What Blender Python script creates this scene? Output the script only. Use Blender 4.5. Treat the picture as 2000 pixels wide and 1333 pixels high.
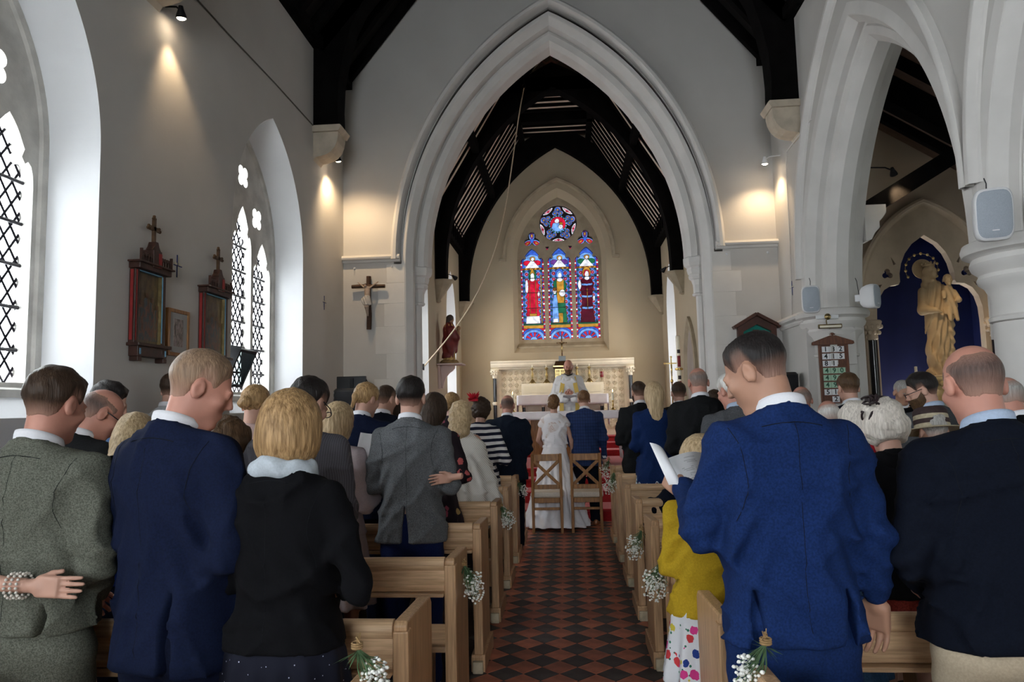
import bpy, bmesh, math, random
import numpy as np
from mathutils import Vector, Matrix
random.seed(7)
for o in list(bpy.data.objects): bpy.data.objects.remove(o)
scene = bpy.context.scene
COL = scene.collection
PI = math.pi

# ------------------------------------------------------------------ camera
cam_d = bpy.data.cameras.new('camera'); cam = bpy.data.objects.new('camera', cam_d); COL.objects.link(cam)
scene.camera = cam
cam_d.sensor_width = 36.0; cam_d.lens = 1376.1/2000*36.0
cam_d.clip_start = 0.05; cam_d.clip_end = 200
CAM_H = 1.5785
def _cam():
    ya, pi_, ro = .0773274, .0933718, .0230151
    f = Vector((-math.sin(ya)*math.cos(pi_), math.cos(ya)*math.cos(pi_), math.sin(pi_)))
    r = Vector((math.cos(ya), math.sin(ya), 0)); u = r.cross(f)
    c, s = math.cos(ro), math.sin(ro)
    r2 = c*r - s*u; u2 = s*r + c*u
    m = Matrix((r2, u2, -f)).transposed().to_4x4()
    m.translation = (0, 0, CAM_H)
    return m
cam.matrix_world = _cam()

# ------------------------------------------------------------------ daylight, exposure
SKY = 9.0
world = bpy.data.worlds.new('overcast_sky'); scene.world = world; world.use_nodes = True
wn = world.node_tree.nodes; wl = world.node_tree.links
bgn = wn['Background']; bgn.inputs[1].default_value = SKY
tc = wn.new('ShaderNodeTexCoord'); nz = wn.new('ShaderNodeTexNoise'); nz.inputs['Scale'].default_value = 1.6
nz.inputs['Detail'].default_value = 4
rmp = wn.new('ShaderNodeValToRGB'); rmp.color_ramp.elements[0].color = (.84, .88, .94, 1); rmp.color_ramp.elements[1].color = (.97, .98, 1, 1)
wl.new(tc.outputs['Generated'], nz.inputs['Vector']); wl.new(nz.outputs['Fac'], rmp.inputs['Fac']); wl.new(rmp.outputs['Color'], bgn.inputs['Color'])
vs = scene.view_settings
vs.view_transform = 'Standard'; vs.look = 'None'; vs.gamma = 1.0; vs.use_curve_mapping = False
vs.exposure = 1.25
cy = scene.cycles
cy.max_bounces = 6; cy.diffuse_bounces = 4; cy.glossy_bounces = 2; cy.transmission_bounces = 2; cy.transparent_max_bounces = 6
cy.caustics_reflective = False; cy.caustics_refractive = False; cy.use_adaptive_sampling = True; cy.adaptive_threshold = .035
def portal(name, loc, rot, sx, sy):
    l = bpy.data.lights.new(name, 'AREA'); l.shape = 'RECTANGLE'; l.size = sx; l.size_y = sy
    l.cycles.is_portal = True
    o = bpy.data.objects.new(name, l); COL.objects.link(o); o.location = loc; o.rotation_euler = rot
    return o
def lamp_spot(name, loc, aim, power, col=(1, .72, .42), size=1.2, blend=.6, rad=.03):
    l = bpy.data.lights.new(name, 'SPOT'); l.energy = power; l.color = col; l.spot_size = size; l.spot_blend = blend; l.shadow_soft_size = rad
    o = bpy.data.objects.new(name, l); COL.objects.link(o); o.location = loc
    o.rotation_euler = (Vector(aim)-Vector(loc)).to_track_quat('-Z', 'Y').to_euler()
    return o

# ------------------------------------------------------------------ materials
MATS = {}
def mat(name, col, rough=.6, var=.10, scale=6., bump=0., bscale=60., metal=0., spec=.4, stretch=(1, 1, 1), rnd=0., sheen=0., col2=None, detail=3., coat=0., ccont=(.35, .65), sss=0.):
    if name in MATS: return MATS[name]
    m = bpy.data.materials.new(name); m.use_nodes = True; MATS[name] = m
    nt = m.node_tree; b = nt.nodes['Principled BSDF']; N = nt.nodes.new; L = nt.links.new
    b.inputs['Roughness'].default_value = rough; b.inputs['Metallic'].default_value = metal
    b.inputs['Specular IOR Level'].default_value = spec
    if sheen: b.inputs['Sheen Weight'].default_value = sheen; b.inputs['Sheen Roughness'].default_value = .5
    if coat: b.inputs['Coat Weight'].default_value = coat
    if sss:
        b.inputs['Subsurface Weight'].default_value = sss; b.inputs['Subsurface Radius'].default_value = (.02, .008, .005); b.inputs['Subsurface Scale'].default_value = .5
    c1 = tuple(max(0, c*(1-var)) for c in col)+(1,)
    c2 = tuple(min(1, c*(1+var)) for c in (col2 or col))+(1,)
    tcn = N('ShaderNodeTexCoord'); mp = N('ShaderNodeMapping'); mp.inputs['Scale'].default_value = stretch
    L(tcn.outputs['Object'], mp.inputs['Vector'])
    n1 = N('ShaderNodeTexNoise'); n1.inputs['Scale'].default_value = scale; n1.inputs['Detail'].default_value = detail
    L(mp.outputs[0], n1.inputs['Vector'])
    rp = N('ShaderNodeValToRGB'); rp.color_ramp.elements[0].color = c1; rp.color_ramp.elements[1].color = c2
    rp.color_ramp.elements[0].position = ccont[0]; rp.color_ramp.elements[1].position = ccont[1]
    L(n1.outputs['Fac'], rp.inputs['Fac'])
    out = rp.outputs['Color']
    if rnd:
        oi = N('ShaderNodeObjectInfo'); hs = N('ShaderNodeHueSaturation'); mr = N('ShaderNodeMapRange')
        mr.inputs['To Min'].default_value = 1-rnd; mr.inputs['To Max'].default_value = 1+rnd
        L(oi.outputs['Random'], mr.inputs['Value']); L(mr.outputs[0], hs.inputs['Value']); L(out, hs.inputs['Color']); out = hs.outputs['Color']
    L(out, b.inputs['Base Color'])
    if bump:
        n2 = N('ShaderNodeTexNoise'); n2.inputs['Scale'].default_value = bscale; n2.inputs['Detail'].default_value = 4
        L(mp.outputs[0], n2.inputs['Vector'])
        bp = N('ShaderNodeBump'); bp.inputs['Strength'].default_value = bump; bp.inputs['Distance'].default_value = .01
        L(n2.outputs['Fac'], bp.inputs['Height']); L(bp.outputs[0], b.inputs['Normal'])
    return m
def emit(name, col, s):
    if name in MATS: return MATS[name]
    m = bpy.data.materials.new(name); m.use_nodes = True; MATS[name] = m
    b = m.node_tree.nodes['Principled BSDF']; b.inputs['Base Color'].default_value = (*col, 1)
    b.inputs['Emission Color'].default_value = (*col, 1); b.inputs['Emission Strength'].default_value = s; m.cycles.emission_sampling = 'NONE'
    return m
def glass(name, col, tint=.0, fac=.05, mott=.0):
    """thin window glass: light passes tinted by the glass colour, with a faint surface reflection"""
    if name in MATS: return MATS[name]
    m = bpy.data.materials.new(name); m.use_nodes = True; MATS[name] = m
    nt = m.node_tree; nt.nodes.remove(nt.nodes['Principled BSDF']); N = nt.nodes.new; L = nt.links.new
    t = N('ShaderNodeBsdfTransparent'); t.inputs[0].default_value = (*col, 1)
    if mott:
        tcn = N('ShaderNodeTexCoord'); n1 = N('ShaderNodeTexNoise'); n1.inputs['Scale'].default_value = 9; n1.inputs['Detail'].default_value = 3
        L(tcn.outputs['Object'], n1.inputs['Vector'])
        rp = N('ShaderNodeValToRGB'); rp.color_ramp.elements[0].color = tuple(c*(1-mott) for c in col)+(1,); rp.color_ramp.elements[1].color = tuple(min(1, c*(1+mott)) for c in col)+(1,)
        rp.color_ramp.elements[0].position = .35; rp.color_ramp.elements[1].position = .65
        L(n1.outputs['Fac'], rp.inputs['Fac']); L(rp.outputs[0], t.inputs[0])
    g = N('ShaderNodeBsdfGlossy'); g.inputs['Roughness'].default_value = .15
    mx = N('ShaderNodeMixShader'); mx.inputs[0].default_value = fac
    L(t.outputs[0], mx.inputs[1]); L(g.outputs[0], mx.inputs[2]); L(mx.outputs[0], nt.nodes['Material Output'].inputs[0])
    return m
M = {}
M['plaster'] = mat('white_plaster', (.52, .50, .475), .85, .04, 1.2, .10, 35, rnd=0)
M['stone'] = mat('painted_stone', (.62, .60, .575), .8, .05, 2.5, .12, 25)
M['cream_plaster'] = mat('cream_plaster', (.46, .385, .275), .85, .05, 1.0, .08, 30)
M['grey_stone'] = mat('limestone', (.64, .62, .58), .85, .14, 5, .25, 40)
M['corbel_stone'] = mat('corbel_stone', (.50, .43, .34), .85, .12, 6, .2, 40)
M['buff_stone'] = mat('buff_stone', (.36, .30, .215), .85, .12, 6, .2, 40)
M['black_wood'] = mat('black_stained_timber', (.0035, .003, .003), .85, .4, 5, .3, 30, spec=.06)
M['reveal'] = mat('lightened_reveal_plaster', (.80, .81, .83), .8, .03, 1.5, .06, 30)  # plaster lightened on the splays; window light put into the colour
M['panel_plaster'] = mat('roof_plaster', (.80, .66, .54), .9, .06, 3)
M['lead'] = mat('dark_lead', (.02, .018, .025), .5, .2, 20, metal=.3)
M['red_tile'] = mat('red_quarry_tile', (.38, .125, .072), .5, .25, 9, .10, 60, rnd=.22, spec=.35)
M['black_tile'] = mat('black_quarry_tile', (.046, .040, .039), .48, .35, 9, .10, 60, rnd=.35, spec=.35)
M['mortar'] = mat('mortar', (.075, .055, .045), .9, .2, 20)
M['dark_floor'] = mat('dark_floorboards', (.035, .022, .016), .7, .3, 5, .1, 30, stretch=(1, 8, 1))
M['carpet'] = mat('red_carpet', (.36, .012, .018), .95, .12, 40, .25, 250, sheen=.3)
M['pine'] = mat('waxed_pine', (.54, .34, .19), .42, .14, 7, .05, 40, stretch=(.8, 16, 16), rnd=.12, col2=(.60, .40, .235), detail=8)
M['pine_end'] = mat('waxed_pine_upright', (.45, .265, .135), .42, .16, 6, .05, 40, stretch=(16, 16, .8), rnd=.14, col2=(.52, .325, .18), detail=8)
M['oak'] = mat('honey_oak', (.27, .12, .035), .4, .3, 6, .08, 40, stretch=(10, 10, 1.2), rnd=.08, detail=6)
M['dark_oak'] = mat('dark_oak', (.09, .035, .014), .45, .3, 6, .1, 40, stretch=(8, 8, 1))
M['mahogany'] = mat('mahogany_brown', (.06, .018, .01), .4, .3, 8, .08, 40)
M['black_marble'] = mat('black_marble', (.01, .009, .012), .15, .4, 6, spec=.6)
M['cream_stone'] = mat('cream_carved_stone', (.74, .66, .52), .6, .07, 5, .1, 30)
M['brass'] = mat('polished_brass', (.62, .42, .13), .25, .1, 6, metal=1)
M['old_brass'] = mat('dull_brass', (.35, .26, .12), .35, .25, 12, metal=1)
M['gold'] = mat('gilded', (.75, .55, .22), .28, .25, 14, metal=1)
M['linen'] = mat('white_linen', (.78, .75, .79), .9, .03, 10, .12, 200)
M['white_plastic'] = mat('white_plastic', (.72, .72, .73), .4, .02, 4)
M['grille'] = mat('speaker_grille', (.36, .40, .45), .6, .06, 200, .3, 400)
M['black_plastic'] = mat('black_plastic', (.012, .013, .016), .4, .2, 5)
M['paper'] = mat('white_paper', (.80, .80, .82), .85, .02, 6)
M['ink'] = mat('grey_ink', (.10, .10, .12), .9, .05, 5)
M['wax'] = mat('candle_wax', (.85, .78, .62), .5, .04, 5)
M['cushion'] = mat('oatmeal_linen', (.55, .49, .42), .9, .08, 60, .2, 300)
M['iron'] = mat('black_iron', (.012, .012, .014), .45, .2, 10, metal=.6)

# ------------------------------------------------------------------ mesh helpers
class MB:
    def __init__(s): s.v = []; s.f = []
    def add(s, v, f):
        b = len(s.v); s.v += [tuple(p) for p in v]; s.f += [tuple(i+b for i in q) for q in f]; return s
    def box(s, x0, x1, y0, y1, z0, z1):
        return s.add([(x0, y0, z0), (x1, y0, z0), (x1, y1, z0), (x0, y1, z0), (x0, y0, z1), (x1, y0, z1), (x1, y1, z1), (x0, y1, z1)],
                     [(0, 3, 2, 1), (4, 5, 6, 7), (0, 1, 5, 4), (1, 2, 6, 5), (2, 3, 7, 6), (3, 0, 4, 7)])
    def cbox(s, c, d, ch=.01):
        """box with chamfered vertical + top/bottom edges"""
        x, y, z = c; a, b, h = d[0]/2, d[1]/2, d[2]/2
        def ring(k, zz): return [(x-a+k, y-b, zz) if 0 else p for p in [(x-a+ch+k, y-b+k, zz), (x+a-ch-k, y-b+k, zz), (x+a-k, y-b+ch+k, zz), (x+a-k, y+b-ch-k, zz), (x+a-ch-k, y+b-k, zz), (x-a+ch+k, y+b-k, zz), (x-a+k, y+b-ch-k, zz), (x-a+k, y-b+ch+k, zz)]]
        return s.loft([ring(ch*.7, z-h), ring(0, z-h+ch), ring(0, z+h-ch), ring(ch*.7, z+h)], caps=True)
    def loft(s, rings, closed=True, caps=False):
        b = len(s.v); n = len(rings[0])
        for r in rings: s.v += [tuple(p) for p in r]
        for i in range(len(rings)-1):
            for j in range(n if closed else n-1):
                k = (j+1) % n
                s.f.append((b+i*n+j, b+i*n+k, b+(i+1)*n+k, b+(i+1)*n+j))
        if caps:
            s.f.append(tuple(b+j for j in range(n))[::-1]); s.f.append(tuple(b+(len(rings)-1)*n+j for j in range(n)))
        return s
    def lathe(s, prof, c=(0, 0, 0), n=20, a0=0, a1=2*PI, caps=True):
        full = abs(a1-a0-2*PI) < 1e-6
        m = n if full else n+1
        rings = [[(c[0]+r*math.cos(a0+(a1-a0)*i/n), c[1]+r*math.sin(a0+(a1-a0)*i/n), c[2]+z) for i in range(m)] for r, z in prof]
        return s.loft(rings, closed=full, caps=caps and full)
    def tube(s, path, r, n=8, caps=True):
        P = [Vector(p) for p in path]; rr = r if isinstance(r, (list, tuple)) else [r]*len(P)
        rings = []; up = None
        for i, p in enumerate(P):
            t = (P[min(i+1, len(P)-1)]-P[max(i-1, 0)]).normalized()
            if up is None:
                up = Vector((0, 0, 1)) if abs(t.z) < .9 else Vector((1, 0, 0))
            a = t.cross(up).normalized(); bb = a.cross(t); up = bb
            rings.append([p+(a*math.cos(2*PI*k/n)+bb*math.sin(2*PI*k/n))*rr[i] for k in range(n)])
        return s.loft(rings, caps=caps)
    def sphere(s, c, r, n=10, m=6):
        r = r if isinstance(r, (list, tuple)) else (r, r, r)
        rings = [[(c[0]+r[0]*math.sin(PI*i/m)*math.cos(2*PI*k/n), c[1]+r[1]*math.sin(PI*i/m)*math.sin(2*PI*k/n), c[2]-r[2]*math.cos(PI*i/m)) for k in range(n)] for i in range(1, m)]
        b = len(s.v); s.loft(rings)
        s.v += [(c[0], c[1], c[2]-r[2]), (c[0], c[1], c[2]+r[2])]; e = len(s.v)
        for k in range(n):
            s.f.append((b+(k+1) % n, b+k, e-2)); s.f.append((b+(m-2)*n+k, b+(m-2)*n+(k+1) % n, e-1))
        return s
    def prism(s, out, t0, t1, axis='y'):
        """extrude a simple outline [(u,w)] between t0 and t1 along axis; (u,w) are the other axes in order"""
        def P(u, w, t): return (t, u, w) if axis == 'x' else (u, t, w) if axis == 'y' else (u, w, t)
        return s.loft([[P(u, w, t0) for u, w in out], [P(u, w, t1) for u, w in out]], caps=True)
    def xf(s, mtx, start=0):
        for i in range(start, len(s.v)): s.v[i] = tuple(mtx @ Vector(s.v[i]))
        return s
    def mesh(s, name, m=None, smooth=False, fix=True):
        me = bpy.data.meshes.new(name); me.from_pydata(s.v, [], s.f)
        if fix:
            bm = bmesh.new(); bm.from_mesh(me); bmesh.ops.recalc_face_normals(bm, faces=bm.faces); bm.to_mesh(me); bm.free()
        if smooth: 
            me.polygons.foreach_set('use_smooth', [True]*len(me.polygons))
            if smooth != 'all':
                try: me.set_sharp_from_angle(angle=math.radians(40))
                except Exception: pass
        if m: me.materials.append(M[m] if isinstance(m, str) else m)
        me.update(); return me
    def build(s, name, m, parent=None, smooth=False, bevel=0, local=False):
        if parent is not None and not local:
            q = parent
            off = Vector((0, 0, 0))
            while q is not None: off += q.location; q = q.parent
            s.v = [(p[0]-off.x, p[1]-off.y, p[2]-off.z) for p in s.v]
        return link(name, s.mesh(name, m, smooth), parent, bevel)
def link(name, me, parent=None, bevel=0):
    o = bpy.data.objects.new(name, me); COL.objects.link(o)
    if parent is not None: o.parent = parent
    if bevel:
        b = o.modifiers.new('bevel', 'BEVEL'); b.width = bevel; b.segments = 2; b.limit_method = 'ANGLE'; b.angle_limit = .7
    return o
def tag(o, label=None, cat=None, group=None, kind=None):
    if label: o['label'] = label
    if cat: o['category'] = cat
    if group: o['group'] = group
    if kind: o['kind'] = kind
    return o
def empty(name, loc=(0, 0, 0), rz=0):
    o = bpy.data.objects.new(name, None); COL.objects.link(o); o.location = loc; o.rotation_euler = (0, 0, rz); o.empty_display_size = .05
    return o
def thing(name, label, cat, loc=(0, 0, 0), rz=0, group=None): return tag(empty(name, loc, rz), label, cat, group)
def struct(o): o['kind'] = 'structure'; return o
KIDS = {}
def copy_tree(o, parent=None):
    c = o.copy(); COL.objects.link(c); c.parent = parent
    for ch in [x for x in bpy.data.objects if x.parent == o]: copy_tree(ch, c)
    return c
def slab_mesh(out, holes, t0, t1, axis='y'):
    """flat slab with holes: outline and holes are [(u,w)], extruded t0..t1 along axis"""
    cu = bpy.data.curves.new('c', 'CURVE'); cu.dimensions = '2D'; cu.fill_mode = 'BOTH'; cu.extrude = abs(t1-t0)/2
    for pl in [out]+list(holes):
        sp = cu.splines.new('POLY'); sp.points.add(len(pl)-1); sp.use_cyclic_u = True
        sp.points.foreach_set('co', [c for p in pl for c in (p[0], p[1], 0, 1)])
    o = bpy.data.objects.new('c', cu); COL.objects.link(o)
    dg = bpy.context.evaluated_depsgraph_get(); me = bpy.data.meshes.new_from_object(o.evaluated_get(dg))
    bpy.data.objects.remove(o); bpy.data.curves.remove(cu)
    n = len(me.vertices); co = np.empty(n*3); me.vertices.foreach_get('co', co); co = co.reshape(-1, 3)
    tm = (t0+t1)/2; u, w, t = co[:, 0], co[:, 1], co[:, 2]+tm
    q = {'x': (t, u, w), 'y': (u, t, w), 'z': (u, w, t)}[axis]
    v = np.stack(q, 1); f = [tuple(p.vertices) for p in me.polygons]
    bpy.data.meshes.remove(me)
    mb = MB(); mb.v = [tuple(map(float, p)) for p in v]; mb.f = f
    return mb
def half_arch(a, R, zs, n=14):
    """left half of a pointed arch about x=0: from (-a,zs) to apex; arc centre at (-a+R, zs)"""
    cx = -a+R; th1 = math.acos(max(-1, min(1, (0-cx)/R)))   # angle at apex
    return [(cx+R*math.cos(PI+(th1-PI)*i/n), zs+R*math.sin(PI+(th1-PI)*i/n)) for i in range(n+1)]
def arch_line(cx, a, R, zs, zb=None, n=14):
    """open polyline of a pointed arch from left foot to right foot"""
    h = half_arch(a, R, zs, n); L_ = [(cx+x, z) for x, z in h]; Rr = [(cx-x, z) for x, z in h[:-1]][::-1]
    p = L_+Rr
    if zb is not None: p = [(cx-a, zb)]+p+[(cx+a, zb)]
    return p
def sweep_arch(mb, cx, prof, off, zs, zb=None, n=16, plane='y'):
    """moulding: prof = [(halfwidth, t)], all arcs share the centre at distance `off` past the axis; t is the depth axis"""
    rings = []
    for a, t in prof:
        pl = arch_line(cx, a, a+off, zs, zb, n)
        rings.append([(u, t, w) if plane == 'y' else (t, u, w) for u, w in pl])
    return mb.loft(rings, closed=False)
# ------------------------------------------------------------------ the setting
XL, XR, YA, YB = -3.24, 2.99, 10.0, -6.0
CX = -.123                      # axis of arch and chancel
CL, CR, YE = -2.32, 2.09, 15.4  # chancel walls, east wall
AX = 6.6                        # outer wall of the side aisle
BAY = 3.85
WINS = [7.485, 3.66, -.19, -4.0]
def rect(u0, u1, w0, w1): return [(u0, w0), (u1, w0), (u1, w1), (u0, w1)]

# floor: mortar bed, quarry tiles in the aisle, boards under the pews
fl = struct(MB().box(-.66, .58, YB, 10.1, -.1, -.006).build('floor', 'mortar'))
struct(MB().box(XL-.1, -.66, YB, 10.1, -.1, .0).box(.58, AX+.1, YB, 10.1, -.1, .0).build('floor_boards', 'dark_floor'))
DT = .2155; TX, TY = -.42197, 4.34288
hs = (DT/2)-.0022
def tile_mesh(mn):
    c = .004
    r0 = [(hs, 0, -.012), (0, hs, -.012), (-hs, 0, -.012), (0, -hs, -.012)]
    r1 = [(x, y, -.002) for x, y, z in r0]; r2 = [(x*(1-c/hs), y*(1-c/hs), 0) for x, y, z in r0]
    return MB().loft([r0, r1, r2], caps=True).mesh(mn, mn)
tm = {k: tile_mesh(k) for k in ('red_tile', 'black_tile')}
near = {'red_tile': MB(), 'black_tile': MB()}
for k, dx, dy in (('black_tile', 0, 0), ('red_tile', DT/2, DT/2)):
    for j in range(-40, 27):
        for i in range(-1, 5):
            x, y = TX+i*DT+dx, TY+j*DT+dy
            if not -.66 < x < .60 or y > 9.85: continue
            jx, jz = random.uniform(-.001, .001), random.uniform(-.0012, .0008)
            if y > 4.0:
                o = link(k, tm[k], fl); o.location = (x+jx, y, jz); o.rotation_euler = (random.uniform(-.004, .004), random.uniform(-.004, .004), 0)
            else:
                near[k].add([(p[0]+x, p[1]+y, p[2]+jz) for p in [v.co for v in tm[k].vertices]], [tuple(p.vertices) for p in tm[k].polygons])
for k in near: near[k].build(k+'s', k, fl)['kind'] = 'stuff'
# red carpeted steps up to the altar
for i, (y, z, zb) in enumerate(((9.86, .167, 0), (10.51, .332, 0), (11.05, .465, 0), (11.38, .60, 0), (13.75, .722, .5), (14.2, .836, .5), (14.6, .95, .5))):
    x0, x1 = (CL-.02, CR+.02) if (y > 10.6 and i < 4) else ((-2.14, 1.9) if i < 4 else (-1.75+.0*(i-4), 1.52))
    mb = MB(); yb = 15.45
    nose = [(y, zb), (y, z-.035), (y-.012, z-.028), (y-.016, z-.014), (y-.008, z-.002), (y+.01, z), (yb, z), (yb, zb)]
    mb.prism([(p[0], p[1]) for p in nose], x0, x1, 'x')
    struct(mb.build('step_%d' % (i+1), 'carpet'))

# ---- windows
def light_outline(u0, u1, zb, zs, head):
    """cusped (trefoil) light: jambs, round lobe, cusp, pointed upper lobe"""
    c = (u0+u1)/2; w = (u1-u0)/2
    L_ = [(-w, zb), (-w, zs)]
    L_ += [(-w+.0*w+w*.26*(1-math.cos(t))*.9, zs+head*.36*math.sin(t)) for t in (.5, 1.0, PI/2, 2.1)]
    L_ += [(-w*.52, zs+head*.40)]
    for t in range(1, 7):
        a = t/6; L_.append((-w*.60*(1-a**1.7) if t > 1 else -w*.62, zs+head*(.40+.60*a**.85)))
    pts = [(c+u, z) for u, z in L_] + [(c-u, z) for u, z in L_[:-1]][::-1]
    return pts
def foil(c, z, r, n=4, rot=0, k=.55, m=6):
    pts = []
    for i in range(n):
        a0 = rot+2*PI*i/n; ox, oz = c+r*k*math.cos(a0), z+r*k*math.sin(a0)
        for j in range(-m, m+1):
            a = a0+j/m*1.75*(.62+.38*(4/n)); pts.append((ox+r*(1-k)*math.cos(a), oz+r*(1-k)*math.sin(a)))
    return pts
def inside(p, poly):
    x, y = p; c = False; n = len(poly)
    for i in range(n):
        x1, y1 = poly[i]; x2, y2 = poly[(i+1) % n]
        if (y1 > y) != (y2 > y) and x < (x2-x1)*(y-y1)/(y2-y1)+x1: c = not c
    return c
M['clear_glass'] = glass('clear_leaded_glass', (.93, .95, .95), fac=.04)
M['dimming_tinted_glass'] = glass('dimming_tinted_glass', (.40, .42, .40), fac=.05)  # tint added to the unseen aisle windows to hold back daylight
diamond = {}
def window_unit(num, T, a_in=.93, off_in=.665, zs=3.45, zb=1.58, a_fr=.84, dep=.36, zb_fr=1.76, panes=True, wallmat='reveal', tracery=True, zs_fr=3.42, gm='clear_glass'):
    """pointed two-light window in a splayed opening. T(u, depth, z) -> world"""
    root = struct(empty('window_%d' % num, T(0, 0, zb)))
    def fin(mb): mb.v = [T(*p) for p in mb.v]; return mb
    off_fr = off_in*a_fr/a_in
    # splay
    o1 = arch_line(0, a_in, a_in+off_in, zs, zb, 18); o2 = arch_line(0, a_fr, a_fr+off_fr, zs_fr, zb_fr, 18)
    o1b = arch_line(0, a_in+.0, a_in+off_in, zs, zb, 18)
    mb = MB().loft([[(u, 0, z) for u, z in o1], [(u, dep, z) for u, z in o2]], closed=True)
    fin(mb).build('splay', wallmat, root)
    # stone frame with cusped lights
    mw = .055
    hd = (a_fr**2+2*a_fr*off_fr)**.5
    if tracery:   # three lights, the middle one taller, two quatrefoils between the heads
        LW = (a_fr-.10)*2; lw = (LW-.12)/3
        L1 = light_outline(-LW/2, -LW/2+lw, zb_fr+.05, zs_fr-.28, .44); L2 = [(-u, z) for u, z in L1][::-1]
        LS = [L1, light_outline(-lw/2, lw/2, zb_fr+.05, zs_fr-.02, .50), L2]
        foils = [(-.36, zs_fr+.42), (.36, zs_fr+.42), (0, zs_fr+.82)]
    else:
        L1 = light_outline(-a_fr+.08, -mw, zb_fr+.05, zs_fr-.16, hd*.62); L2 = [(-u, z) for u, z in L1][::-1]
        LS = [L1, L2]; foils = []
    holes = LS + [foil(u, z, .135, 4, PI/4) for u, z in foils]
    outer = arch_line(0, a_fr+.07, a_fr+.07+off_fr, zs_fr, zb_fr-.1, 18)
    mb = slab_mesh(outer, holes, dep-.02, dep+.12, 'y')
    fin(mb).build('stone_frame', 'grey_stone', root)
    # inner chamfered ring moulding of the frame
    mb = MB(); sweep_arch(mb, 0, [(a_fr+.01, dep-.04), (a_fr-.045, dep-.04), (a_fr-.075, dep+.0), (a_fr-.075, dep+.03)], off_fr, zs_fr, zb_fr, 18)
    fin(mb).build('frame_moulding', 'grey_stone', root)
    mb = MB().prism([(dep-.10, zb_fr-.10), (dep-.10, zb_fr), (dep+.12, zb_fr+.06), (dep+.12, zb_fr-.10)], -a_fr-.02, a_fr+.02, 'x')
    fin(mb).build('sill', 'grey_stone', root)
    gd = dep+.075
    for L_ in LS:
        u0, u1 = min(p[0] for p in L_), max(p[0] for p in L_); z0, z1 = zb_fr+.05, max(p[1] for p in L_)
        if panes:
            W_, H_ = .105, .15; nu = 4; uc = (u0+u1)/2
            if 'm' not in diamond: diamond['m'] = None
            la = MB(); zc0 = z0
            Lg = [(uc+(u-uc)*1.16, z+.02) for u, z in L_]
            rows = int((z1-z0)/(H_/2))+2
            for r in range(rows):
                for c in range(-3, 4):
                    uu = uc+(c+.5*(r % 2))*W_; zz = z0+r*H_/2
                    if not inside((uu, max(zz, z0+.01)), Lg): continue
                    key = num
                    if key not in diamond:
                        dm = MB().prism([(W_*.47, 0), (0, H_*.47), (-W_*.47, 0), (0, -H_*.47)], -.002, .002, 'y')
                        o_ = Vector(T(0, 0, 0)); dm.v = [tuple(Vector(T(*p))-o_) for p in dm.v]
                        diamond[key] = dm.mesh('pane', 'clear_glass')
                    p = link('pane', diamond[key], root); p.location = Vector(T(uu, gd, zz))-root.location
                    for (a, b) in (((W_/2, 0), (0, H_/2)), ((0, H_/2), (-W_/2, 0)), ((-W_/2, 0), (0, -H_/2)), ((0, -H_/2), (W_/2, 0))):
                        la.tube([(uu+a[0], gd, zz+a[1]), (uu+b[0], gd, zz+b[1])], .0095, 4, caps=False)
            fin(la).build('lead_lattice', 'lead', root)
            k = 0
            zz = z0+.22
            while zz < z1-.25:
                fin(MB().tube([(u0-.02, gd-.02, zz), (u1+.02, gd-.02, zz)], .013, 6)).build('saddle_bar', 'lead', root); zz += .285
        else:
            mb = MB().box(u0-.02, u1+.02, gd, gd+.006, z0-.02, z1); fin(mb).build('pane', gm, root)
    for fu, fz in foils:
        fin(MB().lathe([(.0, .0), (.15, .0), (.15, .006), (0, .006)], n=16).xf(Matrix.Translation((fu, gd, fz)) @ Matrix.Rotation(PI/2, 4, 'X'))).build('pane', 'clear_glass', root)
    return root
holesL = [arch_line(cy, .93, .93+.665, 3.45, 1.58, 18) for cy in WINS]
wall_l = struct(slab_mesh(rect(YB, YA+.7, -.1, 6.55), holesL, XL-.05, XL, 'x').build('wall_left', 'plaster'))
for i, cy in enumerate(WINS):
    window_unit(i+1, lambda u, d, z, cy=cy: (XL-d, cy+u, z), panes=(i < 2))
    portal('window_daylight', (XL-.42, cy, 3.0), (0, -PI/2, 0), 2.7, 1.15)
# open hopper casement leaning inwards in the far left window
cs = thing('hopper_casement', 'dark metal hopper pane tilted open into the second left window', 'window pane', (XL-.15, 7.25, 2.0))
hm = Matrix.Translation((XL-.30, 7.22, 1.86)) @ Matrix.Rotation(math.radians(24), 4, 'Y')
mb = MB().box(-.012, .012, -.2, -.17, 0, .42).box(-.012, .012, .17, .2, 0, .42).box(-.012, .012, -.17, .17, 0, .03).box(-.012, .012, -.17, .17, .39, .42)
mb.xf(hm).build('casement_frame', 'iron', cs)
MB().box(-.003, .003, -.17, .17, .03, .39).xf(hm).build('pane', glass('grey_glass', (.55, .62, .62), fac=.12), cs)
for s in (-.19, .19):
    MB().prism([(0, 0), (.19, .40), (0, .42)], s-.003, s+.003, 'y').xf(Matrix.Translation((XL-.30, 7.22, 1.86))).build('side_cheek', 'iron', cs)

# ---- back wall behind camera; unseen west window made large, low to light the pews
struct(slab_mesh(rect(XL-.1, AX+.1, -.1, 10.6), [arch_line(CX, 1.75, 2.9, 3.5, 1.0, 18)], YB-.05, YB, 'y').build('wall_back', 'plaster'))
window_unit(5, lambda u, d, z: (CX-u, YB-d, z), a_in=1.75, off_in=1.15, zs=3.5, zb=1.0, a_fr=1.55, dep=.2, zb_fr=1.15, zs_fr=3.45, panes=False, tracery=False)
portal('window_daylight', (CX, YB-.45, 3.3), (PI/2, 0, 0), 3.1, 4.6)

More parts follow.
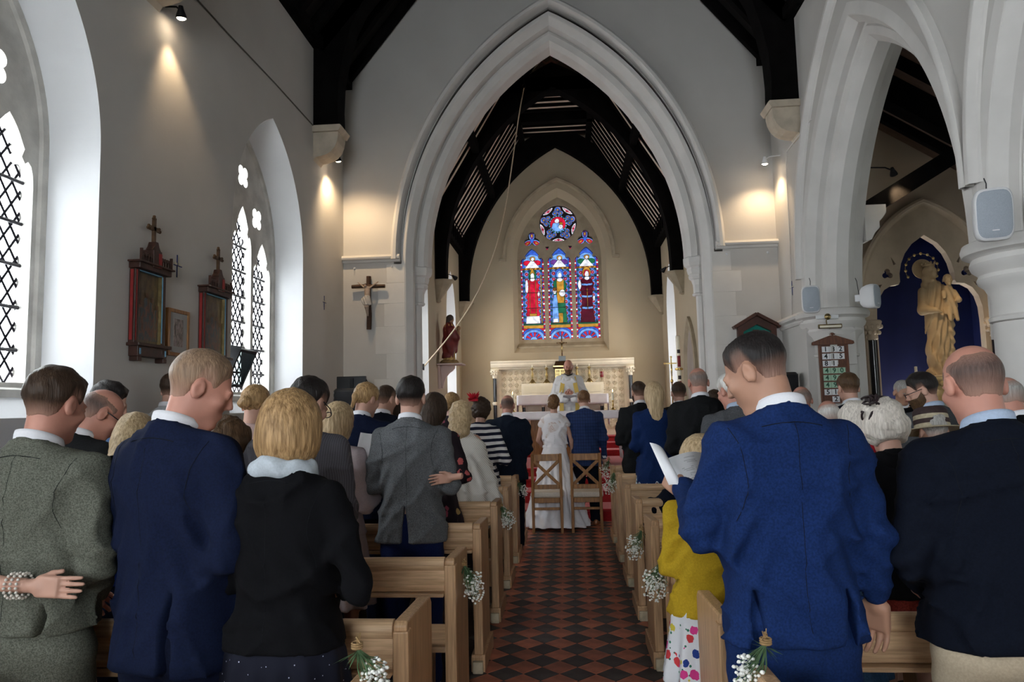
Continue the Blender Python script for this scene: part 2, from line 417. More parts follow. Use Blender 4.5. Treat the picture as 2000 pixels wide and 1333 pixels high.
# ---- chancel arch wall
sp = MB()
jx = 2.36
out = [(XL-.1, -.1), (CX-jx, -.1), (CX-jx, 3.75)] + arch_line(CX, jx, jx+1.98, 3.75, None, 24)[1:-1] + [(CX+jx, 3.75), (CX+jx, -.1), (XR+.72, -.1), (XR+.72, 10.8), (XL-.1, 10.8)]
struct(slab_mesh(out, [], YA, YA+.68, 'y').build('wall_front', 'plaster'))
tr = MB()
sweep_arch(tr, CX, [(2.385, 10.02), (2.385, 9.915), (2.35, 9.89), (2.31, 9.895), (2.295, 9.93), (2.285, 9.985), (2.272, 10.06), (2.248, 10.06), (2.244, 9.998)], 1.98, 3.76, None, 30)
struct(tr.build('trim_1', 'stone', smooth=True))
tr = MB()   # string courses running from the hood to the side walls
prof = [(10.02, 3.73), (9.97, 3.735), (9.955, 3.765), (9.915, 3.775), (9.905, 3.80), (9.93, 3.835), (10.02, 3.85)]
tr.prism(prof, XL-.02, CX-2.262, 'x'); tr.prism(prof, CX+2.262, XR+.02, 'x')
struct(tr.build('trim_2', 'stone'))
tr = MB()   # two moulded orders above the capitals
sweep_arch(tr, CX, [(2.246, 10.05), (2.244, 9.998), (2.20, 9.998), (2.185, 10.003), (2.10, 10.10), (2.10, 10.27), (2.075, 10.30), (2.06, 10.25), (1.97, 10.26), (1.925, 10.34), (1.92, 10.36), (1.92, 10.62), (1.98, 10.70), (2.4, 10.70)], 1.98, 3.70, None, 30)
struct(tr.build('arch_moulding', 'stone'))
jm = MB()   # jambs below: outer chamfered order to the floor, recess for the shaft
for s in (-1, 1):
    pl = [(2.45, 9.996), (2.20, 9.996), (2.185, 10.002), (2.10, 10.10), (2.10, 10.24), (2.16, 10.30), (2.16, 10.70), (2.45, 10.70)]
    jm.prism([(CX+s*a, t) for a, t in pl], -.05, 3.70, 'z')
struct(jm.build('arch_jamb', 'stone'))
for s, side in ((-1, 'left'), (1, 'right')):
    sh = thing('attached_shaft', 'slender painted stone shaft with moulded capital on the %s of the chancel arch' % side, 'column', (CX+s*2.10, 10.40, 0))
    MB().lathe([(.10, .0), (.10, .12), (.075, .2), (.068, .25), (.066, 3.13)], (CX+s*2.10, 10.40, 0), 8).build('shaft', 'stone', sh, smooth=True)
    MB().lathe([(.068, 3.13), (.085, 3.14), (.088, 3.165), (.07, 3.18), (.075, 3.3), (.10, 3.37), (.125, 3.385), (.135, 3.42), (.125, 3.45), (.14, 3.46), (.155, 3.52), (.15, 3.55), (.185, 3.575), (.20, 3.62), (.20, 3.69), (.18, 3.71)], (CX+s*2.075, 10.42, 0), 8).build('capital', 'stone', sh)
# stone quoins at the arch jambs, just proud of the plaster
qz = [.3, .78, 1.2, 1.62, 2.02, 2.38, 2.78, 3.12, 3.42, 3.70]
for s in (-1, 1):
    q = MB()
    for i in range(len(qz)-1):
        w = (2.46, 2.62, 2.50, 2.66, 2.48, 2.64, 2.51, 2.60, 2.47)[i]
        o = MB().cbox((CX+s*(2.20+w)/2, 10.0, (qz[i]+qz[i+1])/2), (w-2.20, .014, qz[i+1]-qz[i]-.004), .003).build('quoin_stone', 'stone', wall_l if 0 else None)
        o.parent = bpy.data.objects['wall_front']
# hooks under the string courses
hk = 0
# ---- chancel (sanctuary)
def chan_win(cy): return arch_line(cy, .56, 1.1, 3.42, 1.5, 14)
struct(slab_mesh(rect(YA+.68, YE+.1, -.1, 5.2), [chan_win(11.13), chan_win(14.08)], CL-.05, CL, 'x').build('wall_chancel_left', 'cream_plaster'))
struct(slab_mesh(rect(YA+.68, YE+.1, -.1, 5.2), [chan_win(14.12)], CR, CR+.05, 'x').build('wall_chancel_right', 'cream_plaster'))
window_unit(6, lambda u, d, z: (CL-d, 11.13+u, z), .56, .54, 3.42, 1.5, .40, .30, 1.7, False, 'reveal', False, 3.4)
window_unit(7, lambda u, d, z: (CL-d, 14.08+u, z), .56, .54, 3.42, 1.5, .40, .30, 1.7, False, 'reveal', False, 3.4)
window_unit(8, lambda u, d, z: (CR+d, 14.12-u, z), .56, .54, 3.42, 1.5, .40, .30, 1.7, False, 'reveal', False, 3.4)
for cy in (11.13, 14.08): portal('window_daylight', (CL-.5, cy, 2.8), (0, -PI/2, 0), 2.5, .8)
portal('window_daylight', (CR+.5, 14.12, 2.8), (0, PI/2, 0), 2.5, .8)
EA = .0
struct(slab_mesh(rect(CL-.1, CR+.1, -.1, 8.6), [arch_line(CX+.013, 1.035, 1.035+.65, 4.88, 2.755, 18)], YE, YE+.05, 'y').build('wall_east', 'cream_plaster'))
# pointed stone doorway in the right chancel wall
dr = MB(); 
sweep_arch(dr, 12.02, [(.56, CR+.02), (.56, CR-.05), (.50, CR-.06), (.46, CR-.01), (.40, CR+.0), (.38, CR+.02)], .5, 2.1, .5, 14, 'x')
struct(dr.build('trim_3', 'buff_stone'))
struct(MB().prism(arch_line(12.02, .40, .90, 2.1, .5, 14), CR-.012, CR+.01, 'x').build('door_1', mat('grey_door', (.33, .28, .25), .6, .15, 4, stretch=(1, 8, 1))))

# chancel roof: plaster behind closely spaced black rafters and collars
EZ, KZ, KX = 5.05, 7.52, .715
rf = MB()
rf.add([(CX-2.25, YA+.6, EZ), (CX-KX, YA+.6, KZ+.08), (CX-KX, YE+.1, KZ+.08), (CX-2.25, YE+.1, EZ)], [(0, 1, 2, 3)])
rf.add([(CX+2.25, YA+.6, EZ), (CX+KX, YA+.6, KZ+.08), (CX+KX, YE+.1, KZ+.08), (CX+2.25, YE+.1, EZ)], [(0, 1, 2, 3)])
rf.add([(CX-KX, 12.55, KZ+.08), (CX-KX, YE+.1, KZ+.08), (CX+KX, YE+.1, KZ+.08), (CX+KX, 12.55, KZ+.08)], [(0, 1, 2, 3)])
RG = 8.75
for s in (-1, 1): rf.add([(CX+s*KX, YA+.6, KZ+.08), (CX, YA+.6, RG), (CX, 12.6, RG), (CX+s*KX, 12.6, KZ+.08)], [(0, 1, 2, 3)])
rf.add([(CX-KX, 12.6, KZ+.08), (CX+KX, 12.6, KZ+.08), (CX, 12.6, RG)], [(0, 1, 2)])
ceil_c = struct(rf.build('ceiling_chancel', 'panel_plaster'))
struct(MB().box(CX-2.6, CX+2.6, YA+.6, YE+.3, 9.0, 9.1).box(CX-2.7, CX-2.3, YA+.6, YE+.3, 5.0, 9.1).box(CX+2.3, CX+2.7, YA+.6, YE+.3, 5.0, 9.1).build('roof_cover', 'black_wood'))
def beam(p0, p1, w, h, axis=Vector((0, 1, 0))):
    """rectangular timber from p0 to p1; w along axis, h across"""
    p0, p1 = Vector(p0), Vector(p1); t = (p1-p0).normalized(); a = axis.normalized(); b = t.cross(a).normalized()
    r = lambda p: [p+a*w/2+b*h/2, p-a*w/2+b*h/2, p-a*w/2-b*h/2, p+a*w/2-b*h/2]
    return MB().loft([r(p0), r(p1)], caps=True)
def add_mesh(name, mb, m, parent, key, loc):
    pass
rm = {}
sh_ = {}
for k, mb in (('rafter', None),):
    rm['l'] = beam((CX-2.22, 0, EZ+.05), (CX-KX, 0, KZ+.05), .055, .05).mesh('rafter', 'black_wood')
    rm['r'] = beam((CX+2.22, 0, EZ+.05), (CX+KX, 0, KZ+.05), .055, .05).mesh('rafter', 'black_wood')
    rm['c'] = beam((CX-KX, 0, KZ+.05), (CX+KX, 0, KZ+.05), .055, .05).mesh('collar', 'black_wood')
    rm['sl'] = beam((CX-2.10, 0, EZ-.02), (CX-2.10, 0, EZ+.30), .06, .07).mesh('ashlar_post', 'black_wood')
    rm['sr'] = beam((CX+2.10, 0, EZ-.02), (CX+2.10, 0, EZ+.30), .06, .07).mesh('ashlar_post', 'black_wood')
y = 10.85
while y < 15.3:
    for k, nm in (('l', 'rafter'), ('r', 'rafter'), ('c', 'collar'), ('sl', 'ashlar_post'), ('sr', 'ashlar_post')):
        if k == 'c' and y < 12.6: continue
        o = link(nm, rm[k], ceil_c); o.location = (0, y, 0)
    y += .25
for s in (-1, 1):
    beam((CX+s*2.17, 10.7, EZ-.03), (CX+s*2.17, 15.4, EZ-.03), .16, .14, Vector((1, 0, 0))).build('wall_plate', 'black_wood', ceil_c)
    beam((CX+s*1.42, 10.7, 6.27), (CX+s*1.42, 15.4, 6.27), .12, .16, Vector((1, 0, 0))).build('purlin', 'black_wood', ceil_c)
    beam((CX+s*(KX+.02), 10.7, KZ-.06), (CX+s*(KX+.02), 15.4, KZ-.06), .12, .12, Vector((1, 0, 0))).build('purlin', 'black_wood', ceil_c)
    beam((CX+s*2.10, 10.7, EZ+.33), (CX+s*2.10, 15.4, EZ+.33), .08, .08, Vector((1, 0, 0))).build('purlin', 'black_wood', ceil_c)
    MB().add([(CX+s*2.2, 10.7, EZ), (CX+s*2.2, 15.4, EZ), (CX+s*2.13, 15.4, EZ+.35), (CX+s*2.13, 10.7, EZ+.35)], [(0, 1, 2, 3)]).build('eaves_plaster', 'panel_plaster', ceil_c)
def arch_truss(name, yc, t, cx, wallx, corbz, a, off, zs, depth, collar, label):
    root = thing(name, label, 'roof truss', (cx, yc, corbz))
    mb = MB(); rings = []
    inn = arch_line(cx, a, a+off, zs, None, 20); out_ = arch_line(cx, a+depth, a+depth+off, zs, None, 20)
    for (u, w), (u2, w2) in zip(inn, out_): rings.append([(u, yc-t/2, w), (u, yc+t/2, w), (u2, yc+t/2, w2), (u2, yc-t/2, w2)])
    mb.loft(rings, caps=True); mb.build('arched_brace', 'black_wood', root)
    for s in (-1, 1):
        x0, x1 = sorted((cx+s*a, cx+s*(wallx)))
        MB().box(x0, x1, yc-t/2, yc+t/2, corbz, zs+.02).build('wall_post', 'black_wood', root, bevel=.015)
    if collar: MB().box(cx-collar[0], cx+collar[0], yc-t/2, yc+t/2, collar[1], collar[2]).build('collar_beam', 'black_wood', root)
    return root
t1 = arch_truss('chancel_truss', 12.5, .26, CX, 2.205, 3.9, 2.0, 1.68, 4.1, .42, (.95, 7.30, 7.56), 'black arched timber truss nearest the chancel arch')
for s in (-1, 1):   # principal rafters behind the brace
    beam((CX+s*2.25, 12.5, 5.0), (CX+s*.1, 12.5, 8.45), .2, .24).build('principal_rafter', 'black_wood', t1)
bd = MB().prism([(CX-.50, 7.56), (CX+.53, 7.56), (CX+.02, 8.10)], 12.42, 12.47, 'y').build('painted_board', mat('dark_green_board', (.035, .033, .026), .6, .3, 6), t1)
dv = MB().sphere((CX, 12.41, 7.86), (.03, .012, .07), 8, 6).sphere((CX, 12.41, 7.95), (.018, .012, .022), 8, 5)
for s in (-1, 1): dv.loft([[(CX+s*.02, 12.415, 7.90), (CX+s*.02, 12.41, 7.84)], [(CX+s*.10, 12.415, 7.86), (CX+s*.09, 12.41, 7.81)], [(CX+s*.17, 12.415, 7.91), (CX+s*.16, 12.41, 7.865)]], closed=False)
dv.build('dove', mat('faded_pink_paint', (.10, .05, .04), .7, .2, 9), t1)
MB().box(CX-1.0, CX+1.0, 13.98, 14.14, KZ-.12, KZ+.1).build('collar_beam', 'black_wood', ceil_c)
t2 = arch_truss('chancel_truss', 15.28, .20, CX, 2.205, 3.9, 1.985, 1.66, 4.1, .45, None, 'black arched timber truss against the east wall')
sp_ = [(CX-2.3, 4.9), (CX-2.3, 5.1), (CX-KX, KZ+.1), (CX-KX, 8.3), (CX+KX, 8.3), (CX+KX, KZ+.1), (CX+2.3, 5.1), (CX+2.3, 4.9)] + arch_line(CX, 2.1, 2.1+1.66, 4.9, None, 18)[::-1][1:-1]
slab_mesh(sp_, [], 15.25, 15.39, 'y').build('spandrel_board', 'black_wood', t2)
def corbel_cone(x, y, z, s, ml='buff_stone', label=''):
    mb = MB(); rings = []
    for zz, w, d in ((0, .30, .30), (-.03, .31, .31), (-.06, .28, .27), (-.10, .27, .25), (-.36, .10, .07), (-.39, .11, .08), (-.41, .08, .05)):
        rings.append([(x, y-w/2, z+zz), (x+s*d*.55, y-w/2, z+zz), (x+s*d, y-w*.25, z+zz), (x+s*d, y+w*.25, z+zz), (x+s*d*.55, y+w/2, z+zz), (x, y+w/2, z+zz)])
    mb.loft(rings, caps=True); o = mb.build('corbel', ml); return tag(o, label, 'corbel', None)
corbel_cone(CL, 12.5, 3.9, 1, label='tapered stone corbel above the saint statue on the left chancel wall')
corbel_cone(CR, 12.5, 3.9, -1, label='tapered stone corbel on the right chancel wall above the paschal candle')
corbel_cone(CL, 15.24, 3.9, 1, label='tapered stone corbel in the left corner of the east wall')
corbel_cone(CR, 15.24, 3.9, -1, label='tapered stone corbel in the right corner of the east wall')

# ---- right arcade
HA, HOFF, SPZ = 1.925, 1.35, 2.68
ARC = [9.10-BAY/2-BAY*i for i in range(4)]
cols_y = [9.10-BAY*i for i in range(0, 4)]
out = [(YB, -.1)]
wall_out = [(YA+.1, 6.55), (YB, 6.55), (YB, SPZ)]
pts = []
for c in ARC[::-1]:
    if c-1.58 < YB: continue
    pts.append([(c-1.62, 2.0)] + arch_line(c, 1.62, 1.62+HOFF, SPZ, None, 18) + [(c+1.62, 2.0)])
fullout = [(YB, 2.0)]
for p in pts: fullout += p
fullout += [(9.1, 2.0), (9.1, -.1), (YA+.1, -.1), (YA+.1, 6.55), (YB, 6.55)]
struct(slab_mesh(fullout, [], XR+.20, XR+.50, 'x').build('wall_right', 'plaster'))
up = [(YB, SPZ)]
for c in ARC[::-1]:
    if c-1.58 < YB: continue
    up += arch_line(c, 1.90, 1.90+HOFF, SPZ, None, 18)
up += [(9.02, SPZ), (9.02, -.1), (YA+.1, -.1), (YA+.1, 6.55), (YB, 6.55)]
struct(slab_mesh(up, [], XR, XR+.24, 'x').build('wall_arcade', 'plaster'))
struct(slab_mesh(up, [], XR+.46, XR+.70, 'x').build('wall_arcade_aisle', 'plaster'))
for c in ARC[:3]:
    mb = MB(); sweep_arch(mb, c, [(1.925, XR+.01), (1.925, XR-.065), (1.895, XR-.08), (1.86, XR-.075), (1.84, XR-.03), (1.82, XR-.02), (1.81, XR+.005)], HOFF, SPZ+.42, None, 22, 'x')
    struct(mb.build('hood_mould', 'stone', smooth=True))
    mb = MB(); sweep_arch(mb, c, [(1.92, XR-.002), (1.80, XR-.002), (1.79, XR+.003), (1.72, XR+.10), (1.72, XR+.17), (1.70, XR+.19), (1.68, XR+.17), (1.60, XR+.19), (1.53, XR+.28), (1.53, XR+.42), (1.60, XR+.51), (1.70, XR+.51), (1.79, XR+.69), (1.92, XR+.702)], HOFF, SPZ, None, 24, 'x')
    struct(mb.build('arch_moulding', 'stone'))
colprof = [(.36, 0), (.36, .12), (.33, .16), (.30, .20), (.275, .24), (.268, .28), (.266, 2.10), (.285, 2.11), (.29, 2.135), (.272, 2.15), (.272, 2.30), (.30, 2.36), (.335, 2.39), (.345, 2.42), (.33, 2.45), (.335, 2.46), (.37, 2.49), (.385, 2.53), (.37, 2.57), (.385, 2.58), (.425, 2.60), (.435, 2.64), (.42, 2.68), (.38, 2.695)]
for i, cy in enumerate(cols_y):
    lb = ['half-round white stone pier beneath the two small loudspeakers', 'round white stone column at the right edge with a loudspeaker above its capital', 'round white stone column of the arcade beside the camera', 'round white stone column of the arcade behind the camera'][i]
    r = thing('column', lb, 'column', (XR+.35, cy, 0), group='arcade columns')
    MB().lathe(colprof[:7], (XR+.35, cy, 0), 32).build('shaft', 'stone', r, smooth=True)
    MB().lathe(colprof[6:], (XR+.35, cy, 0), 32).build('capital', 'stone', r, smooth=True)
struct(MB().box(XR+.03, XR+.67, 9.1, YA+.05, -.1, SPZ).build('wall_respond', 'stone'))
st = MB(); st.prism([(XR+.05, 2.53), (XR-.02, 2.545), (XR-.035, 2.57), (XR-.03, 2.60), (XR-.07, 2.62), (XR-.08, 2.65), (XR-.06, 2.685), (XR+.05, 2.695)], 9.05, YA+.0, 'y')
struct(st.build('trim_4', 'stone', smooth=True))
# ---- side aisle
struct(slab_mesh(rect(YB, YA+.1, -.1, 4.3), [arch_line(c, .8, 1.5, 2.7, 1.3, 14) for c in (7.2, 3.4, -.5)], AX, AX+.05, 'x').build('wall_aisle', 'plaster'))
for i, c in enumerate((7.2, 3.4, -.5)):
    window_unit(9+i, lambda u, d, z, c=c: (AX+d, c-u, z), .8, .7, 2.7, 1.3, .6, .25, 1.45, False, 'plaster', False, 2.68, 'dimming_tinted_glass')
    portal('window_daylight', (AX+.5, c, 2.4), (0, PI/2, 0), 2.3, 1.15)
NX = 4.95
struct(slab_mesh(rect(XR+.6, AX+.1, -.1, 6.2), [arch_line(NX, .82, 1.35, 2.95, 1.05, 16)], YA+.0, YA+.06, 'y').build('wall_aisle_front', mat('warm_plaster', (.50, .40, .30), .85, .05, 1.5, .08, 30)))
az = lambda x: 5.87-.65*(x-3.69)
rfa = MB().add([(3.6, YB, az(3.6)), (AX+.1, YB, az(AX+.1)), (AX+.1, YA+.1, az(AX+.1)), (3.6, YA+.1, az(3.6))], [(0, 1, 2, 3)])
ceil_a = struct(rfa.build('ceiling_aisle', mat('aisle_roof_boards', (.20, .13, .10), .85, .12, 6, stretch=(1, 10, 1))))
struct(MB().add([(3.5, YB, az(3.5)+.2), (AX+.3, YB, az(AX+.3)+.2), (AX+.3, YA+.4, az(AX+.3)+.2), (3.5, YA+.4, az(3.5)+.2)], [(0, 1, 2, 3)]).build('aisle_roof_cover', 'black_wood'))
ram = beam((3.6, 0, az(3.6)-.06), (AX+.1, 0, az(AX+.1)-.06), .085, .12).mesh('rafter', 'black_wood')
y = 2.0
while y < 9.98:
    o = link('rafter', ram, ceil_a); o.location = (0, y, 0); y += .40
for k, yy in enumerate((8.9, 5.25)):
    tr_ = thing('aisle_truss', ['black timber strut and principal rafter nearest the statue', 'black timber strut and principal rafter over the near column'][k], 'roof truss', (3.7, yy, 3.9))
    beam((3.6, yy, az(3.6)-.2), (AX, yy, az(AX)-.2), .22, .26).build('principal_rafter', 'black_wood', tr_)
    beam((3.66, yy, 3.85), (5.1, yy, az(5.1)-.25), .18, .20).build('strut', 'black_wood', tr_)
    o = MB().prism([(3.69, 3.95), (3.95, 3.95), (3.95, 3.85), (3.90, 3.78), (3.86, 3.74), (3.86, 3.66), (3.80, 3.60), (3.76, 3.52), (3.69, 3.50)], yy-.12, yy+.12, 'y').build('corbel', 'stone')
    tag(o, ['scrolled stone corbel under the aisle strut behind the arcade pier', 'scrolled stone corbel behind the near arcade column'][k], 'corbel')

# ---- nave roof
RZ = 10.4
rn = MB()
for s, x0 in ((-1, XL), (1, XR)):
    rn.add([(x0+s*.12, YB, 6.35), (CX, YB, RZ), (CX, YA+.1, RZ), (x0+s*.12, YA+.1, 6.35)], [(0, 1, 2, 3)])
ceil_n = struct(rn.build('ceiling', mat('dark_roof_boards', (.006, .005, .005), .9, .3, 4, .2, 20, stretch=(1, 6, 1))))
struct(MB().add([(XL-.4, YB-.2, 6.5), (CX, YB-.2, RZ+.3), (CX, YA+.8, RZ+.3), (XL-.4, YA+.8, 6.5)], [(0, 1, 2, 3)]).add([(XR+.9, YB-.2, 6.2), (CX, YB-.2, RZ+.3), (CX, YA+.8, RZ+.3), (XR+.9, YA+.8, 6.2)], [(0, 1, 2, 3)]).build('roof_cover_nave', 'black_wood'))
for s, x0 in ((-1, XL), (1, XR)):
    rmn = beam((x0, 0, 6.40), (CX, 0, RZ-.1), .10, .14).mesh('rafter', 'black_wood')
    y = .3
    while y < YA:
        o = link('rafter', rmn, ceil_n); o.location = (0, y, 0); y += .48
    beam((x0-s*.06, YB, 6.46), (x0-s*.06, YA, 6.46), .16, .14, Vector((1, 0, 0))).build('wall_plate', 'black_wood', ceil_n)
    beam((x0*.55+CX*.45, YB, 8.05), (x0*.55+CX*.45, YA, 8.05), .16, .22, Vector((1, 0, 0))).build('purlin', 'black_wood', ceil_n)
lbs = ['black arched timber truss in front of the chancel arch', 'black arched timber truss overhead between the left windows', 'black arched timber truss behind the camera']
for k, yy in enumerate((8.9, 5.1, 1.3)):
    root = thing('nave_truss', lbs[k], 'roof truss', (CX, yy, 5.3))
    t = .30; mb = MB()
    inn = [(-2.78, 5.32), (-2.79, 5.6), (-2.775, 5.95), (-2.71, 6.3), (-2.60, 6.70), (-2.39, 7.13), (-2.05, 7.6), (-1.6, 8.05), (-1.0, 8.42), (0, 8.7)]
    ou = [(-3.13, 5.32), (-3.13, 5.6), (-3.13, 6.0), (-3.13, 6.4), (-3.05, 6.75), (-2.75, 7.2), (-2.35, 7.75), (-1.8, 8.3), (-1.1, 8.72), (0, 9.05)]
    for s in (-1, 1):
        mb = MB(); mb.loft([[(CX-s*u, yy-t/2, w), (CX-s*u, yy+t/2, w), (CX-s*u2, yy+t/2, w2), (CX-s*u2, yy-t/2, w2)] for (u, w), (u2, w2) in zip(inn, ou)], caps=True)
        mb.build('arched_brace', 'black_wood', root)
        beam((CX-s*3.1, yy, 6.45), (CX, yy, RZ-.25), .3, .3).build('principal_rafter', 'black_wood', root)
    for s, x0 in ((1, XL), (-1, XR)):
        mb = MB(); 
        mb.prism([(x0, 5.25), (x0+s*.335, 5.25), (x0+s*.335, 5.19), (x0+s*.322, 5.11), (x0+s*.29, 5.035), (x0+s*.24, 4.975), (x0+s*.175, 4.935), (x0+s*.10, 4.915), (x0+s*.03, 4.905), (x0, 4.86)], yy-.15, yy+.15, 'y'); mb.prism([(x0, 5.32), (x0+s*.37, 5.32), (x0+s*.39, 5.30), (x0+s*.35, 5.235), (x0, 5.235)], yy-.19, yy+.19, 'y')
        o = mb.build('corbel', 'corbel_stone')
        tag(o, '%s stone corbel carrying the roof truss on the %s wall' % (('quarter-round', 'high quarter-round', 'rear quarter-round')[k], ('left', 'right')[s < 0]), 'corbel')
# ------------------------------------------------------------------ implicit surfaces (figures, statues)
F32 = np.float32
def axis_(lo, hi, res, fine=None):
    """grid line positions; fine = (lo, hi, res) for a denser stretch"""
    if not fine: return np.arange(lo, hi+res, res, dtype=F32)
    a, b, r = fine; a = max(a, lo); b = min(b, hi)
    p = [np.arange(lo, a-res*.4, res), np.arange(a, b, r), np.arange(b, hi+res, res)]
    return np.concatenate(p).astype(F32)
CORN = [(0, 0, 0), (1, 0, 0), (0, 1, 0), (1, 1, 0), (0, 0, 1), (1, 0, 1), (0, 1, 1), (1, 1, 1)]
EDG = [(0, 1), (2, 3), (4, 5), (6, 7), (0, 2), (1, 3), (4, 6), (5, 7), (0, 4), (1, 5), (2, 6), (3, 7)]
def nets(fn, xs, ys, zs):
    X, Y, Z = np.meshgrid(xs, ys, zs, indexing='ij')
    V = fn(X, Y, Z).astype(F32)
    S = V < 0
    cnt = np.zeros([n-1 for n in V.shape], np.int8)
    for a, b, c in CORN: cnt += S[a:a+cnt.shape[0], b:b+cnt.shape[1], c:c+cnt.shape[2]]
    act = (cnt > 0) & (cnt < 8)
    I, J, K = np.nonzero(act); n = len(I)
    if n == 0: return np.zeros((0, 3)), np.zeros((0, 4), int)
    idm = np.full(act.shape, -1, np.int64); idm[I, J, K] = np.arange(n)
    cv = [V[I+a, J+b, K+c] for a, b, c in CORN]
    cp = [np.stack([xs[I+a], ys[J+b], zs[K+c]], 1) for a, b, c in CORN]
    acc = np.zeros((n, 3), F32); num = np.zeros(n, F32)
    for a, b in EDG:
        m = (cv[a] < 0) != (cv[b] < 0)
        t = np.where(m, cv[a]/np.where(m, cv[a]-cv[b], 1), 0)[:, None]
        acc += np.where(m[:, None], cp[a]+(cp[b]-cp[a])*t, 0); num += m
    P = acc/num[:, None]
    Q = []
    for ax in range(3):
        s0 = [slice(None)]*3; s1 = [slice(None)]*3; s0[ax] = slice(0, -1); s1[ax] = slice(1, None)
        A, B = S[tuple(s0)], S[tuple(s1)]
        i, j, k = np.nonzero(A != B); sg = A[i, j, k]
        d = [np.array(e) for e in ((1, 0, 0), (0, 1, 0), (0, 0, 1))]; u, v = d[(ax+1) % 3], d[(ax+2) % 3]
        ijk = np.stack([i, j, k], 1)
        c00, c10, c11, c01 = ijk-u-v, ijk-v, ijk, ijk-u
        lim = np.array(act.shape)
        ok = np.all((c00 >= 0) & (c11 < lim), 1)
        q = np.stack([idm[tuple(c[ok].T)] for c in (c00, c10, c11, c01)], 1); s = sg[ok]
        q[~s] = q[~s][:, ::-1]; Q.append(q)
    return P, np.concatenate(Q)
def np_mesh(name, P, Q, m, smooth=True):
    me = bpy.data.meshes.new(name)
    me.vertices.add(len(P)); me.vertices.foreach_set('co', np.ascontiguousarray(P, F32).ravel())
    nq = len(Q); w = Q.shape[1]
    me.loops.add(nq*w); me.loops.foreach_set('vertex_index', np.ascontiguousarray(Q, np.int32).ravel())
    me.polygons.add(nq); me.polygons.foreach_set('loop_start', np.arange(0, nq*w, w, dtype=np.int32))
    if smooth: me.polygons.foreach_set('use_smooth', np.ones(nq, bool))
    me.update(calc_edges=True); me.validate()
    if m is not None: me.materials.append(M[m] if isinstance(m, str) else m)
    return me
def ell(p, c, r):
    x, y, z = (p[0]-c[0])/r[0], (p[1]-c[1])/r[1], (p[2]-c[2])/r[2]
    k0 = np.sqrt(x*x+y*y+z*z)+1e-6; k1 = np.sqrt((x/r[0])**2+(y/r[1])**2+(z/r[2])**2)+1e-6
    return k0*(k0-1)/k1
def rcone(p, a, b, ra, rb):
    a = [float(v) for v in a]; ba = [float(b[i])-a[i] for i in range(3)]; L2 = sum(v*v for v in ba)+1e-9
    px, py, pz = p[0]-a[0], p[1]-a[1], p[2]-a[2]
    h = np.clip((px*ba[0]+py*ba[1]+pz*ba[2])/L2, 0, 1)
    return np.sqrt((px-h*ba[0])**2+(py-h*ba[1])**2+(pz-h*ba[2])**2)-(ra+(rb-ra)*h)
def smin(a, b, k):
    h = np.clip(.5+.5*(b-a)/k, 0, 1)
    return b+(a-b)*h-k*h*(1-h)
def smax(a, b, k): return -smin(-a, -b, k)
def prof_sdf(p, prof, n=2.4, grow=0.):
    """stack of superellipses: prof = [(z, halfwidth, halfdepth, ycentre)]"""
    z = np.array([q[0] for q in prof], F32); o = np.argsort(z); z = z[o]
    hw = np.interp(p[2], z, np.array([q[1] for q in prof])[o]).astype(F32)+grow; hd = np.interp(p[2], z, np.array([q[2] for q in prof])[o]).astype(F32)+grow
    yc = np.interp(p[2], z, np.array([q[3] if len(q) > 3 else 0 for q in prof])[o]).astype(F32)
    hw = np.maximum(hw, .01); hd = np.maximum(hd, .01)
    d = (np.abs(p[0]/hw)**n+np.abs((p[1]-yc)/hd)**n)**(1/n)-1
    return d*np.minimum(hw, hd)
def wav(p, sd, f):
    """smooth pseudo noise in -1..1"""
    r = np.random.RandomState(sd); o = 0
    for i in range(3):
        k = r.normal(size=3); k = k/np.linalg.norm(k)*f*(.7+.5*i); ph = r.rand(2)*6.28; w = r.normal(size=3)*f*.6
        o = o+np.sin(p[0]*k[0]+p[1]*k[1]+p[2]*k[2]+ph[0]+1.2*np.sin(p[0]*w[0]+p[1]*w[1]+p[2]*w[2]+ph[1]))/3
    return o
def rot3(rx=0, ry=0, rz=0):
    return np.array((Matrix.Rotation(rz, 3, 'Z') @ Matrix.Rotation(ry, 3, 'Y') @ Matrix.Rotation(rx, 3, 'X')))
def tolocal(p, c, R):
    q = [p[i]-F32(c[i]) for i in range(3)]
    return [q[0]*F32(R[0][k])+q[1]*F32(R[1][k])+q[2]*F32(R[2][k]) for k in range(3)]
def head_parts(q, jaw=1., ears=True, nose=1.):
    """head about its centre, face towards +y"""
    d = ell(q, (0, -.012, .03), (.073, .093, .087))
    d = smin(d, ell(q, (0, .028, -.04), (.056*jaw, .064, .072)), .03)
    d = smin(d, ell(q, (0, .068, -.098), (.026*jaw, .024, .020)), .028)
    d = smin(d, ell(q, (0, .083, .020), (.046, .014, .012)), .016)
    for s in (-1, 1):
        d = smin(d, ell(q, (s*.043, .062, -.022), (.02, .02, .018)), .02)
        d = smax(d, -ell(q, (s*.030, .100, .002), (.016, .014, .010)), .010)
        d = smin(d, ell(q, (s*.030, .079, .002), (.0135, .0125, .0115)), .003)
        if ears:
            e = ell(q, (s*.080, -.012, -.008), (.012, .022, .034)); e = smax(e, -ell(q, (s*.092, -.006, -.004), (.010, .012, .020)), .006)
            d = smin(d, e, .008)
    d = smin(d, rcone(q, (0, .092, .010), (0, .107*nose, -.024), .0075, .0105), .010)
    for s in (-1, 1): d = smin(d, ell(q, (s*.009, .097, -.029), (.008, .009, .007)), .006)
    d = smin(d, ell(q, (0, .086, -.058), (.024, .012, .0055)), .006)
    d = smin(d, ell(q, (0, .085, -.069), (.021, .012, .006)), .006)
    return d

